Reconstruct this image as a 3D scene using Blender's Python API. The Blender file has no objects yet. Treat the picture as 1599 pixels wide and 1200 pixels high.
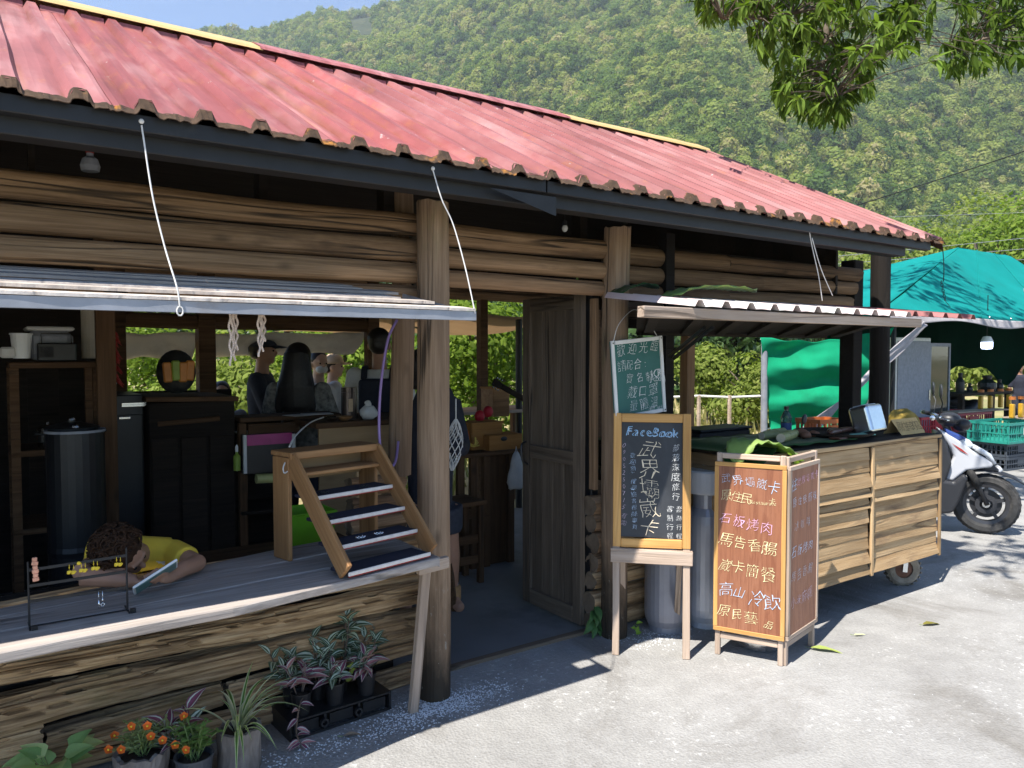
import bpy, bmesh, math, random
from mathutils import Vector, Matrix, Euler, noise
random.seed(7)
RND = random.Random(11)
SC = bpy.context.scene
COL = SC.collection
V = Vector

# ------------------------------------------------------------------ camera
FPX, HCAM = 1201.0, 1.6
_a = math.atan(1710.0 / math.hypot(FPX, 50)); _p = math.atan(50 / FPX)
CR = V((math.sin(_a), -math.cos(_a), 0))
CF = V((math.cos(_a) * math.cos(_p), math.sin(_a) * math.cos(_p), -math.sin(_p)))
CU = CR.cross(CF)
CAM = V((0, 0, HCAM))
cam = bpy.data.cameras.new('camera'); cam.sensor_width = 36; cam.lens = FPX / 1599 * 36
cam.clip_start = 0.05; cam.clip_end = 6000
cam_ob = bpy.data.objects.new('camera', cam); COL.objects.link(cam_ob)
cam_ob.matrix_world = Matrix(((CR.x, CU.x, -CF.x, 0), (CR.y, CU.y, -CF.y, 0), (CR.z, CU.z, -CF.z, HCAM), (0, 0, 0, 1)))
SC.camera = cam_ob

# ------------------------------------------------------------------ sky, sun, exposure
SUN_TO = V((0.575, 0.185, -1.0)).normalized()          # the way the sunlight travels
SUN_EL = math.asin(-SUN_TO.z)
world = bpy.data.worlds.new('World'); SC.world = world; world.use_nodes = True
wn = world.node_tree; bg = wn.nodes['Background']
sky = wn.nodes.new('ShaderNodeTexSky'); sky.sky_type = 'NISHITA'; sky.sun_disc = False
sky.sun_elevation = SUN_EL
sky.sun_rotation = math.atan2(-SUN_TO.x, -SUN_TO.y)    # compass angle of the sun, clockwise from +Y
sky.air_density = 1.0; sky.dust_density = 0.0; sky.ozone_density = 4.0; sky.altitude = 2000
wn.links.new(sky.outputs[0], bg.inputs[0]); bg.inputs[1].default_value = 0.12
sun = bpy.data.lights.new('sun', 'SUN'); sun.energy = 5.0; sun.angle = math.radians(0.55); sun.color = (1, 0.955, 0.88)
sun_ob = bpy.data.objects.new('sun', sun); COL.objects.link(sun_ob)
sun_ob.rotation_euler = SUN_TO.to_track_quat('-Z', 'Y').to_euler(); sun_ob.location = (-8, -3, 14)
SC.view_settings.view_transform = 'Standard'; SC.view_settings.look = 'None'
SC.view_settings.gamma = 1.0; SC.view_settings.use_curve_mapping = False; SC.view_settings.exposure = 1.1
SC.render.engine = 'CYCLES'
SC.cycles.max_bounces = 8; SC.cycles.transparent_max_bounces = 12; SC.cycles.volume_bounces = 0
try: SC.cycles.use_denoising = True
except Exception: pass

# ------------------------------------------------------------------ measuring helper: photo pixel -> point on a plane of the place
def ray(x, y): return CF + CR * ((x - 799.5) / FPX) + CU * ((600 - y) / FPX)
def onY(x, y, Y): r = ray(x, y); return CAM + r * (Y / r.y)
def onX(x, y, X): r = ray(x, y); return CAM + r * (X / r.x)
def onZ(x, y, Z=0.0): r = ray(x, y); return CAM + r * ((Z - HCAM) / r.z)
def onD(x, y, d): return CAM + ray(x, y) * d
def proj(p):
    v = V(p) - CAM; d = v.dot(CF)
    return (799.5 + FPX * v.dot(CR) / d, 600 - FPX * v.dot(CU) / d, d) if d > 0.05 else (-9999, -9999, d)

# ------------------------------------------------------------------ mesh builder
WM = {}
class MB:
    def __init__(s): s.v = []; s.f = []; s.m = []
    def add(s, vs, fs, m=0):
        k = len(s.v); s.v += [V(p) for p in vs]
        for f in fs: s.f.append([i + k for i in f]); s.m.append(m)
        return s
    def box(s, c, d, rot=None, m=0):
        x, y, z = d[0] / 2, d[1] / 2, d[2] / 2
        P = [V(p) for p in ((-x,-y,-z),(x,-y,-z),(x,y,-z),(-x,y,-z),(-x,-y,z),(x,-y,z),(x,y,z),(-x,y,z))]
        R = rot if rot is not None else Matrix.Identity(3)
        if isinstance(R, (tuple, list)): R = Euler(R).to_matrix()
        return s.add([V(c) + R @ p for p in P], [(0,3,2,1),(4,5,6,7),(0,1,5,4),(1,2,6,5),(2,3,7,6),(3,0,4,7)], m)
    def bx(s, x0, x1, y0, y1, z0, z1, m=0): return s.box(((x0+x1)/2,(y0+y1)/2,(z0+z1)/2), (abs(x1-x0),abs(y1-y0),abs(z1-z0)), None, m)
    def bar(s, p0, p1, w, h, up=(0,0,1), m=0):
        p0, p1 = V(p0), V(p1); x = (p1 - p0).normalized(); y = V(up).cross(x)
        if y.length < 1e-4: y = V((0,1,0)).cross(x)
        y.normalize(); z = x.cross(y)
        R = Matrix((x, y, z)).transposed()
        return s.box((p0 + p1) / 2, ((p1 - p0).length, w, h), R, m)
    def tube(s, pts, r, n=8, m=0, caps=True, flat=None):
        pts = [V(p) for p in pts]; N = len(pts)
        rs = list(r) if isinstance(r, (list, tuple)) else [r] * N
        t = (pts[1] - pts[0]).normalized(); u = t.orthogonal().normalized(); vs = []
        if flat is not None:
            u = V(flat) - V(flat).dot(t) * t; u.normalize()
        for i in range(N):
            a = pts[max(i-1, 0)]; b = pts[min(i+1, N-1)]; t2 = (b - a).normalized()
            u = (u - u.dot(t2) * t2).normalized(); w = t2.cross(u)
            ri = rs[i]; ra, rb = ri if isinstance(ri, (tuple, list)) else (ri, ri)
            for k in range(n):
                q = 2 * math.pi * k / n; vs.append(pts[i] + u * math.cos(q) * ra + w * math.sin(q) * rb)
        fs = [(i*n+k, i*n+(k+1) % n, (i+1)*n+(k+1) % n, (i+1)*n+k) for i in range(N-1) for k in range(n)]
        if caps: fs += [tuple(range(n-1, -1, -1)), tuple(range((N-1)*n, N*n))]
        return s.add(vs, fs, m)
    def lathe(s, prof, n=16, M=None, m=0, caps=True):
        M = M or Matrix.Identity(4); vs = []
        if not isinstance(M, Matrix): M = Matrix.Translation(V(M))
        for r, z in prof:
            for k in range(n):
                q = 2 * math.pi * k / n; vs.append(M @ V((r * math.cos(q), r * math.sin(q), z)))
        N = len(prof)
        fs = [(i*n+k, i*n+(k+1) % n, (i+1)*n+(k+1) % n, (i+1)*n+k) for i in range(N-1) for k in range(n)]
        if caps: fs += [tuple(range(n-1, -1, -1)), tuple(range((N-1)*n, N*n))]
        return s.add(vs, fs, m)
    def ell(s, c, r, nu=12, nv=8, M=None, m=0):
        r = (r, r, r) if not isinstance(r, (tuple, list)) else r; M = M or Matrix.Identity(3); c = V(c)
        vs = [c + M @ V((0, 0, -r[2]))]
        for j in range(1, nv):
            a = -math.pi/2 + math.pi * j / nv
            for k in range(nu):
                q = 2 * math.pi * k / nu; vs.append(c + M @ V((r[0]*math.cos(a)*math.cos(q), r[1]*math.cos(a)*math.sin(q), r[2]*math.sin(a))))
        vs.append(c + M @ V((0, 0, r[2]))); L = len(vs) - 1
        fs = [(0, 1+(k+1) % nu, 1+k) for k in range(nu)]
        for j in range(nv-2):
            for k in range(nu):
                a = 1 + j*nu; fs.append((a+k, a+(k+1) % nu, a+nu+(k+1) % nu, a+nu+k))
        a = 1 + (nv-2)*nu; fs += [(a+k, a+(k+1) % nu, L) for k in range(nu)]
        return s.add(vs, fs, m)
    def prism(s, poly, h, M=None, m=0):                    # poly in local xy, thickness h along local z (centred)
        M = M or Matrix.Identity(4); n = len(poly)
        vs = [M @ V((x, y, -h/2)) for x, y in poly] + [M @ V((x, y, h/2)) for x, y in poly]
        fs = [tuple(range(n-1, -1, -1)), tuple(range(n, 2*n))] + [(k, (k+1) % n, n+(k+1) % n, n+k) for k in range(n)]
        return s.add(vs, fs, m)
    def grid(s, nu, nv, fn, m=0):
        vs = [fn(i / nu, j / nv) for j in range(nv+1) for i in range(nu+1)]
        fs = [(j*(nu+1)+i, j*(nu+1)+i+1, (j+1)*(nu+1)+i+1, (j+1)*(nu+1)+i) for j in range(nv) for i in range(nu)]
        return s.add(vs, fs, m)
    def mesh(s, name, mats, off=None, smooth=False):
        me = bpy.data.meshes.new(name); off = off or V((0,0,0))
        me.from_pydata([tuple(p - off) for p in s.v], [], s.f)
        for mt in (mats if isinstance(mats, (list, tuple)) else [mats]): me.materials.append(mt)
        if any(s.m): me.polygons.foreach_set('material_index', s.m)
        if smooth is True: me.polygons.foreach_set('use_smooth', [True] * len(s.f))
        elif smooth: me.shade_smooth_by_angle(math.radians(smooth)) if hasattr(me, 'shade_smooth_by_angle') else None
        me.update(); return me
    def build(s, name, mats, parent=None, M=None, smooth=False, bevel=0, seg=1, solid=0, label=None, cat=None, group=None, kind=None):
        if M is None:
            lo = [min(p[i] for p in s.v) for i in range(3)]; hi = [max(p[i] for p in s.v) for i in range(3)]
            off = V(((lo[0]+hi[0])/2, (lo[1]+hi[1])/2, lo[2])); me = s.mesh(name, mats, off, smooth); M = Matrix.Translation(off)
        else: me = s.mesh(name, mats, None, smooth)
        o = place(name, me, M, parent)
        if solid:
            md = o.modifiers.new('solid', 'SOLIDIFY'); md.thickness = solid; md.offset = 0
        if bevel:
            md = o.modifiers.new('bevel', 'BEVEL'); md.width = bevel; md.segments = seg; md.limit_method = 'ANGLE'; md.angle_limit = math.radians(40)
        return tag(o, label, cat, group, kind)
def place(name, data, M, parent=None):
    o = bpy.data.objects.new(name, data); COL.objects.link(o)
    if parent is not None:
        o.parent = parent; o.matrix_parent_inverse = WM[parent.name].inverted()
    o.matrix_basis = M; WM[o.name] = M.copy()
    return o
def tag(o, label=None, cat=None, group=None, kind=None):
    if label: o['label'] = label
    if cat: o['category'] = cat
    if group: o['group'] = group
    if kind: o['kind'] = kind
    return o
def thing(name, label, cat, loc=(0,0,0), rz=0.0, group=None, M=None):
    M = M if M is not None else Matrix.Translation(V(loc)) @ Matrix.Rotation(rz, 4, 'Z')
    o = place(name, None, M); o.empty_display_size = 0.1
    return tag(o, label, cat, group)
def kids(o): return [c for c in bpy.data.objects if c.parent == o]
def dup(o, M, label=None, group=None):
    r = o.copy(); COL.objects.link(r); r.matrix_basis = M; WM[r.name] = M.copy()
    if label: r['label'] = label
    if group: r['group'] = group
    for ch in KIDS(o):
        c = ch.copy(); COL.objects.link(c); c.parent = r
        for g in KIDS(ch):
            d = g.copy(); COL.objects.link(d); d.parent = c
    return r
def KIDS(o): return [c for c in COL.objects if c.parent is o]
def frame(p0, x, z):                                       # matrix at p0, local x along x, local z near z
    x = V(x).normalized(); y = V(z).cross(x).normalized(); z = x.cross(y)
    M = Matrix((x, y, z)).transposed().to_4x4(); M.translation = V(p0); return M
def N3(p, s=1.0, seed=0.0): return noise.noise(V((p[0]*s + seed, p[1]*s + seed*1.7, p[2]*s - seed*0.6)))

def log(name, p0, p1, r, mat, parent, seed=0, n=20, seg=28, rough=0.05, taper=0.0, bend=0.012, rag=0.0, endmat=None, rot=0.0):
    """a round log along its own local x axis, uneven along its length"""
    p0, p1 = V(p0), V(p1); L = (p1 - p0).length
    up = V((0,0,1)) if abs((p1-p0).normalized().z) < 0.9 else V((0,-1,0))
    M = frame(p0, p1 - p0, up); b = MB(); vs = []
    for i in range(seg + 1):
        x = L * i / seg; rr = r * (1 - taper * i / seg)
        oy = bend * N3((x*0.9, 3.1, 0), 1, seed); oz = bend * N3((x*0.9, 9.1, 4), 1, seed)
        for k in range(n):
            q = 2*math.pi*k/n + rot; c, s_ = math.cos(q), math.sin(q)
            f = 1 + rough * N3((x*1.3, c*1.2, s_*1.2), 1, seed) + rough*0.5 * N3((x*4, c*3.5, s_*3.5), 1, seed+9)
            if rag:
                g = N3((x*1.1, c*5.5, s_*5.5), 1, seed+30); h_ = N3((x*7, c*9, s_*9), 1, seed+50)
                f += rag * (min(0, g) * 1.3 + h_ * 0.25)
                if abs(g) < 0.035: f -= rag * 0.75
            ex = 0
            if i in (0, seg): ex = 0.02 * N3((c*2, s_*2, i), 1, seed)
            vs.append((x + ex, oy + rr*f*c, oz + rr*f*s_))
    fs = [(i*n+k, (i+1)*n+k, (i+1)*n+(k+1) % n, i*n+(k+1) % n) for i in range(seg) for k in range(n)]
    b.add(vs, fs, 0); b.add([vs[k] for k in range(n)], [tuple(range(n))], 1 if endmat else 0)
    b.add([vs[seg*n+k] for k in range(n)], [tuple(range(n-1, -1, -1))], 1 if endmat else 0)
    o = b.build(name, [mat, endmat] if endmat else mat, parent, M=M, smooth=50)
    return o
def plank(name, p0, p1, w, t, mat, parent, up=(0,0,1), seed=0, wob=0.004, seg=8, bevel=0.003, **kw):
    """a sawn board along its own local x axis, edges slightly uneven"""
    p0, p1 = V(p0), V(p1); L = (p1-p0).length; M = frame(p0, p1-p0, up); b = MB(); vs = []
    for i in range(seg+1):
        x = L*i/seg
        for (sy, sz) in ((-1,-1),(1,-1),(1,1),(-1,1)):
            vs.append((x, sy*w/2 + wob*N3((x*3, sy*5, 1), 1, seed), sz*t/2 + wob*0.5*N3((x*2, sy*3, sz), 1, seed+4)))
    fs = [(i*4+k, i*4+(k+1) % 4, (i+1)*4+(k+1) % 4, (i+1)*4+k) for i in range(seg) for k in range(4)] + [(3,2,1,0), tuple(seg*4+k for k in range(4))]
    b.add(vs, fs); return b.build(name, mat, parent, M=M, bevel=bevel, **kw)

# ------------------------------------------------------------------ materials
def _nt(name):
    m = bpy.data.materials.new(name); m.use_nodes = True; nt = m.node_tree; return m, nt, nt.nodes['Principled BSDF']
def _ramp(nt, cols, interp='LINEAR'):
    r = nt.nodes.new('ShaderNodeValToRGB'); e = r.color_ramp; e.interpolation = interp
    while len(e.elements) < len(cols): e.elements.new(0.5)
    for el, (p, c) in zip(e.elements, cols): el.position = p; el.color = (c[0], c[1], c[2], 1)
    return r
def _ramp_of(nt, v, cols):
    r = _ramp(nt, cols); nt.links.new(v, r.inputs[0]); return r.outputs[0]
def _noise(nt, co, scale, detail=4, rough=0.55, stretch=(1,1,1), dist=0.0):
    mp = nt.nodes.new('ShaderNodeMapping'); mp.inputs['Scale'].default_value = stretch; nt.links.new(co, mp.inputs['Vector'])
    n = nt.nodes.new('ShaderNodeTexNoise'); n.inputs['Scale'].default_value = scale; n.inputs['Detail'].default_value = detail
    n.inputs['Roughness'].default_value = rough; n.inputs['Distortion'].default_value = dist; nt.links.new(mp.outputs[0], n.inputs['Vector']); return n.outputs['Fac']
def _mix(nt, mode, fac, a, b):
    m = nt.nodes.new('ShaderNodeMix'); m.data_type = 'RGBA'; m.blend_type = mode; m.clamp_result = False
    for sock, v in ((m.inputs[0], fac), (m.inputs[6], a), (m.inputs[7], b)):
        if isinstance(v, (int, float)): sock.default_value = v
        elif isinstance(v, (tuple, list)): sock.default_value = (v[0], v[1], v[2], 1)
        else: nt.links.new(v, sock)
    return m.outputs[2]
def _map(nt, v, a, b, c=0.0, d=1.0):
    r = nt.nodes.new('ShaderNodeMapRange'); nt.links.new(v, r.inputs[0])
    for i, q in zip((1,2,3,4), (a,b,c,d)): r.inputs[i].default_value = q
    return r.outputs[0]
def _math(nt, op, a, b=0.0):
    r = nt.nodes.new('ShaderNodeMath'); r.operation = op
    for s_, v in zip(r.inputs, (a, b)):
        if isinstance(v, (int, float)): s_.default_value = v
        else: nt.links.new(v, s_)
    return r.outputs[0]
def _co(nt, which='Object', rand=True):
    tc = nt.nodes.new('ShaderNodeTexCoord'); o = tc.outputs[which]
    if rand:
        oi = nt.nodes.new('ShaderNodeObjectInfo'); a = nt.nodes.new('ShaderNodeVectorMath'); a.operation = 'ADD'
        sc_ = nt.nodes.new('ShaderNodeMath'); sc_.operation = 'MULTIPLY'; sc_.inputs[1].default_value = 37.0
        nt.links.new(oi.outputs['Random'], sc_.inputs[0]); nt.links.new(o, a.inputs[0]); nt.links.new(sc_.outputs[0], a.inputs[1]); return a.outputs[0]
    return o
def _tone(nt, col, amt):
    if not amt: return col
    oi = nt.nodes.new('ShaderNodeObjectInfo'); v = _map(nt, oi.outputs['Random'], 0, 1, 1-amt, 1+amt)
    c = nt.nodes.new('ShaderNodeCombineColor')
    for i in range(3): nt.links.new(v, c.inputs[i])
    return _mix(nt, 'MULTIPLY', 1.0, col, c.outputs[0])
def _bump(nt, bsdf, h, strength, dist=0.01):
    b = nt.nodes.new('ShaderNodeBump'); b.inputs['Strength'].default_value = strength; b.inputs['Distance'].default_value = dist
    nt.links.new(h, b.inputs['Height']); nt.links.new(b.outputs[0], bsdf.inputs['Normal'])
def plain(name, col, rough=0.6, metal=0.0, var=0.12, scale=18, bump=0.1, tone=0.0, spec=0.4, dirt=None, dirt_at=(0.55, 0.75), emit=None, trans=0.0, alpha=1.0):
    """one colour with a little uneven wear"""
    m, nt, b = _nt(name); co = _co(nt)
    n = _noise(nt, co, scale, 5, 0.6)
    lo = tuple(c*(1-var) for c in col); hi = tuple(min(1, c*(1+var)) for c in col)
    c = _ramp(nt, [(0.3, lo), (0.7, hi)]); nt.links.new(n, c.inputs[0]); out = c.outputs[0]
    if dirt:
        d = _noise(nt, co, scale*0.25, 6, 0.65); out = _mix(nt, 'MIX', _map(nt, d, dirt_at[0], dirt_at[1]), out, dirt)
    out = _tone(nt, out, tone); nt.links.new(out, b.inputs['Base Color'])
    b.inputs['Roughness'].default_value = rough; b.inputs['Metallic'].default_value = metal; b.inputs['Specular IOR Level'].default_value = spec
    if trans: b.inputs['Transmission Weight'].default_value = trans
    if bump: _bump(nt, b, n, bump, 0.004)
    if emit: b.inputs['Emission Color'].default_value = (*emit[:3], 1); b.inputs['Emission Strength'].default_value = emit[3]
    return m
def wood(name, cols, grain=(0.9, 16, 16), scale=2.2, crack=0.5, moss=None, moss_at=(0.5, 0.7), tone=0.22, rough=0.85, bump=0.6, crackcol=(0.02, 0.016, 0.012), knots=0.5, stain=None, stain_at=(0.55,0.72), foot=0):
    m, nt, b = _nt(name); co = _co(nt)
    g0 = _noise(nt, co, scale, 7, 0.62, grain, 0.25); g1 = _noise(nt, co, scale*3.4, 4, 0.6, (grain[0]*0.5, grain[1], grain[2])); g = _math(nt, 'ADD', _math(nt, 'MULTIPLY', g0, 0.62), _math(nt, 'MULTIPLY', g1, 0.38))
    c = _ramp(nt, cols); nt.links.new(g, c.inputs[0]); out = c.outputs[0]
    big = _noise(nt, co, 2.0, 3, 0.5, (0.5, 1.4, 1.4))
    v = _map(nt, big, 0.3, 0.7, 0.80, 1.18); cc = nt.nodes.new('ShaderNodeCombineColor')
    for i in range(3): nt.links.new(v, cc.inputs[i])
    out = _mix(nt, 'MULTIPLY', 1.0, out, cc.outputs[0])
    if stain:
        st = _noise(nt, co, 2.6, 5, 0.6, (0.6, 2.2, 2.2)); out = _mix(nt, 'MIX', _map(nt, st, stain_at[0], stain_at[1], 0, 0.85), out, stain)
    if moss:
        mo = _noise(nt, co, 1.7, 6, 0.65, (0.7, 1.6, 1.6)); out = _mix(nt, 'MIX', _map(nt, mo, moss_at[0], moss_at[1], 0, 0.8), out, moss)
    h = g
    if knots:
        mp = nt.nodes.new('ShaderNodeMapping'); mp.inputs['Scale'].default_value = (1.0, 2.2, 2.2); nt.links.new(co, mp.inputs[0])
        vo = nt.nodes.new('ShaderNodeTexVoronoi'); vo.inputs['Scale'].default_value = 2.6; nt.links.new(mp.outputs[0], vo.inputs['Vector'])
        k = _map(nt, vo.outputs['Distance'], 0.03, 0.13, knots, 0); out = _mix(nt, 'MIX', k, out, crackcol)
    if crack:
        cr = _noise(nt, co, 1.0, 3, 0.5, (grain[0]*0.3, grain[1]*0.42, grain[2]*0.42), 0.1)
        ab = _math(nt, 'ABSOLUTE', _math(nt, 'SUBTRACT', cr, 0.5)); k = _map(nt, ab, 0.003, 0.013, 1, 0)
        gate = _map(nt, _noise(nt, co, 1.4, 2, 0.5, (0.6, 2, 2)), 0.42, 0.55)
        k = _math(nt, 'MULTIPLY', _math(nt, 'MULTIPLY', k, gate), crack); out = _mix(nt, 'MIX', k, out, crackcol)
        h = _math(nt, 'SUBTRACT', g, k)
    if foot:                                             # damp black rot and pale lichen at the foot of a post (local x runs up the post)
        tc = nt.nodes.new('ShaderNodeTexCoord'); sx = nt.nodes.new('ShaderNodeSeparateXYZ'); nt.links.new(tc.outputs['Object'], sx.inputs[0])
        e = _math(nt, 'ADD', sx.outputs[0], _math(nt, 'MULTIPLY', _noise(nt, co, 5, 5, 0.65, (0.5, 1.6, 1.6)), 0.9)); out = _mix(nt, 'MIX', _map(nt, e, 0.62, 1.0, 0.9, 0.0), out, (0.022, 0.019, 0.014))
        li = _map(nt, _noise(nt, co, 26, 4, 0.7, (0.6, 1, 1)), 0.63, 0.68); out = _mix(nt, 'MIX', _math(nt, 'MULTIPLY', li, _map(nt, e, 0.7, 1.05, 0.8, 0.0)), out, (0.34, 0.33, 0.29))
    out = _tone(nt, out, tone); nt.links.new(out, b.inputs['Base Color'])
    b.inputs['Roughness'].default_value = rough; b.inputs['Specular IOR Level'].default_value = 0.2
    _bump(nt, b, h, bump, 0.012); return m
def leafmat(name, cols, trans=0.35, tone=0.0, rough=0.45, scale=6, gloss=0.12, byobj=False):
    """leaf: diffuse, light through the blade, a little gloss; the colour varies from object to object"""
    m, nt, b = _nt(name); nt.nodes.remove(b); outn = nt.nodes['Material Output']
    g = nt.nodes.new('ShaderNodeNewGeometry'); r = _ramp(nt, cols)
    src = _math(nt, 'ADD', _math(nt, 'MULTIPLY', g.outputs['Random Per Island'], 0.55), _math(nt, 'MULTIPLY', _noise(nt, _co(nt), scale, 3), 0.45))
    if byobj:
        oi = nt.nodes.new('ShaderNodeObjectInfo'); src = _math(nt, 'ADD', _math(nt, 'MULTIPLY', oi.outputs['Random'], 0.78), _math(nt, 'MULTIPLY', g.outputs['Random Per Island'], 0.22))
    nt.links.new(src, r.inputs[0]); col = _tone(nt, r.outputs[0], tone)
    d = nt.nodes.new('ShaderNodeBsdfDiffuse'); t = nt.nodes.new('ShaderNodeBsdfTranslucent'); gl = nt.nodes.new('ShaderNodeBsdfGlossy'); gl.inputs['Roughness'].default_value = rough
    nt.links.new(col, d.inputs[0]); nt.links.new(_mix(nt, 'MULTIPLY', 1.0, col, (1.35, 1.5, 0.55)), t.inputs[0])
    m1 = nt.nodes.new('ShaderNodeMixShader'); m1.inputs[0].default_value = trans; nt.links.new(d.outputs[0], m1.inputs[1]); nt.links.new(t.outputs[0], m1.inputs[2])
    m2 = nt.nodes.new('ShaderNodeMixShader'); m2.inputs[0].default_value = gloss; fr = nt.nodes.new('ShaderNodeFresnel'); fr.inputs[0].default_value = 1.4
    nt.links.new(_math(nt, 'MULTIPLY', fr.outputs[0], gloss*6), m2.inputs[0])
    nt.links.new(m1.outputs[0], m2.inputs[1]); nt.links.new(gl.outputs[0], m2.inputs[2]); nt.links.new(m2.outputs[0], outn.inputs[0]); return m
def cloth(name, col, trans=0.3, var=0.2, scale=3, stretch=(1,1,1), dirt=None):
    m, nt, b = _nt(name); nt.nodes.remove(b); outn = nt.nodes['Material Output']; co = _co(nt)
    n = _noise(nt, co, scale, 5, 0.6, stretch); r = _ramp(nt, [(0.3, tuple(c*(1-var) for c in col)), (0.7, tuple(min(1, c*(1+var)) for c in col))]); nt.links.new(n, r.inputs[0]); c = r.outputs[0]
    if dirt: c = _mix(nt, 'MIX', _map(nt, _noise(nt, co, scale*0.7, 6, 0.7), 0.52, 0.75, 0, 0.6), c, dirt)
    d = nt.nodes.new('ShaderNodeBsdfDiffuse'); t = nt.nodes.new('ShaderNodeBsdfTranslucent'); nt.links.new(c, d.inputs[0]); nt.links.new(c, t.inputs[0])
    mx = nt.nodes.new('ShaderNodeMixShader'); mx.inputs[0].default_value = trans; nt.links.new(d.outputs[0], mx.inputs[1]); nt.links.new(t.outputs[0], mx.inputs[2]); nt.links.new(mx.outputs[0], outn.inputs[0]); return m

M = {}
M['log'] = wood('weathered_log', [(0.28,(0.075,0.043,0.023)),(0.44,(0.225,0.135,0.072)),(0.58,(0.34,0.21,0.118)),(0.75,(0.47,0.31,0.185))], grain=(0.7,17,17), crack=0.9, stain=(0.09,0.055,0.034))
M['log_warm'] = wood('warm_log', [(0.25,(0.12,0.07,0.04)),(0.5,(0.28,0.165,0.09)),(0.75,(0.42,0.26,0.15))], crack=0.9)
M['post'] = wood('post_log', [(0.2,(0.11,0.07,0.043)),(0.45,(0.225,0.145,0.09)),(0.65,(0.32,0.215,0.14)),(0.85,(0.40,0.29,0.20))], crack=0.8, tone=0.1)
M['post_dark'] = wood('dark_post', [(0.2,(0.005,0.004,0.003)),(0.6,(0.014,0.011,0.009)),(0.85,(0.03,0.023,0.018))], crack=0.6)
M['rot'] = wood('rotten_log', [(0.28,(0.05,0.032,0.018)),(0.40,(0.22,0.138,0.07)),(0.52,(0.42,0.28,0.15)),(0.70,(0.64,0.47,0.28))], grain=(1.3,15,15), scale=2.4, crack=0.8, moss=(0.15,0.135,0.055), moss_at=(0.58,0.74), knots=0.2, bump=0.8, tone=0.2, stain=(0.13,0.085,0.05), stain_at=(0.52,0.66))
M['end'] = wood('log_end', [(0.2,(0.07,0.05,0.035)),(0.6,(0.17,0.125,0.085)),(0.85,(0.27,0.2,0.14))], grain=(3,3,3), crack=0.9, knots=0)
M['sill'] = wood('grey_board', [(0.2,(0.15,0.125,0.11)),(0.45,(0.29,0.25,0.22)),(0.65,(0.42,0.37,0.33)),(0.85,(0.54,0.48,0.43))], grain=(0.8,11,11), crack=0.75, tone=0.12, knots=0.2)
M['awnboard'] = wood('bleached_board', [(0.25,(0.34,0.28,0.24)),(0.5,(0.5,0.44,0.39)),(0.75,(0.62,0.57,0.52))], grain=(9,1.5,3), crack=0.3, tone=0.15, knots=0)
M['orange'] = wood('varnished_wood', [(0.25,(0.36,0.17,0.055)),(0.5,(0.52,0.28,0.09)),(0.75,(0.64,0.38,0.15))], grain=(0.8,14,14), crack=0.2, tone=0.1, rough=0.55, bump=0.2, knots=0.6, crackcol=(0.16,0.06,0.02))
M['rack'] = wood('rack_wood', [(0.25,(0.15,0.07,0.028)),(0.5,(0.29,0.15,0.062)),(0.75,(0.42,0.24,0.11))], grain=(0.8,13,13), crack=0.3, tone=0.12, rough=0.6, bump=0.3, knots=0.5, crackcol=(0.1,0.05,0.02))
M['greywood'] = wood('grey_batten', [(0.25,(0.26,0.19,0.14)),(0.5,(0.42,0.32,0.245)),(0.75,(0.55,0.44,0.36))], grain=(0.8,13,13), crack=0.45, tone=0.12, knots=0.25)
M['cart'] = wood('pallet_board', [(0.2,(0.17,0.10,0.05)),(0.42,(0.31,0.20,0.10)),(0.62,(0.42,0.29,0.16)),(0.85,(0.53,0.40,0.25))], grain=(0.9,12,12), crack=0.7, tone=0.2, knots=0.4, stain=(0.16,0.10,0.06), stain_at=(0.6,0.72), crackcol=(0.06,0.035,0.02))
M['door'] = wood('door_board', [(0.2,(0.05,0.037,0.027)),(0.5,(0.13,0.098,0.07)),(0.8,(0.21,0.165,0.12))], grain=(0.8,12,12), crack=0.8, tone=0.14, knots=0.2, moss=(0.085,0.085,0.045), moss_at=(0.6,0.78))
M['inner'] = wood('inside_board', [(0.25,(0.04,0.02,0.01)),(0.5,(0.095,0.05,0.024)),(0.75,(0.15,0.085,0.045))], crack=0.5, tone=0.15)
M['ply'] = wood('plywood', [(0.3,(0.28,0.175,0.085)),(0.7,(0.38,0.25,0.13))], grain=(0.8,8,8), crack=0.1, tone=0.08, knots=0.15, bump=0.1, rough=0.6)
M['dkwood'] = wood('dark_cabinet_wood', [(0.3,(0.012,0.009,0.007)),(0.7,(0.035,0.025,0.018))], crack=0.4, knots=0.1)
M['steel'] = plain('dark_steel', (0.011,0.011,0.012), 0.5, 0.0, 0.3, 12, 0.05, dirt=(0.06,0.055,0.05), dirt_at=(0.62,0.8))
M['galv'] = plain('grey_painted_angle', (0.27,0.28,0.31), 0.5, 0.2, 0.18, 10, 0.08, dirt=(0.2,0.17,0.15), dirt_at=(0.6,0.75))
M['black'] = plain('black_plastic', (0.012,0.012,0.013), 0.4, 0, 0.2, 30, 0.05)
M['blackm'] = plain('black_rubber', (0.02,0.02,0.02), 0.85, 0, 0.3, 30, 0.15, dirt=(0.09,0.08,0.07), dirt_at=(0.5,0.8))
M['chrome'] = plain('stainless', (0.62,0.62,0.62), 0.24, 1.0, 0.05, 8, 0.03)
M['white'] = plain('white_enamel', (0.72,0.72,0.71), 0.4, 0, 0.05, 12, 0.03, dirt=(0.5,0.48,0.44), dirt_at=(0.6,0.85))
M['cream'] = cloth('cream_cloth', (0.76,0.69,0.58), 0.45, 0.12, 2.5, dirt=(0.40,0.33,0.25))
M['tan'] = cloth('tan_canopy_cloth', (0.55,0.43,0.31), 0.5, 0.08, 2)
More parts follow.
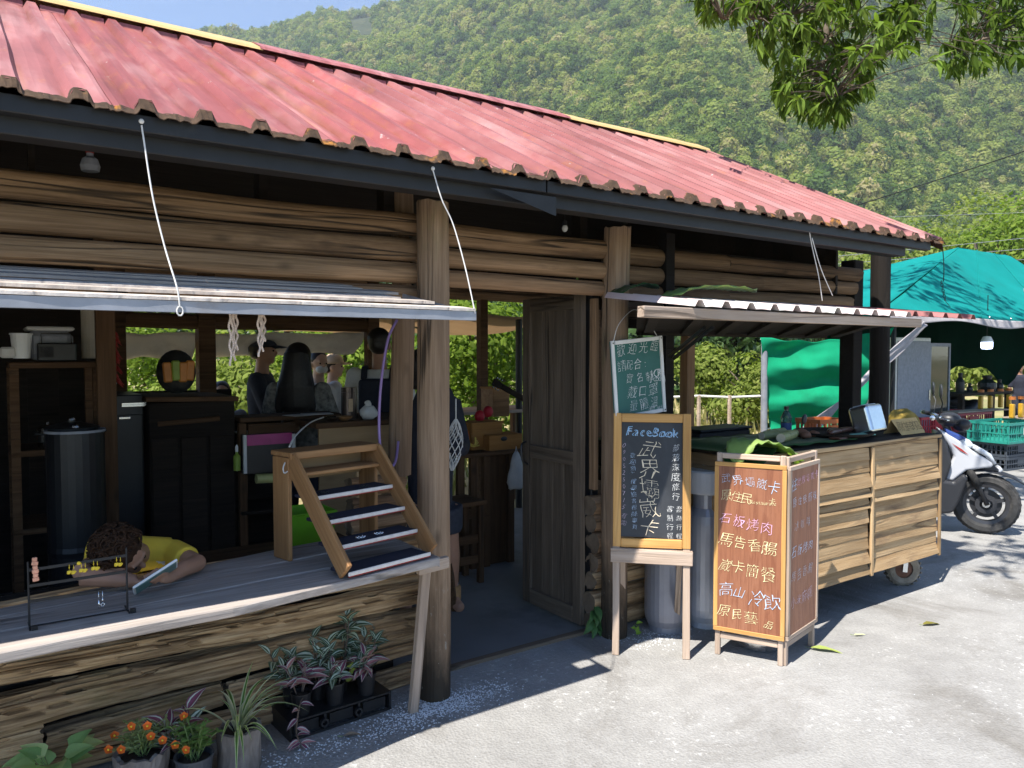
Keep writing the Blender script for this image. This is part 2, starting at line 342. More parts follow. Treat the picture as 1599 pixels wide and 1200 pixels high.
M['twine'] = plain('white_wire', (0.62,0.6,0.57), 0.5, 0, 0.15, 40, 0)
M['bead'] = plain('shell_bead', (0.62,0.5,0.42), 0.35, 0, 0.35, 60, 0)
M['purple'] = plain('purple_hose', (0.26,0.17,0.36), 0.45, 0, 0.1, 20, 0)
M['gold'] = plain('yellow_bead', (0.75,0.52,0.03), 0.35, 0, 0.15, 40, 0)
M['silver'] = plain('silver', (0.8,0.8,0.8), 0.25, 1.0, 0.05, 40, 0)
M['copper'] = plain('copper_hanging', (0.66,0.33,0.22), 0.45, 0.3, 0.3, 60, 0.2)
M['rust'] = plain('mossy_rust', (0.06,0.035,0.02), 0.95, 0, 0.5, 25, 0.6, dirt=(0.42,0.17,0.02), dirt_at=(0.58,0.7))
M['yellowcap'] = plain('yellow_ridge_sheet', (0.5,0.35,0.15), 0.5, 0, 0.1, 6, 0.1, dirt=(0.4,0.28,0.12), dirt_at=(0.62,0.8))
def roofmat(name, base, rustamt):
    m, nt, b = _nt(name); co = _co(nt, 'Object', True)
    n1 = _noise(nt, co, 1.6, 6, 0.65, (1, 0.35, 1)); n2 = _noise(nt, co, 9, 5, 0.7, (1, 0.5, 1)); n3 = _noise(nt, co, 5.0, 7, 0.72, (2.2, 0.5, 1))
    c = _ramp(nt, [(0.25, tuple(x*0.72 for x in base)), (0.5, base), (0.75, (min(1, base[0]*1.3), base[1]*2.0, base[2]*1.9))]); nt.links.new(_math(nt, 'ADD', _math(nt, 'MULTIPLY', n1, 0.6), _math(nt, 'MULTIPLY', n2, 0.4)), c.inputs[0])
    out = _mix(nt, 'MIX', _map(nt, n3, 0.63 - rustamt*0.1, 0.72, 0, 0.9), c.outputs[0], (0.33,0.115,0.045))
    tc = nt.nodes.new('ShaderNodeTexCoord'); sx = nt.nodes.new('ShaderNodeSeparateXYZ'); nt.links.new(tc.outputs['Object'], sx.inputs[0])
    fr = _math(nt, 'ABSOLUTE', _math(nt, 'SUBTRACT', _math(nt, 'FRACT', _math(nt, 'ADD', _math(nt, 'DIVIDE', sx.outputs[0], 0.175), 0.0)), 0.5)); rib = _math(nt, 'MULTIPLY', _map(nt, fr, 0.13, 0.17, 0, 1), _map(nt, fr, 0.24, 0.30, 1, 0))
    gate = _map(nt, _noise(nt, co, 1.3, 5, 0.65, (6, 1.0, 1)), 0.60 - rustamt*0.12, 0.68); out = _mix(nt, 'MIX', _math(nt, 'MULTIPLY', _math(nt, 'MULTIPLY', rib, gate), 0.85), out, (0.19,0.06,0.025))
    out = _mix(nt, 'MIX', _map(nt, _noise(nt, co, 2.2, 5, 0.6, (2.5, 0.4, 1)), 0.5, 0.72, 0, 0.45), out, (0.46,0.27,0.26))
    n4 = _noise(nt, co, 13, 4, 0.7, (2, 0.4, 1)); out = _mix(nt, 'MIX', _map(nt, n4, 0.68, 0.73, 0, 0.8), out, (0.5,0.44,0.41))
    n5 = _noise(nt, co, 3.2, 5, 0.6, (4.5, 0.22, 0.3)); out = _mix(nt, 'MULTIPLY', 1.0, out, _ramp_of(nt, n5, [(0.3,(0.62,0.58,0.57)),(0.52,(1,1,1)),(0.72,(1.22,1.28,1.28))]))
    nt.links.new(_tone(nt, out, 0.1), b.inputs['Base Color']); b.inputs['Roughness'].default_value = 0.55; b.inputs['Specular IOR Level'].default_value = 0.35
    _bump(nt, b, n2, 0.12, 0.006); return m
M['roof'] = roofmat('faded_red_roof', (0.265,0.088,0.084), 0.4); M['roof_b'] = roofmat('faded_red_roof_rusty', (0.26,0.07,0.066), 1.0)
M['capred'] = roofmat('red_ridge', (0.31,0.10,0.103), 0.0)
def groundmat():
    m, nt, b = _nt('worn_concrete'); co = _co(nt, 'Object', False)
    big = _noise(nt, co, 0.7, 6, 0.6); mid = _noise(nt, co, 6, 8, 0.7); fine = _noise(nt, co, 70, 4, 0.75); spots = _noise(nt, co, 26, 5, 0.75)
    c = _ramp(nt, [(0.25,(0.195,0.19,0.182)),(0.5,(0.275,0.27,0.26)),(0.75,(0.365,0.36,0.35))]); nt.links.new(_math(nt, 'ADD', _math(nt, 'MULTIPLY', big, 0.5), _math(nt, 'MULTIPLY', mid, 0.5)), c.inputs[0])
    out = _mix(nt, 'MULTIPLY', 1.0, c.outputs[0], _mix(nt, 'MIX', fine, (0.62,0.61,0.6), (1.36,1.36,1.36)))
    out = _mix(nt, 'MIX', _math(nt, 'MULTIPLY', _map(nt, spots, 0.57, 0.66), _map(nt, _noise(nt, co, 1.5, 4), 0.45, 0.62)), out, (0.53,0.525,0.51))
    out = _mix(nt, 'MIX', _math(nt, 'MULTIPLY', _map(nt, _noise(nt, co, 34, 5, 0.8), 0.62, 0.7), 0.55), out, (0.16,0.155,0.15))
    st = _noise(nt, co, 0.9, 6, 0.7, (1, 1, 1), 1.2); out = _mix(nt, 'MULTIPLY', 1.0, out, _ramp_of(nt, st, [(0.32,(0.70,0.68,0.65)),(0.48,(1,1,1)),(0.7,(1.10,1.10,1.09))]))
    cr = _noise(nt, co, 0.55, 5, 0.55, (1,1,1), 0.6); ck = _map(nt, _math(nt, 'ABSOLUTE', _math(nt, 'SUBTRACT', cr, 0.5)), 0.0, 0.0018, 0.15, 0); out = _mix(nt, 'MIX', ck, out, (0.12,0.115,0.11))
    vo = nt.nodes.new('ShaderNodeTexVoronoi'); vo.inputs['Scale'].default_value = 85; nt.links.new(co, vo.inputs['Vector'])
    nt.links.new(out, b.inputs['Base Color']); b.inputs['Roughness'].default_value = 0.92; b.inputs['Specular IOR Level'].default_value = 0.2
    _bump(nt, b, _math(nt, 'ADD', _math(nt, 'MULTIPLY', vo.outputs['Distance'], 0.8), _math(nt, 'ADD', spots, mid)), 0.7, 0.006); return m
M['ground'] = groundmat()
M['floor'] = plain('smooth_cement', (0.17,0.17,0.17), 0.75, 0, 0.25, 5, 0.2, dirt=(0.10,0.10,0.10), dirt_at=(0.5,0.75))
M['field'] = plain('dry_field', (0.33,0.27,0.13), 0.95, 0, 0.35, 0.9, 0, dirt=(0.14,0.17,0.05), dirt_at=(0.45,0.62))
M['hill'] = plain('mountain_soil', (0.03,0.042,0.014), 1.0, 0, 0.4, 0.3, 0, dirt=(0.07,0.075,0.03), dirt_at=(0.5,0.7))
# ================================================================== ground and distance
b = MB(); b.grid(40, 40, lambda u, v: V((-90 + 1230*u, -90 + 1230*v, -0.012)))
b.build('field', M['field'], M=Matrix.Identity(4), kind='structure')
b = MB(); b.grid(30, 16, lambda u, v: V((-9 + 33*u, -6 + 12.3*v - (1.2*N3((u*5,v*5,0),1,3) if v > 0.99 else 0), 0.0)))
b.build('pavement', M['ground'], M=Matrix.Identity(4), kind='structure')
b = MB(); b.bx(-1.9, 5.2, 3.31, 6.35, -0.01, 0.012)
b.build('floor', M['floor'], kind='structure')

def hill_h(x, y):
    d = math.hypot(x, y); ph = math.degrees(math.atan2(y, x))
    if d < 1: return 0
    s = 0.86 if ph < 50 else 0.86 - 0.25*min(1, (ph-50)/25) if ph < 75 else 0.61 - 0.034*(ph-75)
    s = max(s, 0.05)
    base = 210 + 40*math.sin(ph*0.11)
    z = max(0, d - base); z = s * (z - 60*(1-math.exp(-z/90)))
    z = z if z < 430*s else 430*s + (z-430*s)*0.25
    rid = 1 - abs(N3((x*0.0042, y*0.0042, 0), 1, 5))*2
    k = min(1, max(0, (d-base)/150))
    z += k*(30*(rid-0.55) + 16*N3((x*0.016, y*0.016, 0), 1, 8))
    if d > 980: z -= (d-980)*0.5
    return max(z, -5)
_base_h = hill_h
def _px2ph(px): v = ray(px, 550); return math.degrees(math.atan2(v.y, v.x)), 1/math.hypot(v.x, v.y)
# skyline measured in the photograph: the slope of the sight line at each compass angle
_sky = sorted((_px2ph(px)[0], t) for px, t in ((-400,.12),(0,.27),(200,.335),(355,.372),(430,.392),(500,.408),(560,.420),(640,.436),(800,.50),(1100,.57),(1599,.52),(1900,.45)))
def _sl(ph):
    if ph <= _sky[0][0]: return _sky[0][1]
    for (a, p), (c, q) in zip(_sky, _sky[1:]):
        if ph <= c: return p + (q-p)*(ph-a)/(c-a)
    return _sky[-1][1]
_kt = []
for i in range(0, 101):
    a = math.radians(i); mx = max((_base_h(d*math.cos(a), d*math.sin(a)) - 1.6)/d for d in range(300, 1000, 20)); _kt.append(_sl(i)/max(mx, .02))
_kt = [sum(_kt[max(0,i-2):i+3])/len(_kt[max(0,i-2):i+3]) for i in range(101)]
def hill_h(x, y):
    ph = min(99.9, max(0, math.degrees(math.atan2(y, x)))); i = int(ph); k = _kt[i] + (_kt[i+1]-_kt[i])*(ph-i); z = _base_h(x, y); return z*k if z > 0 else z
NA, NR = 130, 90
def hill_pt(u, v):
    ph = math.radians(6 + 87*u); d = 190 + 900*v**1.15
    x, y = d*math.cos(ph), d*math.sin(ph); return V((x, y, hill_h(x, y) - (0.6 if v == 0 else 0)))
b = MB(); b.grid(NA, NR, hill_pt); b.build('mountain', M['hill'], M=Matrix.Identity(4), smooth=True, kind='structure')

# crowns for the far forest (instanced: one wood nobody could count)
M['forest'] = leafmat('forest_leaves', [(0.05,(0.05,0.09,0.03)),(0.3,(0.11,0.17,0.045)),(0.55,(0.20,0.25,0.06)),(0.78,(0.30,0.32,0.09)),(0.95,(0.36,0.30,0.16))], trans=0.38, tone=0, scale=0.6, gloss=0.0, byobj=True)
def crown_mesh(name, rx, rz, n, leaf, mat, seed, lobes=5, z0=0.0):
    r = random.Random(seed); b = MB(); L = []
    for i in range(lobes):
        q = 2*math.pi*i/lobes + r.uniform(-.5,.5); k = rx*0.55*r.uniform(0.3, 1)
        L.append((V((k*math.cos(q), k*math.sin(q), z0 + rz*r.uniform(0.12, 1.0))), rx*r.uniform(0.42, 0.66), rz*r.uniform(0.28, 0.5)))
    L.append((V((0, 0, z0 + rz*0.9)), rx*0.6, rz*0.5))
    for i in range(n):
        c, lr, lz = r.choice(L); d = V((r.gauss(0,1), r.gauss(0,1), r.gauss(0.25,1))).normalized(); f = r.uniform(0.72, 1.05)**0.6
        p = c + V((d.x*lr*f, d.y*lr*f, d.z*lz*f)); nrm = (d + V((r.gauss(0,.38), r.gauss(0,.38), r.gauss(0.15,.38)))).normalized()
        t = nrm.orthogonal().normalized(); t.rotate(Matrix.Rotation(r.uniform(0, 6.28), 3, nrm)); w = nrm.cross(t); s_ = leaf*r.uniform(0.6, 1.35)
        b.add([p - t*s_, p + w*s_*0.55 - nrm*s_*0.1, p + t*s_, p - w*s_*0.55 - nrm*s_*0.1], [(0,1,2,3)])
    return b.mesh(name, mat)
FC = bpy.data.collections.new('forest_crowns')
for i in range(5):
    o = bpy.data.objects.new('forest_crown', crown_mesh('forest_crown', 3.3, 4.4, 520, 0.50, M['forest'], 100+i, lobes=6)); FC.objects.link(o)
def scatter(name, pts, coll, mat_dummy=None):
    me = bpy.data.meshes.new(name); me.from_pydata([p[0] for p in pts], [], [])
    a = me.attributes.new('siz', 'FLOAT_VECTOR', 'POINT'); a.data.foreach_set('vector', [q for p in pts for q in p[1]])
    a = me.attributes.new('turn', 'FLOAT_VECTOR', 'POINT'); a.data.foreach_set('vector', [q for p in pts for q in p[2]])
    a = me.attributes.new('pick', 'INT', 'POINT'); a.data.foreach_set('value', [p[3] for p in pts])
    o = bpy.data.objects.new(name, me); COL.objects.link(o); WM[o.name] = Matrix.Identity(4)
    ng = bpy.data.node_groups.new(name, 'GeometryNodeTree'); ng.interface.new_socket('Geometry', in_out='INPUT', socket_type='NodeSocketGeometry'); ng.interface.new_socket('Geometry', in_out='OUTPUT', socket_type='NodeSocketGeometry')
    N = ng.nodes.new; gi, go, ip, ci = N('NodeGroupInput'), N('NodeGroupOutput'), N('GeometryNodeInstanceOnPoints'), N('GeometryNodeCollectionInfo')
    ci.inputs['Collection'].default_value = coll; ci.inputs['Separate Children'].default_value = True; ci.inputs['Reset Children'].default_value = True
    ip.inputs['Pick Instance'].default_value = True
    def attr(n_, t):
        q = N('GeometryNodeInputNamedAttribute'); q.data_type = t; q.inputs[0].default_value = n_; return [s for s in q.outputs if s.enabled][0]
    l = ng.links.new; l(gi.outputs[0], ip.inputs['Points']); l(ci.outputs[0], ip.inputs['Instance']); l(attr('siz', 'FLOAT_VECTOR'), ip.inputs['Scale'])
    l(attr('turn', 'FLOAT_VECTOR'), ip.inputs['Rotation']); l(attr('pick', 'INT'), ip.inputs['Instance Index']); l(ip.outputs[0], go.inputs[0])
    md = o.modifiers.new('scatter', 'NODES'); md.node_group = ng; return o
r = random.Random(5); pts = []
while len(pts) < 60000:
    ph = math.radians(r.uniform(14, 84)); d = math.sqrt(r.uniform(205**2, 960**2)); x, y = d*math.cos(ph), d*math.sin(ph)
    # a bare landslip scar near the skyline
    if abs(math.degrees(ph) - 65.8) < 0.9 and 640 < d < 780: continue
    z = hill_h(x, y); s_ = r.uniform(0.6, 1.35) * (1.0 if r.random() > 0.15 else 1.5)
    pts.append(((x, y, z - 1.0*s_), (s_*r.uniform(.85,1.15), s_*r.uniform(.85,1.15), s_*r.uniform(.8,1.25)), (r.uniform(-.1,.1), r.uniform(-.1,.1), r.uniform(0, 6.28)), r.randrange(5)))
tag(scatter('mountain_forest', pts, FC), 'dense green forest covering the mountainside behind the shop', 'forest', kind='stuff')

# ================================================================== trees and bushes behind the shop
M['bark'] = wood('tree_bark', [(0.3,(0.07,0.055,0.04)),(0.7,(0.19,0.15,0.11))], grain=(2,9,9), crack=0.8, knots=0)
M['lf_bright'] = leafmat('bright_bush_leaves', [(0.1,(0.06,0.10,0.018)),(0.5,(0.14,0.21,0.03)),(1.0,(0.24,0.30,0.06))], trans=0.4, scale=2, gloss=0.0)
M['lf_yellow'] = leafmat('yellow_green_leaves', [(0.1,(0.09,0.12,0.025)),(0.5,(0.18,0.23,0.05)),(1.0,(0.30,0.32,0.10))], trans=0.4, scale=2, gloss=0.0)
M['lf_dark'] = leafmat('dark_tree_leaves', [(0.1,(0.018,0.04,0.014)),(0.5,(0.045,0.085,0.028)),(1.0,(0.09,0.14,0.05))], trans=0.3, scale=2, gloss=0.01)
def tree(name, label, cat, pos, rx, h, n, leaf, mat, seed, trunk=None, group=None, z0=None):
    t = thing(name, label, cat, pos, 0, group); z0 = h*0.3 if z0 is None else z0
    cm = crown_mesh('crown', rx, (h - z0)*0.75, n, leaf, mat, seed, lobes=7, z0=z0)
    place('crown', cm, Matrix.Translation(V(pos)), t)
    b = MB(); r = random.Random(seed); tr = trunk or h*0.03
    b.tube([V(pos) + V((0,0,-.05)), V(pos) + V((r.uniform(-.1,.1), 0, h*0.35)), V(pos) + V((r.uniform(-.25,.25), r.uniform(-.2,.2), h*0.75))], [tr, tr*.75, tr*.3], 7)
    for i in range(4):
        q = r.uniform(0, 6.28); k = h*r.uniform(.3,.5); b.tube([V(pos) + V((0,0,k)), V(pos) + V((math.cos(q)*rx*.35, math.sin(q)*rx*.35, k+h*.18)), V(pos) + V((math.cos(q)*rx*.6, math.sin(q)*rx*.6, k+h*.3))], [tr*.5, tr*.3, tr*.12], 5)
    b.build('trunk', M['bark'], t); return t
def at(px, d): p = ray(px, 550); q = V((p.x, p.y, 0)) * d; return (q.x, q.y, 0)
G1 = 'bushes behind the shop'
tree('bush', 'bright green bush seen through the left window beside the brown posts', 'bush', at(240, 13), 1.6, 2.2, 4940, 0.058, M['lf_bright'], 1, group=G1, z0=0.15)
tree('bush', 'pale green bush seen behind the man in the cap', 'bush', at(365, 12), 1.15, 2.0, 4180, 0.058, M['lf_yellow'], 2, group=G1, z0=0.1)
tree('bush', 'light green bush seen behind the long haired woman', 'bush', at(470, 14), 1.3, 2.0, 3800, 0.061, M['lf_bright'], 3, group=G1, z0=0.1)
tree('bush', 'green bush between the capped child and the backpack wearer', 'bush', at(552, 13), 1.2, 2.3, 3800, 0.058, M['lf_bright'], 4, group=G1, z0=0.1)
tree('bush', 'large round bright bush filling the view through the doorway', 'bush', at(740, 12), 1.8, 2.6, 7980, 0.058, M['lf_bright'], 5, group=G1, z0=0.1)
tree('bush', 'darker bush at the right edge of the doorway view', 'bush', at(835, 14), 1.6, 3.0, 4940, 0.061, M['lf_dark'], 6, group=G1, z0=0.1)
tree('bush', 'low yellow green shrub left of the green tarp pole', 'bush', at(1108, 17), 0.9, 1.75, 3230, 0.058, M['lf_yellow'], 7, group=G1, z0=0.1)
tree('bush', 'olive green shrub right beside the green tarp pole', 'bush', at(1172, 16), 1.0, 1.55, 3420, 0.054, M['lf_yellow'], 8, group=G1, z0=0.1)
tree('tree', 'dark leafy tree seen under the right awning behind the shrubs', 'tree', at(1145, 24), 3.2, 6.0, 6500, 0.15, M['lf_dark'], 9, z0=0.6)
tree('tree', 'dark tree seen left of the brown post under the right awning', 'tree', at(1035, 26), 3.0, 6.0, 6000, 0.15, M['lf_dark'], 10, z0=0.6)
tree('bush', 'bright bush behind the turquoise tent table', 'bush', at(1535, 30), 3.4, 2.6, 4000, 0.14, M['lf_yellow'], 31, group=G1, z0=0.1)
G2 = 'trees at the foot of the mountain'
rows = [(1345, 52, 4.4, 9.5, 'lf_yellow', 'yellow green tree just right of the roof end at the mountain foot'), (1430, 46, 4.2, 9.0, 'lf_yellow', 'yellow green tree behind the left peak of the teal tent'),
        (1520, 50, 4.6, 11.5, 'lf_yellow', 'tall yellow green tree above the teal tent ridge'), (1600, 42, 4.0, 10.0, 'lf_bright', 'bright green tree at the right edge above the teal tent'),
        (1475, 64, 5.0, 11.0, 'lf_bright', 'bright green tree further back between the yellow green trees'), (1560, 66, 5.2, 13.5, 'lf_yellow', 'pale yellow tree rising behind the teal tent'),
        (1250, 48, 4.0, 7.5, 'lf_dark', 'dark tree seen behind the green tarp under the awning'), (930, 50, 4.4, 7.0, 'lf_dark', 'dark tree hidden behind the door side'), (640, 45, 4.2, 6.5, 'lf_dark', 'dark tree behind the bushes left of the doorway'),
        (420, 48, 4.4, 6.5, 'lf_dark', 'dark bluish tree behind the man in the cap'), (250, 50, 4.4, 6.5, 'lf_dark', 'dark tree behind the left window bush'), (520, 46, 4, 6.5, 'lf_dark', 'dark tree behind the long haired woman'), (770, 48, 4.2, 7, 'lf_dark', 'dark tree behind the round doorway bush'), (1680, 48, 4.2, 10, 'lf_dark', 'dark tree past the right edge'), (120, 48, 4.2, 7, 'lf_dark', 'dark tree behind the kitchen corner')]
for i, (px, d, rx, h, mt, lb) in enumerate(rows): tree('tree', lb, 'tree', at(px, d), rx, h, 8500, 0.16, M[mt], 40+i, group=G2, z0=h*0.06)
# grass of the field behind
r = random.Random(9); b = MB(); M['grass'] = leafmat('field_grass', [(0.1,(0.10,0.13,0.03)),(0.5,(0.24,0.22,0.09)),(1.0,(0.42,0.33,0.17))], trans=0.3, scale=1, gloss=0.02)
for i in range(9000):
    px = r.uniform(60, 1330); d = r.uniform(8.5, 26); q = at(px, d); p = V((q[0], q[1], -0.012)); hh = r.uniform(.1,.34); a = r.uniform(0, 3.14); w = V((math.cos(a), math.sin(a), 0))*r.uniform(.012,.03)*(d/10); t = V((r.uniform(-.12,.12), r.uniform(-.12,.12), hh))
    if 6.3 > p.y: continue
    b.add([p - w, p + w, p + t], [(0,1,2)])
b.build('grass', M['grass'], M=Matrix.Identity(4), kind='stuff', label='dry yellow grass of the field behind the shop', cat='grass')
# rope fence behind
t = thing('rope_fence', 'low rope fence crossing the dry field behind the counter', 'fence', at(1140, 11))
pp = []
for px in (1040, 1092, 1140, 1192, 1240):
    q = V(at(px, 11)); pp.append(q); bb = MB(); bb.tube([q, q + V((0,0,.98))], .03, 6); bb.build('post', M['greywood'], t)
for zz in (0.95,):
    bb = MB(); bb.tube([p + V((0,0,zz + (.02 if i % 2 else 0))) for i, p in enumerate(pp)], .02, 5); bb.build('rope', M['twine'], t)

# ================================================================== the log cabin
cabin = thing('log_cabin', 'rustic open log cabin shop with a faded red corrugated roof', 'cabin', (1.73, 3.1, 0))
EY, EZ, RY, RZ, XL, XR = 2.6, 2.335, 4.62, 3.345, -1.82, 5.36
SL = (RZ - EZ) / (RY - EY)
def roof_pt(x, t, up=0.0): y = EY + (RY - EY)*t; return V((x, y, EZ + (y-EY)*SL + up))
P0 = 0.28
def rib_prof(x0, x1):
    pr = []; k = math.floor((x0 - P0)/0.175) - 1
    while True:
        c = P0 + k*0.175
        if c - 0.03 > x1: break
        for dx, z in ((-0.034, 0), (-0.017, 0.034), (0.017, 0.034), (0.034, 0)):
            if x0 - 1e-6 <= c + dx <= x1 + 1e-6: pr.append((c+dx, z))
        for dx in (0.07, 0.105):
            if x0 <= c + dx <= x1: pr.append((c+dx, 0.004 if dx == 0.07 else 0.004))
        k += 1
    return [(x0, 0)] + pr + [(x1, 0)]
sheets = []; x = XL; k = 0
xs = [P0 + 0.0875 + 0.175*j for j in (-12, -8, -4, 0, 4, 8, 12, 16, 20, 24)] + [XR]
for k in range(len(xs)-1):
    x0, x1 = xs[k], xs[k+1] + (0.0 if k == len(xs)-2 else -0.001); pr = rib_prof(x0, x1); NS = 14; up = 0.002*(k % 2)
    vs = []; 
    for j in range(NS+1):
        t = j/NS
        for (xx, zz) in pr:
            w = 0.004*N3((xx*2.2, t*6, 0), 1, 3); q = roof_pt(xx + (0.004*N3((t*5, xx, 2), 1, 7)), t * (1.004) - 0.006, zz + w + up)
            if k == len(xs)-2 and t > 0 : q.x -= 0.0
            vs.append(q)
    n = len(pr); fs = [(j*n+i, j*n+i+1, (j+1)*n+i+1, (j+1)*n+i) for j in range(NS) for i in range(n-1)]
    b = MB(); b.add(vs, fs); o = b.build('roof_sheet', M['roof_b'] if k in (3, 4) else M['roof'], cabin, smooth=False, solid=0.0016)
    if k == 4: o['label'] = 'red roof sheet with peeled rusty streaks'
    # the mossy rusted lip along the eave
    b = MB(); rr = random.Random(k); pp = []; pts2 = []
    for (xx, zz) in pr:
        pts2.append((xx, zz))
    top = []; bot = []
    for i, (xx, zz) in enumerate(pts2):
        for s_ in range(3 if i < len(pts2)-1 else 1):
            f = s_/3; x2 = xx + (pts2[min(i+1, len(pts2)-1)][0]-xx)*f; z2 = zz + (pts2[min(i+1, len(pts2)-1)][1]-zz)*f
            dz = 0.002 + 0.003*rr.random(); top.append(roof_pt(x2, -0.007 + 0.006*rr.random(), z2 + dz)); bot.append(roof_pt(x2, -0.012 - 0.004*rr.random(), min(z2*0.55, .018) - 0.004 - 0.006*rr.random()**2))
    m_ = len(top); back = [p + V((0, 0.03 + 0.02*rr.random(), 0.012)) for p in top]
    b.add(top + bot + back, [(i, m_+i, m_+i+1, i+1) for i in range(m_-1)] + [(2*m_+i, i, i+1, 2*m_+i+1) for i in range(m_-1)]); b.build('rusty_lip', M['rust'], cabin, solid=0.003)
# back slope
b = MB(); b.grid(14, 6, lambda u, v: V((XL + (XR-XL)*u, RY + (RY-EY+0.1)*v, RZ - (RY-EY+0.1)*v*SL))); b.build('back_roof', M['roof'], cabin, solid=0.003)
# ridge caps: yellow, red, yellow
for (x0, x1, mt, lb, dy) in ((XL, 1.40, 'yellowcap', 'yellow ridge cap at the left end', 0), (1.385, 3.66, 'capred', 'red ridge cap in the middle', 0.006), (3.645, 5.20, 'yellowcap', 'yellow ridge cap at the right end', 0)):
    b = MB(); sec = [(-0.17, -0.075), (-0.155, -0.055), (-0.02, 0.012), (0.02, 0.012), (0.17, -0.07)]
    nn = 12; vs = [V((x0 + (x1-x0)*i/nn, RY + sy, RZ + 0.042 + dy + sz + 0.004*N3((i*1.7, sy*5, 0), 1, x0))) for i in range(nn+1) for sy, sz in sec]
    fs = [(i*5+j, (i+1)*5+j, (i+1)*5+j+1, i*5+j+1) for i in range(nn) for j in range(4)]; b.add(vs, fs); b.build('ridge_cap', M[mt], cabin, solid=0.002, label=lb)
b = MB()     # small closing flaps under the cap between the ribs
for k in range(-10, 28):
    c = P0 + 0.175*k + 0.0875
    b.add([roof_pt(c-.052, .918, .004), roof_pt(c+.052, .918, .004), roof_pt(c+.052, .922, .03), roof_pt(c-.052, .922, .03)], [(0,1,2,3)])
b.build('ridge_flap', M['capred'], cabin, solid=0.002, kind='stuff')
# decayed dark right gable edge
b = MB(); rr = random.Random(4); vs = []; nn = 40
for i in range(nn+1):
    t = i/nn; vs += [roof_pt(XR - 0.06 - 0.05*rr.random()*(0.5+t), t, 0.012), roof_pt(XR + 0.012, t, 0.03), roof_pt(XR + 0.02, t, -0.05)]
b.add(vs, [(i*3+j, i*3+j+1, (i+1)*3+j+1, (i+1)*3+j) for i in range(nn) for j in range(2)]); b.build('gable_flashing', M['rust'], cabin, solid=0.002)
# eave beams of dark steel, rafters
for (x0, x1) in ((XL, 2.005), (2.012, XR - 0.14)):
    b = MB(); b.bx(x0, x1, EY + 0.0, EY + 0.05, EZ - 0.062, EZ - 0.010); b.build('fascia', M['steel'], cabin, bevel=0.003)
b = MB(); b.bx(XL, XR - 0.36, EY + 0.052, EY + 0.14, EZ - 0.112, EZ - 0.05); b.build('eave_beam', M['steel'], cabin, bevel=0.003)
b = MB(); p = roof_pt(2.03, 0.0, -0.06); b.add([(1.72, EY+.005, EZ-.075), (2.06, EY+.005, EZ-.075), (2.06, EY+.005, EZ-.155), (1.78, EY+0.005, EZ-.09)], [(0,1,2,3)]); b.build('fascia_joint_plate', M['steel'], cabin, solid=0.004)
for x in (-1.2, -.3, .62, 1.55, 2.45, 3.4, 4.35, 5.2):
    b = MB(); b.bar(roof_pt(x, 0.08, -0.07), roof_pt(x, 0.97, -0.07), 0.05, 0.08, up=(0,-SL,1)); b.build('rafter', M['dkwood'], cabin)
b = MB(); b.bar((XL, RY, RZ-.1), (XR-.1, RY, RZ-.1), .07, .1); b.build('ridge_beam', M['dkwood'], cabin)
b = MB(); b.bar((XL, 6.1, 2.36), (XR-.3, 6.1, 2.36), .08, .12); b.build('wall_plate', M['dkwood'], cabin)
b = MB(); b.add([roof_pt(XL, .12, -.115), roof_pt(XR-.2, .12, -.115), roof_pt(XR-.2, 1, -.115), roof_pt(XL, 1, -.115), (XL, 6.45, RZ-.115-(6.45-RY)*SL), (XR-.2, 6.45, RZ-.115-(6.45-RY)*SL)], [(0,1,2,3), (3,2,5,4)]); b.build('roof_shade_sheet', M['dkwood'], cabin, solid=.004)  # dark sheet added under the rafters, standing in for the shade below the roof
# hidden left end wall and left part of the back wall: planks keep the inside dark
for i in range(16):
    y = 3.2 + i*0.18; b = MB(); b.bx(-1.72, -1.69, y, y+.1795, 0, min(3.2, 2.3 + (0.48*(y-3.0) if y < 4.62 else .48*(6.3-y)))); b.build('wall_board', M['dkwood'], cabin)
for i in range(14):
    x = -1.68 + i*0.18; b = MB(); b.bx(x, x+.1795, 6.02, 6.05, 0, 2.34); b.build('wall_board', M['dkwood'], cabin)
# back wall: log beams over the openings, parapet boards, posts
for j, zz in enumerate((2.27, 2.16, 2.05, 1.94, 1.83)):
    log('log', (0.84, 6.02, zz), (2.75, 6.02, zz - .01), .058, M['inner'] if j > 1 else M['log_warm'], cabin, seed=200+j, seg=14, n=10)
for j, zz in enumerate((2.25, 2.13)):
    log('log', (2.85, 6.02, zz), (5.1, 6.02, zz), .058, M['log'], cabin, seed=210+j, seg=14, n=10)
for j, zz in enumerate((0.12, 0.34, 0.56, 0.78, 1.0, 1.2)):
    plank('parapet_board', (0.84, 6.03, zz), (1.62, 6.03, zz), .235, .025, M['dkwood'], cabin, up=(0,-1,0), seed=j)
for x, y, rr_, zt in ((1.43, 6.0, .06, 2.35), (2.77, 6.0, .05, 2.35), (3.9, 6.03, .04, 2.35), (5.26, 6.0, .06, 2.3), (0.84, 6.0, .05, 2.3)):
    b = MB(); b.box((x, y, zt/2), (rr_*2, rr_*2, zt)); b.build('back_post', M['inner'], cabin, bevel=.004)
o = plank('side_post', (5.3, 4.78, 0), (5.3, 4.78, 2.85), .10, .09, M['rack'], cabin, up=(0,-1,0)); o['label'] = 'orange brown square post at the open right end'
o = plank('kitchen_post', onY(165, 800, 4.5) * V((1,1,0)) if False else V((onY(166, 600, 4.5).x, 4.5, 0)), V((onY(166, 600, 4.5).x, 4.5, 2.3)), .045, .09, M['inner'], cabin, up=(-1,0,0)); o['label'] = 'thin pale board post between kitchen corner and back window'

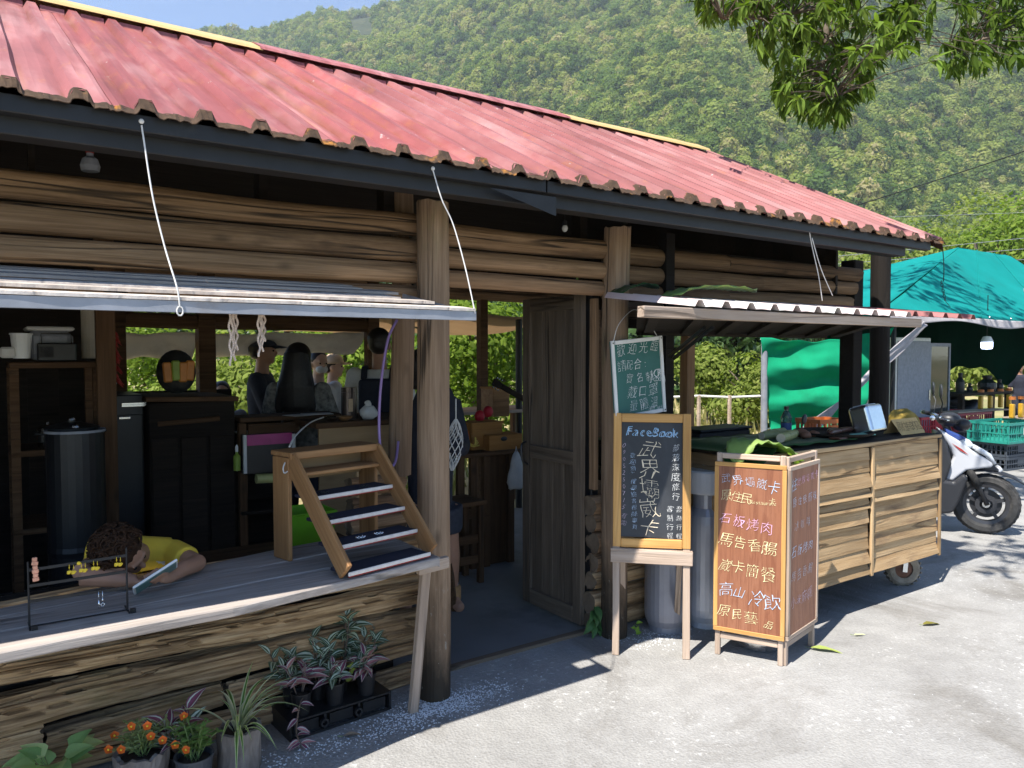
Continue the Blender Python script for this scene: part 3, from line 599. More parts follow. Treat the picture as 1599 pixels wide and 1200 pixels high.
for i in range(16):      # closed upper gables at both ends
    y = 3.22 + i*.18
    for x in (5.12, -1.72): b = MB(); b.bx(x, x+.025, y, y+.1795, 2.02 if x > 0 else 2.2, min(roof_pt(0, min(1, (y-EY)/(RY-EY))).z, RZ - max(0, y + .18 - RY)*SL) - .06); b.build('gable_board', M['dkwood'], cabin)
b = MB(); b.bx(2.98, 5.44, 3.335, 3.35, 1.74, 2.24); b.build('gap_shade_board', M['dkwood'], cabin); b = MB(); b.bx(-1.7, 1.66, 3.375, 3.39, .0, .70); b.build('gap_shade_board', M['dkwood'], cabin)  # dark boards added behind the logs so the gaps read as deep shade
# front posts
def post(x, y, rr_, z0, z1, mt, seed, name='post'):
    return log(name, (x, y, z0), (x + .004, y, z1), rr_, M[mt], cabin, seed=seed, seg=22, n=24, rough=.03, bend=.02, endmat=M['end'])
M['post1'] = wood('mossy_post', [(0.2,(0.11,0.07,0.043)),(0.45,(0.235,0.155,0.098)),(0.65,(0.33,0.23,0.15)),(0.85,(0.42,0.31,0.215))], crack=0.85, tone=0, moss=(0.13,0.135,0.06), moss_at=(0.58,0.75), foot=1)
post(1.73, 3.10, .074, -.02, 2.275, 'post1', 1); post(1.715, 3.38, .056, 1.0, 2.62, 'post', 2)
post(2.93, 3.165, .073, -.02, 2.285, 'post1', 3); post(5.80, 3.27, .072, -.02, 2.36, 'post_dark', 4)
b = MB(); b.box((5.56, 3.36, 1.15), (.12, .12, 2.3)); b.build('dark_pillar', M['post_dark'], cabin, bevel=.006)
for (x, y0, y1, w) in ((1.67, 285, 335, .10), (1.05, 265, 310, .035), (2.86, 325, 372, .05), (.2, 200, 260, .02)):
    b = MB(); b.bx(x-w/2, x+w/2, 3.36, 3.44, 2.2, 2.62); b.build('stub_post', M['dkwood'], cabin)
# upper logs
M['log_dk'] = wood('dark_log', [(0.28,(0.04,0.023,0.013)),(0.44,(0.125,0.076,0.042)),(0.58,(0.20,0.125,0.07)),(0.75,(0.30,0.195,0.115))], grain=(0.7,17,17), crack=0.9, stain=(0.05,0.03,0.018))  # same wood as the left upper logs, in darker tones
ZU = [[(2.18, .051), (2.064, .053), (1.953, .048), (1.85, .046)], [(2.162, .056), (2.046, .049), (1.95, .043)], [(2.155, .053), (2.045, .05), (1.94, .048), (1.84, .05)]]
for j, (z, rr_) in enumerate(ZU[0]): log('log', (-1.75, 3.205, z - .012), (1.70, 3.205, z + .008), rr_, M['log'], cabin, seed=10+j, seg=50, n=22, bend=.012, rough=.04, rot=.4)
for j, (z, rr_) in enumerate(ZU[1]): log('log', (1.70, 3.215, z), (2.90, 3.215, z + .002), rr_, M['log_warm'] if j == 2 else M['log'], cabin, seed=20+j, seg=30, n=22, taper=.08, endmat=M['end'])
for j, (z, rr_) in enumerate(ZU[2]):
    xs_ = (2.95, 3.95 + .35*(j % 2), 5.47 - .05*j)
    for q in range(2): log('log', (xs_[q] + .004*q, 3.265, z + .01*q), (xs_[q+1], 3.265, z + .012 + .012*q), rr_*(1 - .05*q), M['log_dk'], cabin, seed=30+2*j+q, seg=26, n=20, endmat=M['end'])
# lower front logs, rotten and mossy
for j, (z, rr_, mt, y) in enumerate(((.665, .056, 'rot', 3.30), (.545, .046, 'rot', 3.32), (.43, .058, 'rot', 3.285), (.295, .066, 'rot', 3.295), (.165, .053, 'rot', 3.315), (.052, .052, 'rot', 3.31))):
    for (x0, x1) in (((-1.7, 1.79),) if j < 4 else ((-1.7, .18), (.19, .83), (.85, 1.79)) if j == 4 else ((-1.7, .55), (.57, 1.79))):
        log('log', (x0, y, z - .006), (x1, y, z + .004), rr_, M[mt], cabin, seed=60+7*j+int(x0*3), seg=max(12, int((x1-x0)*44)), n=40, rough=.2, bend=.05, rag=.42, endmat=M['end'])
# short horizontal logs beside the inner post (right of the step rack)
for j, (z, rr_) in enumerate(((.965, .045), (.87, .045), (.775, .045), (.68, .045))):
    log('log', (1.44, 3.38, z), (1.72, 3.38, z), rr_, M['log_warm'] if j < 2 else M['log'], cabin, seed=90+j, seg=8, n=16, endmat=M['end'])
# lower logs right of the doorway, ends showing
zz = .06
for j in range(7):
    rr_ = .058 + .006*math.sin(j*2.1); log('log', (2.86 + .012*math.sin(j*5), 3.29, zz), (5.3, 3.29, zz), rr_, M['rot'] if j < 3 else M['log'], cabin, seed=110+j, seg=34, n=22, rough=.07, rag=.1, endmat=M['end']); zz += rr_*2 - .004
b = MB(); b.bx(2.95, 5.3, 3.22, 3.62, .86, .90); b.build('rear_counter', M['dkwood'], cabin, bevel=.004)

# sill boards: the front one follows a worn crooked edge
def sill_board(fr, bk, seed):
    b = MB(); xs_ = [-1.7 + i*(1.572+1.7)/60 for i in range(61)]; vs = []
    def ip(tab, x):
        for (xa, ya), (xb, yb) in zip(tab, tab[1:]):
            if x <= xb: return ya + (yb-ya)*(x-xa)/(xb-xa)
        return tab[-1][1]
    for x in xs_:
        f = ip(fr, x) + .006*N3((x*4, 1, 0), 1, seed) + .003*N3((x*17, 1, 0), 1, seed); k = ip(bk, x); zt = .744 + .003*N3((x*2, 5, 0), 1, seed)
        for q in range(5): vs.append((x, f + (k-f)*q/4, zt + .0025*N3((x*3, q*2.1, 3), 1, seed)))
        for q in range(4, -1, -1): vs.append((x, f + (k-f)*q/4, zt - .034))
    n = 10; fs = [(i*n+q, (i+1)*n+q, (i+1)*n+(q+1) % n, i*n+(q+1) % n) for i in range(60) for q in range(n)] + [tuple(range(n-1,-1,-1)), tuple(60*n+q for q in range(n))]
    b.add(vs, [tuple(reversed(f)) for f in fs]); return b.build('sill_board', M['sill'], cabin, bevel=.004)
FR = [(-1.7,2.57),(.05,2.607),(.69,2.622),(1.13,2.69),(1.6,2.77)]; MD = [(-1.7,2.78),(.05,2.80),(1.6,2.93)]; BK = [(-1.7,2.97),(.05,2.965),(1.6,3.14)]; B2 = [(-1.7,3.04),(.05,3.062),(1.1,3.30),(1.6,3.34)]
sill_board(FR, [(a, q-.004) for a, q in MD], 1); sill_board(MD, [(a, q-.004) for a, q in BK], 2); sill_board(BK, B2, 3)
plank('sill_leg', (1.571, 3.0, 0), (1.60, 2.93, .66), .042, .03, M['greywood'], cabin, up=(0,-1,0), wob=.002)
plank('sill_bracket', (1.535, 2.885, .675), (1.685, 2.885, .685), .05, .03, M['greywood'], cabin, up=(0,-1,0), wob=.003)

# left awning flap (hinged over the counter, held by wires)
aw = place('awning', None, Matrix.Translation(V((0, 3.12, 1.86))), cabin)
AYF, AZF, AYB, AZB = 2.5, 1.755, 3.11, 1.862
def awp(x, y, up=0): return V((x, y, AZF + (AZB-AZF)*(y-AYF)/(AYB-AYF) + up))
b = MB(); b.bx(-1.7, 1.59, AYF, AYF+.004, AZF-.034, AZF); b.bx(-1.7, 1.59, AYF+.004, AYF+.034, AZF-.034, AZF-.030); b.bar((1.588, AYF+.036, AZF-.018), awp(1.588, AYB, -.018), .004, .034); b.build('awning_frame', M['galv'], aw)
ys = [2.496, 2.575, 2.66, 2.78, 2.90, 3.0, 3.1]
for q in range(6):
    x1 = (1.585, 1.45, 1.35, 1.4, 1.3, 1.3)[q]; b = MB(); n_ = 90; th = .010; vs = []
    y0, y1, up = ys[q], ys[q+1] + .03, .002 + .007*min(q, 3) + (.006 if q == 1 else 0)
    for i in range(n_+1):
        x = -1.7 + (x1+1.7)*i/n_; w = .003*N3((x*7, q, 0), 1, q) + (.0035*(i % 2) if q in (1, 3) else 0)
        for (yy, u2) in ((y0 + w, 0), (y0 + w, th), (y1, th - .006), (y1, -.006)): vs.append(awp(x, yy, up + u2 + .003*N3((x*1.5, yy, 0), 1, 8+q)))
    fs = [(i*4+k, i*4+(k+1) % 4, (i+1)*4+(k+1) % 4, (i+1)*4+k) for i in range(n_) for k in range(4)] + [(3,2,1,0), tuple(n_*4+k for k in range(4))]
    b.add(vs, fs); b.build('awning_board', M['awnboard'] if q < 3 else M['sill'], aw)
for x in (-1.2, -.4, .4, 1.2):
    b = MB(); b.bar(awp(x, AYF+.04, -.02), awp(x, AYB, -.02), .03, .03); b.build('awning_rib', M['dkwood'], aw)
def wire(pts, rr_=.0027, name='stay_wire', parent=cabin, mt='twine', n=6):
    b = MB(); b.tube(pts, rr_, n); return b.build(name, M[mt], parent, smooth=True)
def curve(ps, n=10):
    ps = [V(p) for p in ps]; out = []
    for i in range(len(ps)-1):
        p0, p1, p2, p3 = ps[max(i-1,0)], ps[i], ps[i+1], ps[min(i+2,len(ps)-1)]
        for k in range(n):
            t = k/n; out.append(0.5*((2*p1) + (p2-p0)*t + (2*p0-5*p1+4*p2-p3)*t*t + (-p0+3*p1-3*p2+p3)*t**3))
    return out + [ps[-1]]
e1 = onY(221, 196, EY-.004); f1 = onY(281, 480, AYF-.003)
wire(curve([e1, onY(224, 215, EY-.004), onY(238, 305, EY-.03), onY(257, 385, 2.54), onY(276, 448, 2.5), f1])); b = MB(); b.ell(e1 + V((0,.0,.012)), .008, 8, 6); b.build('wire_bolt', M['twine'], cabin)
wire([f1 + V((.009*math.sin(q), 0, -.012 + .014*math.cos(q))) for q in [k*.7 for k in range(10)]], .0025)
e2 = onY(676, 266, EY-.004); f2 = onY(742, 490, AYF-.003)
wire(curve([e2, onY(690, 312, EY-.02), onY(708, 352, 2.57), onY(727, 420, 2.53), f2])); b = MB(); b.ell(e2 + V((0,0,.006)), .008, 8, 6); b.build('wire_bolt', M['twine'], cabin)
wire(curve([onY(1264, 362, 2.61), onY(1268, 385, 2.62), onY(1278, 430, 2.63), onY(1284, 470, 2.64)])); wire(curve([onY(1268, 372, 2.61), onY(1282, 420, 2.62), onY(1300, 462, 2.63)]))

# right awning: corrugated sheet lying on a wooden flap frame
ra = place('awning', None, Matrix.Translation(V((3.8, 3.12, 1.8))), cabin); ra['label'] = 'right awning with a white corrugated sheet'
F0 = onY(1000, 487, 2.46); F1 = onY(1434, 505, 2.46); zf = (F0.z + F1.z)/2
plank('awning_beam', (F0.x, 2.46, zf), (F1.x, 2.46, zf), .045, .05, M['greywood'], ra, up=(0,0,1)); plank('awning_beam', (F0.x+.62, 3.1, zf-.06), (F1.x, 3.1, zf-.06), .045, .05, M['dkwood'], ra)
for k in range(7):
    x = F0.x + .12 + k*.3; b = MB(); b.bar((x, 2.49, zf-.01), (x + .55, 3.08, zf-.063), .05, .03); b.build('awning_rafter', M['dkwood'], ra)
b = MB(); b.prism([(F0.x, 2.48), (F1.x, 2.48), (F1.x, 3.12), (F0.x+.62, 3.12)], .008)
for p in b.v: p.z += zf + .018 - .085*(p.y-2.48)/.64
b.build('awning_deck', M['dkwood'], ra)
M['whitesheet'] = roofmat('pale_roof_sheet', (0.55,0.44,0.42), 0.0)
S0, S1 = onY(1068, 468, 2.9).x, onY(1524, 497, 2.42).x
for q, (x0, x1, mt) in enumerate(((onY(1075, 478, 2.46).x, onY(1440, 492, 2.42).x, 'whitesheet'), (onY(1425, 490, 2.42).x, S1, 'roof'))):
    pr = []; x = x0
    while x < x1: pr += [(x, 0), (x+.022, .03), (x+.05, .03), (x+.072, 0), (x+.12, .003)]; x += .185
    pr = [p for p in pr if p[0] <= x1]; n = len(pr); NS = 5
    vs = [V((xx, 2.42 + .62*j/NS, zf + .032 + zz + .075*j/NS + .006*q)) for j in range(NS+1) for xx, zz in pr]
    b = MB(); b.add(vs, [(j*n+i, j*n+i+1, (j+1)*n+i+1, (j+1)*n+i) for j in range(NS) for i in range(n-1)]); b.build('awning_sheet', M[mt], ra, solid=.0016)
for (a_, c_) in ((onY(1052, 560, 3.1), onY(1112, 512, 2.62)), (onY(1046, 556, 3.1), onY(1100, 512, 2.66))):
    b = MB(); b.tube([a_, c_], .011, 6); b.build('awning_strut', M['black'], ra)
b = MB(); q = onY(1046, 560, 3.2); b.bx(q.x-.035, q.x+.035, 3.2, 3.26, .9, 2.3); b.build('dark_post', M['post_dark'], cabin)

# door, standing open inwards, and its jamb
dr = place('door', None, Matrix.Translation(V((2.872, 3.33, 0))), cabin)
DX, DY0, DY1 = 2.842, 3.335, 3.905
wd = (DY1-DY0)
for k in range(4):
    y0 = DY0 + .075 + k*(wd-.15)/4; 
    plank('door_plank', (DX+.012, y0 + (wd-.15)/8, .10), (DX+.012, y0 + (wd-.15)/8, 1.86), (wd-.15)/4 - .003, .018, M['door'], dr, up=(-1,0,0), seed=k, wob=.001, bevel=.002)
for (y, w) in ((DY0+.038, .075), (DY1-.038, .075)): plank('door_stile', (DX, y, .03), (DX, y, 1.925), w, .034, M['door'], dr, up=(-1,0,0), seed=3, wob=.002)
for (z, h_) in ((.075, .09), (.985, .08), (1.885, .08)): plank('door_rail', (DX-.001, DY0+.077, z), (DX-.001, DY1-.077, z), h_, .034, M['door'], dr, up=(-1,0,0), seed=5, wob=.002)
b = MB(); b.tube(curve([(DX-.02, DY1-.04, 1.04), (DX-.06, DY1-.05, 1.02), (DX-.06, DY1-.06, .93), (DX-.02, DY1-.065, .90)], 5), .007, 6); b.build('door_handle', M['black'], dr)
b = MB(); b.bx(2.872, 2.925, 3.30, 3.36, 0, 1.93); b.build('door_jamb', M['steel'], cabin, bevel=.004)
plank('jamb_board', (2.875, 3.285, .82), (2.875, 3.285, 1.9), .05, .03, M['log'], cabin, up=(-1,0,0))
plank('threshold', (1.93, 3.30, .006), (2.86, 3.30, .006), .045, .025, M['door'], cabin, wob=.006)

HAZE = 0.00036
if HAZE:
    b = MB(); b.bx(-110, 1160, -110, 1160, -1.0, 640); m = bpy.data.materials.new('pale_air'); m.use_nodes = True; nt = m.node_tree; nt.nodes.remove(nt.nodes['Principled BSDF'])
    pv = nt.nodes.new('ShaderNodeVolumePrincipled'); pv.inputs['Density'].default_value = HAZE; pv.inputs['Color'].default_value = (.82,.90,1,1); pv.inputs['Anisotropy'].default_value = .25; nt.links.new(pv.outputs[0], nt.nodes['Material Output'].inputs['Volume'])
    b.build('haze', m, M=Matrix.Identity(4), kind='stuff', label='pale summer haze over the valley', cat='haze')
# ================================================================== writing
_GL = {}
def glyph(ch):
    if ch not in _GL:
        c = bpy.data.curves.new('glyph', 'FONT'); c.body = ch; c.size = 1.0; c.resolution_u = 2; c.offset = -0.018
        o = bpy.data.objects.new('glyph', c); COL.objects.link(o); dg = bpy.context.evaluated_depsgraph_get(); dg.update()
        me = bpy.data.meshes.new_from_object(o.evaluated_get(dg)); vs = [tuple(v.co) for v in me.vertices]; fs = [tuple(p.vertices) for p in me.polygons]
        bpy.data.objects.remove(o); bpy.data.meshes.remove(me); bpy.data.curves.remove(c); _GL[ch] = (vs, fs)
    return _GL[ch]
def write(name, runs, O, ux, uv, mat, parent, lift=0.0015, seed=0, label=None):
    """runs: (text, u, v, size, du, dv) in board units from O along ux (right) and uv (down); each character sits a little askew, like handwriting"""
    if len(runs) > 1:
        for q, rn in enumerate(runs): write(name, [rn], O, ux, uv, mat, parent, lift, seed*7 + q)
        return
    O, ux, uv = V(O), V(ux).normalized(), V(uv).normalized(); nz = ux.cross(-uv).normalized(); r = random.Random(seed); b = MB()
    for (tx, u, v, sz, du, dv) in runs:
        for k, ch in enumerate(tx):
            if ch == ' ': continue
            vs, fs = glyph(ch)
            if not vs: continue
            cx = (min(p[0] for p in vs)+max(p[0] for p in vs))/2; a = r.uniform(-.16, .2); sh = r.uniform(-.1, .35); sx = r.uniform(.85, 1.12); s2 = sz*r.uniform(.88, 1.12)
            ca, sa = math.cos(a), math.sin(a); P = []
            for (x, y, z) in vs:
                x2 = (x - cx) + sh*(y-.35); y2 = (y - .35)
                w = .045*math.sin(6*y2 + k*1.3) + .02*math.sin(15*y2+x2*9+k); x2 = (x2 + w)*sx; x3, y3 = x2*ca - y2*sa, x2*sa + y2*ca
                P.append(O + ux*(u + du*k + x3*s2) - uv*(-(v + dv*k) + y3*s2) + nz*lift)
            b.add(P, fs)
    lo = sum(b.v, V((0,0,0)))/len(b.v); return b.build(name, M[mat], parent, label=label)
def chalk(name, col):
    m, nt, b = _nt(name); co = _co(nt, 'Object', True); n = _noise(nt, co, 160, 3, 0.7); b.inputs['Base Color'].default_value = (*col, 1); b.inputs['Roughness'].default_value = .95
    nt.links.new(_map(nt, n, .28, .5, .35, 1.0), b.inputs['Alpha']); return m
M['ck_white'] = chalk('white_chalk', (.78,.78,.76)); M['ck_cream'] = chalk('cream_chalk', (.85,.72,.52)); M['ck_blue'] = chalk('blue_chalk', (.30,.55,.80)); M['ck_lblue'] = chalk('pale_blue_chalk', (.50,.64,.80))
M['ck_pink'] = chalk('pink_chalk', (.78,.45,.62)); M['ck_yellow'] = chalk('yellow_chalk', (.80,.76,.42)); M['ck_mauve'] = chalk('mauve_chalk', (.52,.42,.50)); M['ck_dull'] = chalk('dull_chalk', (.42,.45,.50)); M['ink'] = plain('black_ink', (.03,.025,.02), .8, 0, .1)
def boardmat(name, col, smear, grain=None):
    m, nt, b = _nt(name); co = _co(nt, 'Object', False); n = _noise(nt, co, 3.5, 5, .6, (1, 1, .5), 1.0)
    out = _mix(nt, 'MIX', _map(nt, n, .42, .75, 0, .55), col, smear)
    if grain:
        g = _noise(nt, co, 2.0, 5, .6, (22, 22, 1.6), 1.5); out = _mix(nt, 'MIX', _map(nt, g, .45, .62, 0, .75), out, grain)
    nt.links.new(out, b.inputs['Base Color']); b.inputs['Roughness'].default_value = .5; b.inputs['Specular IOR Level'].default_value = .4; return m
M['bd_black'] = boardmat('chalkboard_slate', (.022,.024,.028), (.075,.08,.09)); M['bd_green'] = boardmat('green_board', (.012,.10,.085), (.03,.15,.13)); M['bd_brown'] = boardmat('brown_laminate', (.28,.11,.055), (.32,.15,.09), (.19,.065,.032))
M['whiteframe'] = plain('white_frame', (.66,.65,.63), .5, 0, .06, 20, .03, dirt=(.42,.38,.34), dirt_at=(.62,.8))

# ------------------------------------------------------------------ easel chalkboard
ea = thing('chalkboard_easel', 'black chalkboard in an orange wood frame standing on a grey wooden easel', 'chalkboard', (2.88, 2.84, 0))
EL, ER = V((2.741, 2.977, 0)), V((3.028, 2.696, 0)); eu = (ER-EL).normalized(); en = V((eu.y, -eu.x, 0)); lean = V((0,0,1))*.994 - en*.075; lean.normalize(); EW = (ER-EL).length
def ep(u, z, o=0): return EL + eu*u + lean*(z/lean.z) + en*o
for u in (.018, EW-.018): plank('easel_leg', ep(u, 0), ep(u, .60), .036, .03, M['greywood'], ea, up=en, seed=int(u*50))
for u in (.05, EW-.05): plank('easel_back_leg', ep(u, .55, -.04), EL + eu*u - en*.42, .03, .022, M['greywood'], ea, up=en)
plank('easel_shelf', ep(-.012, .527, .012), ep(EW+.012, .522, .012), .075, .03, M['greywood'], ea, up=en, wob=.004)
ZB0, ZB1 = .60, 1.275
for (u, w) in ((.02, .042), (EW-.02, .042)): plank('board_frame', ep(u, ZB0-.03, .005), ep(u, ZB1, .005), w, .028, M['orange'], ea, up=en, wob=.001)
plank('board_frame', ep(.042, ZB1-.024, .005), ep(EW-.042, ZB1-.024, .005), .046, .026, M['orange'], ea, up=en, wob=.001); plank('board_frame', ep(.042, ZB0-.008, .005), ep(EW-.042, ZB0-.008, .005), .046, .026, M['orange'], ea, up=en, wob=.001)
b = MB(); c = ep(EW/2, (ZB0+ZB1)/2, -.002); R3 = Matrix((eu, lean.cross(eu), lean)).transposed(); b.box((0,0,0), (EW-.07, .006, ZB1-ZB0-.04), None)
bd = b.build('chalkboard', M['bd_black'], ea, M=Matrix.Translation(c) @ R3.to_4x4())
BO = ep(.041, ZB1-.047, .002); BW = EW-.082; BH = ZB1-ZB0-.05; up_ = -lean
def bw(runs, mat, sd): write('writing', [(t, u*BW, v*BH, s*BW, du*BW, dv*BH) for (t, u, v, s, du, dv) in runs], BO, eu, up_, mat, ea, seed=sd)
bw([('武界壩崴卡', .46, .235, .34, 0, .165)], 'ck_cream', 1)
bw([('部落深度旅行', .89, .215, .14, 0, .082)], 'ck_white', 2)
bw([('客制行程', .80, .73, .115, 0, .075)], 'ck_white', 3); bw([('套裝行程', .945, .73, .105, 0, .075)], 'ck_white', 9)
bw([('歡迎網路搜尋臉書粉絲專頁', .185, .285, .095, .004, .055)], 'ck_lblue', 4)
bw([('0905250715', .045, .20, .10, .0, .058)], 'ck_mauve', 5); bw([('有電', .05, .80, .10, 0, .06)], 'ck_mauve', 8)
bw([('FaceBook', .13, .075, .23, .108, .002)], 'ck_blue', 6); bw([('FaceBook', .14, .082, .19, .108, .002)], 'ck_lblue', 7)

# ------------------------------------------------------------------ green board hanging above it
gb = thing('green_chalkboard', 'green chalkboard with white frame hung tilted on a wire above the easel', 'chalkboard', (2.96, 3.03, 1.2))
YG = 3.035; TL, TR, BR_, BL_ = onY(949, 532, YG), onY(1031, 523, YG), onY(1041, 646, YG), onY(961, 656, YG)
gx = (TR-TL).normalized(); gn = V((0,-1,0)); gz = (TL-BL_).normalized(); gz = (gz - gz.dot(gx)*gx).normalized(); GW, GH = (TR-TL).length, (TL-BL_).length; gc = (TL+TR+BR_+BL_)/4
GM = Matrix((gx, gx.cross(gz)*-1, gz)).transposed().to_4x4(); GM.translation = gc
GM = Matrix((gx, gz.cross(gx), gz)).transposed().to_4x4(); GM.translation = gc
b = MB(); b.box((0,0,0), (GW-.01, .008, GH-.01)); b.build('board', M['bd_green'], gb, M=GM)
def gp(u, v, o=.0): return gc + gx*(u-.5)*GW - gz*(v-.5)*GH + gn*o
for (p0, p1) in (((.04,.0),(.04,1)), ((.96,.0),(.96,1)), ((.085,.028),(.915,.028)), ((.085,.972),(.915,.972))): plank('board_frame', gp(*p0, .006), gp(*p1, .006), .021, .014, M['whiteframe'], gb, up=gn, wob=0, bevel=.002)
for (u, v) in ((.04,.03),(.96,.03),(.04,.97),(.96,.97)):
    b = MB(); b.ell(gp(u, v, .014), .004, 6, 4); b.build('screw', M['steel'], gb)
nail = onY(990, 484, 3.08); b = MB(); b.tube(curve([gp(.08, .01), gp(.2, -.2), nail + V((0,-.0,0)), gp(.72, -.22), gp(.92, .01)], 6), .0022, 5); b.build('hanging_wire', M['twine'], gb, smooth=True)
def gw(runs, mat, sd): write('writing', [(t, u*GW, v*GH, s*GW, du*GW, dv*GH) for (t, u, v, s, du, dv) in runs], gp(0, 0, .0048), gx, -gz, mat, gb, seed=sd)
gw([('歡迎光臨', .19, .135, .165, .215, -.003), ('請配合:', .19, .33, .16, .15, 0), ('實名制', .32, .50, .16, .19, .004), ('戴口罩', .36, .68, .17, .20, .004), ('量體溫', .37, .85, .17, .20, 0), ('謝謝', .70, .945, .12, .16, .01)], 'ck_white', 11)
gw([(']', .73, .50, .2, 0, 0), ('(QR', .79, .475, .155, .06, 0), ('code)', .80, .545, .13, .05, 0)], 'ck_white', 12)

# ------------------------------------------------------------------ two-leaf menu stand
ms = thing('menu_stand', 'two leaf wooden menu stand with brown boards chalked in colours beside the cart', 'menu stand', (3.42, 2.5, 0))
ML, MF, MR = V((3.20, 2.674, 0)), V((3.352, 2.362, 0)), V((3.722, 2.444, 0))
def leaf_stand(A, B, zt, face, top_tilt, items, sd):
    u = (B-A).normalized(); n = V((u.y, -u.x, 0)) * face; W = (B-A).length; Z = V((0,0,1))
    P = lambda a, z, o=0.0: A + u*a + Z*z + n*o
    for a in (.014, W-.014): plank('stand_leg', P(a, 0), P(a, zt), .027, .027, M['greywood'], ms, up=n, seed=sd, wob=.001)
    plank('stand_rail', P(.028, zt-.016), P(W-.028, zt-.016), .028, .022, M['greywood'], ms, up=n, wob=.001); plank('stand_rail', P(.028, .105), P(W-.028, .105), .03, .022, M['greywood'], ms, up=n, wob=.001)
    z0, z1 = .145, zt - .058
    for (p, q) in ((P(-.006, z1, .018), P(W+.006, z1, .018)), (P(-.006, z0, .018), P(W+.006, z0, .018)), (P(.004, z0+.012, .018), P(.004, z1-.012, .018)), (P(W-.004, z0+.012, .018), P(W-.004, z1-.012, .018))):
        plank('board_frame', p, q, .022, .016, M['orange'] if sd == 1 else M['greywood'], ms, up=n, wob=.0008, bevel=.002)
    bb = MB(); bb.box((0,0,0), (W-.012, .008, z1-z0-.02)); bb.build('menu_board', M['bd_brown'], ms, M=Matrix.Translation(P(W/2, (z0+z1)/2, .018)) @ Matrix((u, -n, Z)).transposed().to_4x4())
    O = P(0, z1, .0235); H = z1-z0
    for k, (runs, mt) in enumerate(items): write('writing', [(t, a*W, v*H, s*W, du*W, dv*H) for (t, a, v, s, du, dv) in runs], O, u, V((0,0,-1)), mt, ms, seed=sd*10+k)
leaf_stand(ML, MF, 1.075, 1, 0, [([('武界壩崴', .15, .085, .162, .175, .006), ('卡', .84, .12, .20, 0, 0)], 'ck_lblue'), ([('原住民', .16, .185, .17, .15, .006), ('Restaurant', .53, .212, .085, .038, 0), ('卡', .82, .20, .12, 0, 0)], 'ck_yellow'),
    ([('石板烤肉', .15, .325, .19, .20, .012)], 'ck_pink'), ([('馬告香腸', .16, .455, .22, .21, .008)], 'ck_yellow'), ([('崴卡', .16, .61, .23, .18, 0), ('簡餐', .55, .625, .24, .23, .01)], 'ck_yellow'), ([('高山', .17, .755, .21, .20, .008), ('冷飲', .62, .785, .24, .22, .01)], 'ck_lblue'), ([('原民藝', .14, .885, .19, .20, .01), ('品', .80, .93, .15, 0, 0)], 'ck_yellow')], 1)
leaf_stand(MF, MR, 1.07, 1, 0, [([('往', .12, .10, .17, 0, 0)], 'ck_lblue'), ([('武界壩崴卡', .27, .09, .125, .155, -.004)], 'ck_pink'), ([('原住民簡餐', .14, .205, .13, .175, 0)], 'ck_lblue'), ([('冰咖啡', .22, .35, .15, .20, 0)], 'ck_dull'), ([('石板烤肉', .14, .50, .16, .19, 0)], 'ck_lblue'), ([('馬告香腸', .14, .645, .16, .19, 0)], 'ck_dull'), ([('小米麻糬', .14, .80, .17, .19, 0)], 'ck_mauve')], 2)
b = MB(); b.box(tuple(MF + V((.004, .0, .86))), (.012, .012, .035)); b.build('hinge', M['chrome'], ms)
b = MB(); b.box(tuple(MF + V((.004, .0, .25))), (.012, .012, .035)); b.build('hinge', M['chrome'], ms)

# ------------------------------------------------------------------ gas cylinders and pot
def gascyl(x, y, rr_, h, body, collar, label):
    t = thing('gas_cylinder', label, 'gas cylinder', (x, y, 0), 0, 'gas cylinders between the two boards'); b = MB()
    b.lathe([(rr_*.78, .03), (rr_*.86, .035), (rr_*.97, .07), (rr_, .11), (rr_, h*.78), (rr_*.95, h*.84), (rr_*.72, h*.89), (rr_*.3, h*.9)], 28, V((x, y, 0))); b.build('body', M[body], t, smooth=40)
    b = MB(); b.lathe([(rr_*.80, 0), (rr_*.80, .06)], 24, V((x, y, 0)), caps=False); b.build('foot_ring', M[body], t, solid=.004)
    b = MB(); b.lathe([(rr_*.66, h*.87), (rr_*.66, h)], 24, V((x, y, 0)), caps=False); b.build('collar', M[collar], t, solid=.004)
    b = MB(); b.lathe([(.02, h*.89), (.02, h*.95), (.035, h*.95), (.035, h*.98)], 12, V((x, y, 0))); b.build('valve', M['gold'], t); return t
M['cyl_a'] = plain('grey_lilac_paint', (.27,.27,.30), .38, .3, .12, 6, .03, dirt=(.1,.1,.1), dirt_at=(.6,.8)); M['cyl_b'] = plain('blue_grey_paint', (.46,.48,.53), .3, .35, .1, 6, .03)
gascyl(3.26, 3.085, .125, .86, 'cyl_a', 'cyl_a', 'dark grey gas cylinder behind the right leg of the chalkboard easel'); gascyl(3.50, 3.00, .115, .78, 'cyl_b', 'cyl_b', 'pale blue grey gas cylinder between easel and brown menu stand')
wc = thing('white_canister', 'white enamel canister standing on the pale gas cylinder', 'canister', (3.50, 3.00, .78)); b = MB(); b.lathe([(.0,.0),(.115,.0),(.12,.012),(.12,.125),(.112,.135),(.0,.14)], 28, V((3.50, 3.00, .782)), caps=False); b.build('body', M['white'], wc, smooth=40); b = MB(); b.lathe([(.03,0),(.03,.02),(.0,.03)], 12, V((3.50,3.00,.922)), caps=False); b.build('lid_knob', M['white'], wc)
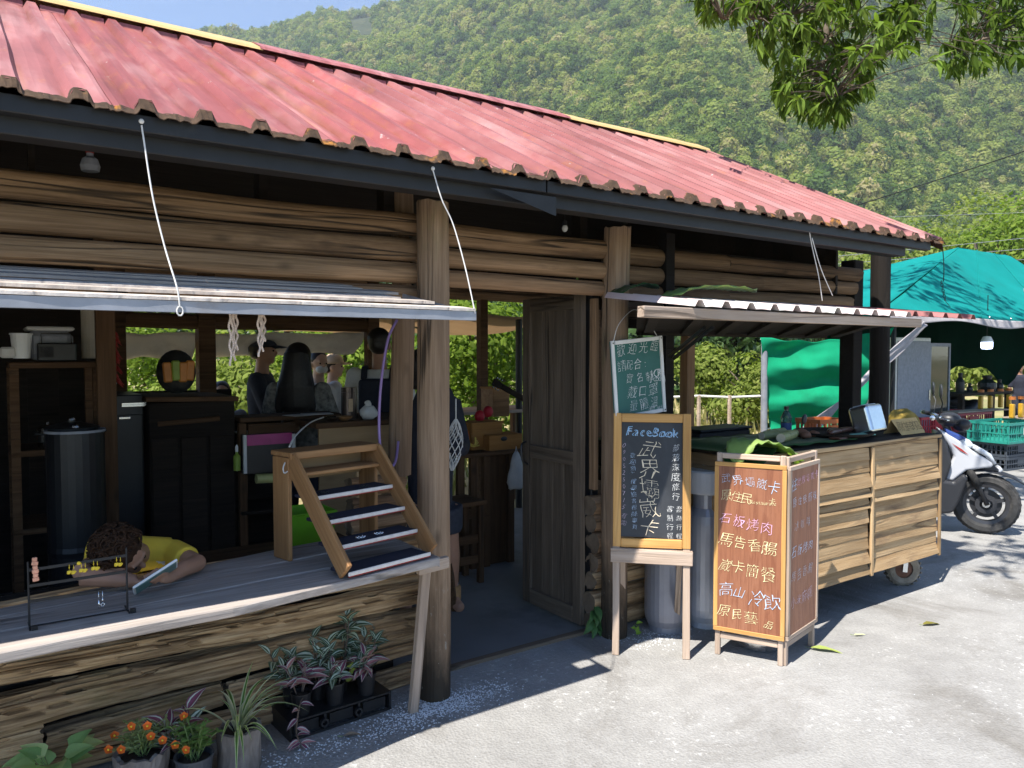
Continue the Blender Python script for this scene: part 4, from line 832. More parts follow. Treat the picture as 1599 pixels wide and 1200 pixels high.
pt = thing('cooking_pot', 'silver pot standing on the ground under the brown menu stand', 'pot', (3.47, 2.60, 0)); b = MB(); b.lathe([(.0,.004),(.10,.004),(.125,.02),(.132,.05),(.132,.135),(.138,.14),(.126,.14),(.12,.05),(0,.03)], 28, V((3.475, 2.60, 0)), caps=False); b.build('bowl', M['chrome'], pt, smooth=40); b = MB(); b.tube([(3.36,2.52,.11),(3.335,2.50,.11),(3.335,2.53,.11),(3.355,2.55,.11)], .006, 6); b.build('handle', M['chrome'], pt)

# ------------------------------------------------------------------ the cart
ct = thing('food_cart', 'wooden food cart clad in rough pallet boards on caster wheels', 'cart', (4.43, 2.9, 0))
CX0, CX1, CY0, CY1, CZ0, CZ1 = 3.47, 5.375, 2.60, 3.21, .235, 1.045
b = MB(); b.bx(CX0+.02, CX1-.02, CY0+.03, CY1, CZ0+.03, CZ1-.03); b.build('cart_box', M['dkwood'], ct)
b = MB(); b.bx(CX0-.02, CX1, CY0-.01, CY1+.02, CZ1-.03, CZ1); b.build('cart_top', M['dkwood'], ct, bevel=.003)
r = random.Random(3)
for (x0, x1, n_) in ((CX0, 4.515, 10), (4.545, CX1-.012, 9)):
    z = CZ0 - .01; hs = [r.uniform(.8, 1.25) for _ in range(n_)]; k_ = (CZ1-.032-z)/sum(hs)
    for q in range(n_):
        h_ = hs[q]*k_; tl = r.choice((.004, .010, .022, .03, .014)) if q < n_-2 else .008
        p = V((0, -tl, h_)).normalized(); nn_ = V((0, -h_, -tl)).normalized(); mid = z + h_/2
        plank('cart_board', (x0, CY0 - tl/2 + .004, mid + .004), (x1 + r.uniform(-.004, .004), CY0 - tl/2 + .004, mid - .003 + .006*r.random()), h_*1.05, .016, M['cart'], ct, up=(0, -h_, tl), seed=q+int(x0*9), wob=.006, seg=14, bevel=.002); z += h_
for k in range(9):
    z = CZ0 + .04 + k*.089; plank('cart_board', (CX1-.004, CY0+.02, z), (CX1-.004, CY1, z), .086, .016, M['cart'], ct, up=(1,0,0), seed=70+k, wob=.004)
    plank('cart_board', (CX0+.004, CY0+.02, z), (CX0+.004, CY1, z), .086, .016, M['cart'], ct, up=(-1,0,0), seed=90+k, wob=.004)
for (x, w) in ((4.53, .022), (CX1-.006, .02)): plank('cart_batten', (x, CY0-.026, CZ0-.02), (x + .006, CY0-.016, CZ1-.035), w, .016, M['cart'], ct, up=(0,-1,0), seed=5, wob=.004)
plank('cart_edge', (CX0-.02, CY0-.018, CZ1-.012), (CX1, CY0-.018, CZ1-.012), .024, .014, M['cart'], ct, up=(0,-1,0), wob=.003)
M['tyre'] = plain('dusty_tyre', (.16,.135,.10), .9, 0, .3, 20, .3, dirt=(.30,.26,.2), dirt_at=(.45,.7)); M['hub'] = plain('rusty_hub', (.14,.07,.045), .7, .3, .3, 20, .1)
def caster(x, y):
    w = place('caster_wheel', None, Matrix.Translation(V((x, y, .115))), ct); R = Matrix.Translation(V((x, y, .115))) @ Matrix.Rotation(math.radians(-38), 4, 'Z') @ Matrix.Rotation(math.pi/2, 4, 'X')
    b = MB(); b.lathe([(.06,-.03),(.095,-.034),(.112,-.022),(.115,0),(.112,.022),(.095,.034),(.06,.03)], 26, R, caps=False)
    for q in range(22):
        a = 2*math.pi*q/22
        for s_ in (-1, 1): b.add([R @ V((.113*math.cos(a+e)+0, .113*math.sin(a+e), zz)) for e, zz in ((0, s_*.004), (.12, s_*.004), (.16, s_*.032), (.04, s_*.032))] + [R @ V((.121*math.cos(a+e), .121*math.sin(a+e), zz)) for e, zz in ((.01, s_*.004), (.11, s_*.004), (.14, s_*.028), (.05, s_*.028))], [(4,5,6,7),(0,1,5,4),(1,2,6,5),(2,3,7,6),(3,0,4,7)])
    b.build('tyre', M['tyre'], w); b = MB(); b.lathe([(.0,-.02),(.03,-.03),(.06,-.022),(.06,.022),(.03,.03),(0,.02)], 16, R, caps=False); b.build('rim', M['hub'], w)
    b = MB(); q = V((math.sin(math.radians(38)), math.cos(math.radians(38)), 0))
    for s_ in (-1, 1): b.bar(V((x, y, .10)) + q*.042*s_, V((x + .02, y, .235)) + q*.042*s_, .03, .005, up=q)
    b.bar(V((x+.02, y, .232)) - q*.05, V((x+.02, y, .232)) + q*.05, .05, .006); b.build('fork', M['chrome'], w)
for (x, y) in ((5.20, 2.735), (5.2, 3.08), (3.65, 2.75), (3.65, 3.08)): caster(x, y)

# ------------------------------------------------------------------ things on the cart
CT = CZ1 + .002
M['banana'] = leafmat('banana_leaf', [(0,(.016,.06,.02)),(.6,(.035,.11,.035)),(1,(.06,.16,.05))], trans=.25, scale=4, gloss=.08); M['palelf'] = leafmat('pale_leaf', [(0,(.20,.32,.07)),(.6,(.32,.45,.13)),(1,(.45,.55,.22))], trans=.35, scale=4, gloss=.08)
def sheet_leaf(name, label, pts_mid, halfw, mat, cat='leaf', group=None, droop=.0, ripple=.006, n=16, seed=0, zmin=None, tip=.35):
    mid = curve(pts_mid, 6); N_ = len(mid); b = MB(); vs = []; W_ = 9
    for i, p in enumerate(mid):
        t = i/(N_-1); a = mid[max(i-1,0)]; c = mid[min(i+1,N_-1)]; d = (c-a).normalized(); s_ = d.cross(V((0,0,1))).normalized(); hw = halfw*min(1, (t/.12 + .15))*min(1, ((1-t)/tip)**.6 + .02)
        for k in range(W_):
            f = (k-(W_-1)/2)/((W_-1)/2); z = ripple*math.sin(i*1.9 + k*2.3 + seed) + abs(f)*.006 - droop*f*f
            q = p + s_*hw*f + V((0,0,z)); 
            if zmin is not None: q.z = max(q.z, zmin)
            vs.append(q)
    b.add(vs, [(i*W_+k, i*W_+k+1, (i+1)*W_+k+1, (i+1)*W_+k) for i in range(N_-1) for k in range(W_-1)]); return b.build(name, M[mat], None, smooth=True, solid=.0015, label=label, cat=cat, group=group)
sheet_leaf('banana_leaf', 'dark green banana leaf spread over the left half of the cart top', [(3.36,2.92,.985),(3.5,2.93,CT+.014),(3.9,2.93,CT+.012),(4.35,2.92,CT+.012),(4.78,2.95,CT+.012)], .28, 'banana', zmin=CT+.003, tip=.2)
sheet_leaf('banana_leaf', 'banana leaf drooping over the left end of the cart', [(3.75,2.78,CT+.03),(3.55,2.72,CT+.02),(3.44,2.68,CT-.02),(3.36,2.64,CT-.09)], .14, 'banana', seed=2)
sheet_leaf('taro_leaf', 'pale green leaf draped over the back of the brown menu stand', [onY(1235,722,2.60),onY(1220,706,2.60),onY(1190,690,2.60),onY(1160,690,2.60),onY(1150,722,2.58)], .11, 'palelf', droop=.01, seed=4, ripple=.01)
tr_ = thing('winnowing_tray', 'round woven winnowing tray lying on the cart top', 'tray', (4.55, 2.88, CT)); b = MB(); b.lathe([(.0,.012),(.2,.012),(.235,.03),(.245,.032),(.24,.02),(.2,.004),(0,.003)], 32, V((4.55, 2.86, CT+.012)), caps=False); b.build('tray', M['dkwood'], tr_, smooth=40)
M['sausage'] = plain('brown_sausage', (.10,.035,.02), .4, 0, .3, 20, .1); M['bambu'] = plain('green_bamboo', (.30,.30,.12), .5, 0, .2, 14, .1); M['bambuend'] = plain('cut_bamboo', (.62,.5,.33), .7, 0, .1); M['shroom'] = plain('brown_fungus', (.20,.09,.05), .7, 0, .35, 14, .2); M['mint'] = plain('mint_plate', (.25,.55,.42), .4, 0, .05)
G3 = 'bamboo tubes on the banana leaf'
for k, (x, y, a, l, rr_) in enumerate(((4.02, 2.83, .35, .26, .028), (4.08, 2.93, -.1, .30, .025), (4.16, 3.02, .2, .26, .024))):
    t = thing('bamboo_tube', ('bamboo tube with its pale cut end facing the road', 'long bamboo tube lying in the middle of the leaf', 'bamboo tube at the back of the leaf')[k], 'bamboo', (x, y, CT), 0, G3); d = V((math.cos(a), math.sin(a), 0)); b = MB(); p = V((x, y, CT + .017 + rr_))
    b.tube([p - d*l/2, p - d*.02, p - d*.015, p + d*.015, p + d*.02, p + d*l/2], [rr_, rr_, rr_*1.1, rr_*1.1, rr_, rr_], 14); b.build('tube', M['bambu'], t, smooth=40)
    b = MB(); b.tube([p - d*(l/2+.004), p - d*(l/2-.01)], rr_*.95, 14); b.build('cut_end', M['bambuend'], t)
for k, (x, y, rr_) in enumerate(((4.22, 2.84, .032), (4.27, 2.90, .036), (4.34, 2.86, .028))):
    t = MB(); t.ell((x, y, CT+.017+rr_*.7), (rr_, rr_*1.2, rr_*.75), 14, 8)
    for p in t.v: p += V((.006*N3(p, 40, k), .006*N3(p, 40, k+3), .006*N3(p, 40, k+6)))
    t.build('mushroom', M['shroom'], smooth=True, label=('brown mushroom nearest the bamboo cut end', 'largest brown mushroom in the middle', 'small brown mushroom nearest the tray')[k], cat='mushroom', group='mushrooms on the cart')
for k, (x, y, a) in enumerate(((4.48, 2.80, .2), (4.55, 2.86, .25), (4.66, 2.84, .1))):
    d = V((math.cos(a), math.sin(a), 0)); b = MB(); p = V((x, y, CT+.045)); b.tube(curve([p - d*.09, p + V((0,.012,0)), p + d*.09], 5), [.006,.014,.017,.018,.018,.018,.018,.018,.017,.014,.006], 10); b.build('sausage', M['sausage'], smooth=True, label=('dark sausage at the left of the tray', 'dark sausage in the middle of the tray', 'dark sausage at the right of the tray')[k], cat='sausage', group='sausages on the tray')
b = MB(); b.bx(4.60, 4.74, 2.68, 2.78, CT+.02, CT+.028); b.build('mint_plate', M['mint'], bevel=.003, label='small mint green plate beside the tray on the cart', cat='plate')
b = MB(); b.bx(4.30, 4.40, 2.66, 2.74, CT+.016, CT+.03); b.build('chilli_pile', M['sausage'], bevel=.008, label='reddish pile of dried meat at the front of the leaf', cat='food')
# stainless napkin box, leaning
mb_ = thing('metal_box', 'shiny stainless steel box with rounded edges standing tilted on the cart', 'box', (4.88, 2.86, CT)); q0 = Matrix.Translation(V((4.85, 2.80, CT+.105))) @ Matrix.Rotation(math.radians(8), 4, 'Z') @ Matrix.Rotation(math.radians(-16), 4, 'X')
b = MB(); b.box((0,0,0), (.245, .13, .19)); o = b.build('box_body', M['chrome'], mb_, M=q0, bevel=.022, seg=4, smooth=30); b = MB(); b.box((0,.0,.097), (.2, .07, .006)); b.build('lid', M['cyl_b'], mb_, M=q0, bevel=.002)
# folded cardboard sign
M['card'] = plain('cardboard', (.50,.34,.14), .8, 0, .12, 30, .1, dirt=(.35,.22,.09), dirt_at=(.6,.8))
sg = thing('cardboard_sign', 'folded cardboard sign lettered by hand at the right end of the cart', 'sign', (5.2, 2.74, CT)); sx0, sx1 = 5.045, 5.35
b = MB(); za, zb = CT, CT+.10; b.add([(sx0,2.675,za),(sx1,2.675,za),(sx1-.012,2.735,zb),(sx0-.03,2.735,zb),(sx0-.0,2.80,za),(sx1,2.80,za)], [(0,1,2,3),(3,2,5,4)]); b.build('card', M['card'], sg, solid=.003)
nn_ = V((0,-.10,.06)).normalized(); write('writing', [('原住民的店', .05, .058, .075, .057, 0)], V((sx0-.02, 2.735, zb)) + nn_*.003, (1,0,0), V((0,-.06,-.10)), 'ink', sg, seed=31)
bt = thing('water_bottle', 'clear green water bottle with dark cap standing at the back of the cart', 'bottle', (4.42, 3.12, CT)); M['pet'] = plain('bottle_plastic', (.10,.20,.17), .12, 0, .05, 10, 0, trans=.55); b = MB(); b.lathe([(.0,0),(.033,0),(.035,.01),(.033,.09),(.035,.12),(.02,.155),(.013,.165),(.013,.175)], 18, V((4.42,3.12,CT)), caps=False); b.build('bottle_body', M['pet'], bt, smooth=40)
b = MB(); b.lathe([(.0,0),(.016,0),(.016,.02),(0,.021)], 14, V((4.42,3.12,CT+.172)), caps=False); b.build('cap', M['black'], bt); b = MB(); b.lathe([(.0352,.03),(.0352,.085)], 18, V((4.42,3.12,CT)), caps=False); b.build('label_band', plain('blue_label', (.03,.06,.16), .5), bt)
# on the rear counter under the awning: dark kitchen gear
G4 = 'things on the rear counter'
for k, (x, y, w, d, h_, mt, nm, lb, ct_) in enumerate(((3.25, 3.42, .36, .22, .16, 'black', 'stove', 'black gas stove behind the chalkboard easel', 'stove'), (4.1, 3.45, .5, .2, .18, 'black', 'griddle', 'black griddle behind the banana leaf', 'griddle'), (3.72, 3.40, .3, .2, .10, 'dkwood', 'crate', 'dark wooden crate between stove and griddle', 'crate'))):
    t = thing(nm, lb, ct_, (x, y, .90)); b = MB(); b.bx(x-w/2, x+w/2, y-d/2, y+d/2, .915, .90+h_); b.build('body', M[mt], t, bevel=.012); b = MB(); b.bx(x-w/2-.01, x+w/2+.01, y-d/2-.01, y+d/2+.01, .90+h_, .915+h_); b.build('top_plate', M['steel'], t, bevel=.004)
    for s_ in (-1, 1): b = MB(); b.bx(x+s_*w*.4-.02, x+s_*w*.4+.02, y-.02, y+.02, .9, .915); b.build('foot', M['black'], t)
b = MB(); p = onY(1088, 640, 3.36); t = thing('jar_can', 'silver canister with wire handle behind the easel top', 'canister', (p.x, 3.36, .9)); b.lathe([(0,0),(.055,0),(.055,.14),(.04,.17),(.0,.175)], 16, V((3.62,3.33,.902)), caps=False); b.build('body', M['chrome'], t, smooth=40); b = MB(); b.tube(curve([(3.565,3.33,1.05),(3.57,3.33,1.12),(3.62,3.33,1.15),(3.67,3.33,1.12),(3.675,3.33,1.05)],4), .004, 6); b.build('wire_handle', M['black'], t)
sheet_leaf('banana_leaf', 'green leaf lying on the white sheet of the right awning', [V((2.95,2.82,1.875)),V((3.1,2.80,1.93)),V((3.35,2.78,1.945)),V((3.62,2.76,1.94))], .09, 'palelf', seed=7, ripple=.008)
sheet_leaf('banana_leaf', 'dark leaf tucked under the logs behind the right awning', [V((2.80,3.05,1.90)),V((2.95,3.04,1.96)),V((3.12,3.03,1.95))], .07, 'banana', seed=9)
# ================================================================== people
def blob(name, mb, voxel, mats, parent, fn=None, smooth=6):
    me = mb.mesh('tmp', mats); o = bpy.data.objects.new('tmp', me); COL.objects.link(o)
    md = o.modifiers.new('r', 'REMESH'); md.mode = 'VOXEL'; md.voxel_size = voxel; s2 = o.modifiers.new('s', 'SMOOTH'); s2.iterations = smooth; s2.factor = .5
    dg = bpy.context.evaluated_depsgraph_get(); dg.update(); m2 = bpy.data.meshes.new_from_object(o.evaluated_get(dg)); bpy.data.objects.remove(o); bpy.data.meshes.remove(me)
    m2.name = name; m2.materials.clear()
    for mt in (mats if isinstance(mats, list) else [mats]): m2.materials.append(mt)
    idx = [fn(p.center) if fn else 0 for p in m2.polygons]; m2.polygons.foreach_set('material_index', idx); m2.polygons.foreach_set('use_smooth', [True]*len(idx)); m2.update()
    co = [v.co for v in m2.vertices]; off = V(((min(c.x for c in co)+max(c.x for c in co))/2, (min(c.y for c in co)+max(c.y for c in co))/2, min(c.z for c in co)))
    m2.transform(Matrix.Translation(-off)); return place(name, m2, Matrix.Translation(off), parent)
M['skin'] = plain('brown_skin', (.36,.19,.12), .5, 0, .08, 12, .02); M['skin_l'] = plain('light_skin', (.50,.31,.22), .5, 0, .06, 12, .02); M['hair'] = plain('black_hair', (.014,.011,.010), .45, 0, .4, 60, .3); M['hair_b'] = plain('brown_curly_hair', (.035,.017,.009), .75, 0, .55, 60, .3, spec=.15)
M['navy'] = plain('navy_cloth', (.02,.022,.035), .9, 0, .2, 30, .1); M['redc'] = plain('red_cloth', (.33,.035,.03), .9, 0, .2, 30, .1); M['whitec'] = plain('white_cloth', (.62,.60,.57), .9, 0, .08, 20, .1); M['greyc'] = plain('grey_cloth', (.24,.25,.28), .9, 0, .15, 20, .1); M['beigec'] = plain('beige_cloth', (.52,.38,.25), .9, 0, .1, 20, .1); M['yellowc'] = plain('yellow_shirt', (.72,.50,.05), .9, 0, .08, 14, .1); M['denim'] = plain('dark_trousers', (.03,.035,.05), .9, 0, .2, 30, .1); M['eye'] = plain('eye', (.01,.008,.007), .2, 0, .0)
M['print'] = plain('printed_blouse', (.20,.19,.17), .9, 0, .7, 26, .05)
def head_blob(b, c, s_, fwd, up=(0,0,1)):
    """head of height ~0.23*s with brow, nose, chin and ears; returns its frame"""
    f = V(fwd).normalized(); u = V(up); u = (u - u.dot(f)*f).normalized(); l = u.cross(f)
    R = Matrix((f, l, u)).transposed(); P = lambda x, y, z: V(c) + R @ V((x, y, z))*s_
    b.ell(P(-.01, 0, .025), (.098*s_, .078*s_, .092*s_), 18, 12, R); b.ell(P(.018, 0, -.035), (.072*s_, .060*s_, .078*s_), 16, 10, R); b.ell(P(.06, 0, -.078), (.028*s_, .03*s_, .024*s_), 10, 8, R)
    b.tube([P(.082, 0, .012), P(.103, 0, -.022), P(.09, 0, -.03)], [.010*s_, .015*s_, .012*s_], 8); b.ell(P(.078, 0, -.055), (.014*s_, .024*s_, .009*s_), 10, 6, R)
    b.tube([P(.08, .045, .022), P(.09, 0, .022), P(.08, -.045, .022)], .010*s_, 6)
    for s2 in (-1, 1): b.ell(P(-.008, .078*s2, -.012), (.018*s_, .010*s_, .03*s_), 10, 8, R)
    return R, P
def person(label, hx, hy, hz, az, k=1.0, skin='skin', top='navy', bottom='denim', hair='short', cap=None, pose=None, sleeves=True, group=None, mask=False):
    """standing adult or child: hz is the height of the top of the head, az the way it faces (radians)"""
    t = thing('person', label, 'person', (hx, hy, 0), 0, group); H = hz; f = V((math.cos(az), math.sin(az), 0)); l = V((-f.y, f.x, 0)); u = V((0,0,1)); B = V((hx, hy, 0))
    P = lambda x, y, z: B + f*(x*H) + l*(y*H) + u*(z*H)
    pose = pose or {}
    el, hd = pose.get('elbow', ((.0,.135,.62), (.0,-.135,.62))), pose.get('hand', ((.05,.14,.47), (.05,-.14,.47)))
    b = MB(); hc = P(.005, 0, .935); hs = H/1.7*1.02
    head_blob(b, hc, hs, f if 'look' not in pose else V(pose['look'])); b.tube([P(-.005,0,.80), P(0,0,.86), P(.003,0,.90)], [.036*H,.032*H,.032*H], 12)
    b.tube([P(0,0,.47), P(.005,0,.53), P(0,0,.62), P(0,0,.72), P(-.005,0,.79), P(-.005,0,.825)], [(.062*H,.092*H),(.06*H,.09*H),(.055*H,.08*H),(.062*H,.098*H),(.055*H,.10*H),(.03*H,.05*H)], 16, flat=f)
    for q, s_ in enumerate((1, -1)):
        sh = P(-.005, .105*s_, .795); b.ell(sh, .033*H, 10, 8); b.tube([sh, P(*el[q])], [.031*H, .025*H], 10); b.ell(P(*el[q]), .025*H, 8, 6); b.tube([P(*el[q]), P(*hd[q])], [.024*H, .017*H], 10)
        w = P(*hd[q]); d = (w - P(*el[q])).normalized(); n_ = d.cross(u); n_ = n_.normalized() if n_.length > .1 else l
        b.box(w + d*.035*H, (.02*H,)*3, None); b.tube([w, w + d*.03*H, w + d*.052*H], [(.016*H,.012*H),(.024*H,.011*H),(.022*H,.009*H)], 10, flat=n_)
        for z in range(4):
            o_ = n_*(z-1.5)*.0118*H; b.tube([w + d*.045*H + o_, w + d*(.075 - .004*abs(z-1.3))*H + o_*1.1, w + d*(.09 - .006*abs(z-1.3))*H + o_*1.1 - u*.008*H], [.0062*H,.0056*H,.0048*H], 6)
        b.tube([w + d*.012*H + n_*.016*H, w + d*.035*H + n_*.034*H, w + d*.05*H + n_*.036*H], [.008*H,.0065*H,.0055*H], 6)
        hip = P(0, .052*s_, .50); kn = P(.012, .055*s_, .27); an = P(-.01, .055*s_, .045)
        b.tube([hip, kn], [.052*H, .034*H], 12); b.ell(kn, .034*H, 10, 8); b.tube([kn, P(-.012, .055*s_, .19), an], [.033*H, .034*H, .021*H], 10)
        b.tube([P(-.035,.055*s_,.024), P(.03,.058*s_,.024), P(.095,.062*s_,.016)], [.022*H,.024*H,.014*H], 10)
    blob('body', b, .0085 if H > 1.3 else .007, [M[skin]], t)
    if top:
        b = MB(); b.tube([P(0,0,.455), P(.005,0,.53), P(0,0,.62), P(0,0,.72), P(-.005,0,.79), P(-.004,0,.828)], [(.070*H,.10*H),(.068*H,.098*H),(.064*H,.09*H),(.071*H,.107*H),(.063*H,.11*H),(.036*H,.055*H)], 18, flat=f)
        for q, s_ in enumerate((1, -1)):
            sh = P(-.005, .105*s_, .797); e_ = P(*el[q]); b.ell(sh, .042*H, 10, 8); b.tube([sh, sh.lerp(e_, .95 if sleeves else .6)], [.040*H, .036*H], 12)
        blob('shirt', b, .011, [M[top]], t, smooth=4)
    if bottom:
        b = MB(); b.tube([P(0,0,.45), P(0,0,.53)], [(.068*H,.098*H),(.064*H,.092*H)], 16, flat=f)
        for s_ in (1, -1): b.tube([P(0,.052*s_,.50), P(.012,.055*s_,.27), P(-.012,.055*s_,.06)], [.059*H,.044*H,.036*H], 12)
        blob('trousers', b, .012, [M[bottom]], t, smooth=4)
    ff = V(pose['look']).normalized() if 'look' in pose else f; ll = u.cross(ff).normalized(); uu = ff.cross(ll)
    Q = lambda x, y, z: hc + ff*x*hs + ll*y*hs + uu*z*hs
    for s_ in (-1, 1): b = MB(); b.ell(Q(.084, .032*s_, .002), .008*hs, 8, 6); b.build('eye', M['eye'], t, smooth=True)
    b = MB(); R = Matrix((ff, ll, uu)).transposed()
    if hair == 'short': b.ell(Q(-.022, 0, .042), (.098*hs, .086*hs, .088*hs), 16, 10, R); b.ell(Q(-.05, 0, -.0), (.065*hs, .075*hs, .07*hs), 14, 8, R)
    else:
        b.ell(Q(-.02, 0, .04), (.105*hs, .094*hs, .095*hs), 18, 12, R)
        b.tube([Q(-.05,0,.05), Q(-.075,0,-.08), Q(-.09,0,-.2), Q(-.09,0,-.34), Q(-.085,0,-.44)], [(.085*hs,.095*hs),(.075*hs,.115*hs),(.065*hs,.14*hs),(.05*hs,.13*hs),(.02*hs,.06*hs)], 16, flat=ff)
        rr = random.Random(3)
        for q in range(26):
            y = rr.uniform(-.12,.12); b.tube([Q(-.06,y*.6,0), Q(-.1-.02*rr.random(),y,-.2), Q(-.1,y*1.2,-.34), Q(-.09+.03*rr.random(),y*1.1+rr.uniform(-.03,.03),-.45-.05*rr.random())], [.02*hs,.022*hs,.016*hs,.004*hs], 6)
    if hair != 'none': blob('hair', b, .008, [M['hair']], t, smooth=2)
    if cap:
        c_ = MB(); c_.lathe([(.0,.128),(.05,.122),(.085,.098),(.102,.05),(.104,.03)], 20, Matrix.Translation(hc) @ (R.to_4x4() @ Matrix.Scale(hs, 4)), caps=False)
        c_.build('cap_crown', M[cap], t, smooth=True, solid=.006)
        c_ = MB(); vs = []
        for i in range(9):
            a = (i-4)/4; y = .075*a; vs += [Q(.095 - .05*a*a*.9, y, .045), Q(.185 - .08*a*a, y*.95, .03 - .012*a*a)]
        c_.add(vs, [(2*i, 2*i+2, 2*i+3, 2*i+1) for i in range(8)]); c_.build('cap_brim', M[cap], t, smooth=True, solid=.005)
    if mask:
        c_ = MB(); c_.ell(Q(.05, 0, -.05), (.052*hs, .058*hs, .045*hs), 12, 8, R); c_.build('face_mask', M['whitec'], t, smooth=True)
    return t, P, Q, hs
XV = lambda px: math.atan2(ray(px, 550).y, ray(px, 550).x)
RIGHT = math.atan2(CR.y, CR.x)
def headpos(px, py, Y): p = onY(px, py, Y); return p.x, p.y, p.z
x, y, z = headpos(409, 527, 6.3); person('man in a dark cap and dark red polo seen in profile behind the bar', x, y, z, RIGHT + .12, top='navy', cap='navy', pose={'elbow': ((.02,.13,.62),(.06,-.13,.63)), 'hand': ((.16,.1,.58),(.18,-.08,.58))})
x, y, z = headpos(466, 540, 5.55); person('woman with long dark hair and a patterned blouse facing away at the bar', x, y, z, XV(466) - .25, skin='skin_l', top='print', hair='long', pose={'elbow': ((.03,.16,.63),(.03,-.16,.63)), 'hand': ((.14,.12,.6),(.14,-.12,.6))})
x, y, z = headpos(497, 550, 6.6); person('woman with tied hair and white face mask beyond the long haired woman', x, y, z, math.pi + XV(497) + .5, skin='skin_l', top='whitec', mask=True)
x, y, z = headpos(519, 556, 6.9); person('person in a beige cap and red shirt looking right', x, y, z, RIGHT + .2, skin='skin_l', top='redc', cap='beigec')
x, y, z = headpos(592, 516, 5.5); t, P, Q, hs = person('tall person in a white shirt with dark backpack seen from behind', x, y, z, XV(592) - .1, top='whitec', pose={'elbow': ((.02,.14,.62),(.02,-.14,.62)), 'hand': ((.12,.12,.55),(.12,-.12,.55))})
b = MB(); b.box(P(-.10, 0, .66), (.10*z, .15*z, .26*z), Matrix.Rotation(XV(592)-.1, 3, 'Z')); b.build('backpack', M['navy'], t, bevel=.03, seg=3)
for s_ in (-1, 1): b = MB(); b.tube(curve([P(-.07,.06*s_,.79), P(-.01,.062*s_,.842), P(.06,.062*s_,.78), P(.07,.07*s_,.66)], 5), [(.006,.025)]*16, 8); b.build('backpack_strap', M['navy'], t)
x, y, z = headpos(346, 598, 6.5); person('small child with dark hair peeking over the cabinet end', x, y, z, math.pi + XV(346), k=.8, skin='skin_l', top='greyc')
# seated person behind the front post: only the dark back and one leg with a tan boot show
t = thing('person', 'person in black sitting behind the front post with one bare leg and tan boot showing', 'person', (2.12, 4.0, 0)); bt_ = onZ(716, 950, .012); kx = onY(700, 850, bt_.y - .02)
b = MB(); sh = onY(690, 622, 4.08); hipp = V((sh.x - .06, 4.12, .66)); nk = V((sh.x - .12, 4.0, 1.36)); knee = V((bt_.x - .06, bt_.y + .0, .47)); ank = V((bt_.x - .02, bt_.y + .05, .09)); hp2 = hipp + V((.06,-.08,0))
b.tube([hipp + V((0,0,-.05)), hipp + V((0,0,.2)), sh + V((-.05,0,-.1)), sh + V((-.05,-.0,.06))], [.12,.125,.15,.09], 14); b.tube([sh + V((-.05,0,.05)), nk], [.055,.05], 10); head_blob(b, nk + V((0,-.02,.12)), 1.0, (.5,-.8,-.2))
b.tube([hp2, knee + V((-.0,0,.03))], [.085,.06], 12); b.ell(knee, .058, 10, 8); b.tube([knee, knee.lerp(ank, .35), ank], [.055,.06,.038], 12); b.tube([ank, ank + V((-.01,-.06,-.05)), ank + V((.0,-.12,-.055))], [.045,.045,.03], 10)
k2 = knee + V((-.28,.05,.02)); b.tube([hipp + V((-.08,-.05,0)), k2], [.085,.06], 12); b.tube([k2, k2 + V((0,.03,-.4))], [.056,.036], 10); b.tube([k2 + V((0,.03,-.4)), k2 + V((-.02,-.1,-.44))], [.042,.03], 10)
blob('body', b, .011, [M['skin']], t)
b = MB(); b.tube([hipp + V((0,0,-.06)), hipp + V((0,0,.2)), sh + V((-.05,0,-.1)), sh + V((-.05,0,.07))], [.135,.14,.165,.10], 16); e_ = sh + V((.08,-.10,-.30)); b.tube([sh + V((.05,-.01,-.02)), e_], [.07,.06], 10); b.tube([e_, e_ + V((-.12,-.14,.02))], [.055,.05], 10); blob('shirt', b, .013, [M['navy']], t)
b = MB(); b.tube([hp2, hp2.lerp(knee, .85)], [.11,.085], 12); b.tube([hipp + V((-.08,-.05,0)), k2.lerp(hipp, .15)], [.11,.085], 12); b.ell(hipp, (.14,.14,.1)); blob('shorts', b, .014, [M['denim']], t)
b = MB(); b.ell(nk + V((-.035,.04,.165)), (.105,.11,.10)); b.ell(nk + V((-.05,.07,.10)), (.08,.07,.09)); blob('hair', b, .012, [M['hair']], t)
M['boot'] = plain('tan_boot', (.40,.22,.09), .7, 0, .15, 20, .2); M['sole'] = plain('olive_sole', (.30,.28,.12), .7); f = (ray(720, 700) * V((1,1,0))).normalized(); fd = (V((-.2,-1,0)) + V((.55,0,0))).normalized()
fd = V((CR.x*-.75 - CF.x*.5, CR.y*-.75 - CF.y*.5, 0)).normalized()
b = MB(); b.tube([ank + V((0,0,.06)), ank + V((0,0,-.01)), ank + fd*.05 + V((0,0,-.035)), ank + fd*.12 + V((0,0,-.045)), ank + fd*.17 + V((0,0,-.052))], [.060,.066,.062,.055,.036], 14); bo = blob('boot', b, .009, [M['boot']], t)
b = MB(); b.tube([ank - fd*.055 + V((0,0,-.07)), ank + fd*.05 + V((0,0,-.072)), ank + fd*.19 + V((0,0,-.07))], [(.056,.014),(.062,.014),(.04,.012)], 12, flat=(fd.y,-fd.x,0)); b.build('boot_sole', M['sole'], t, smooth=True)
b = MB(); b.tube([ank + V((0,0,.05)), ank + V((0,0,.075))], [.046,.044], 12); b.build('sock', M['greyc'], t)
sst = thing('high_stool', 'round wooden stool under the person in black behind the post', 'stool', (hipp.x, hipp.y, 0)); b = MB(); b.lathe([(0,.555),(.15,.555),(.155,.565),(.15,.585),(0,.585)], 24, (hipp.x, hipp.y, 0), caps=False); b.build('seat', M['inner'], sst)
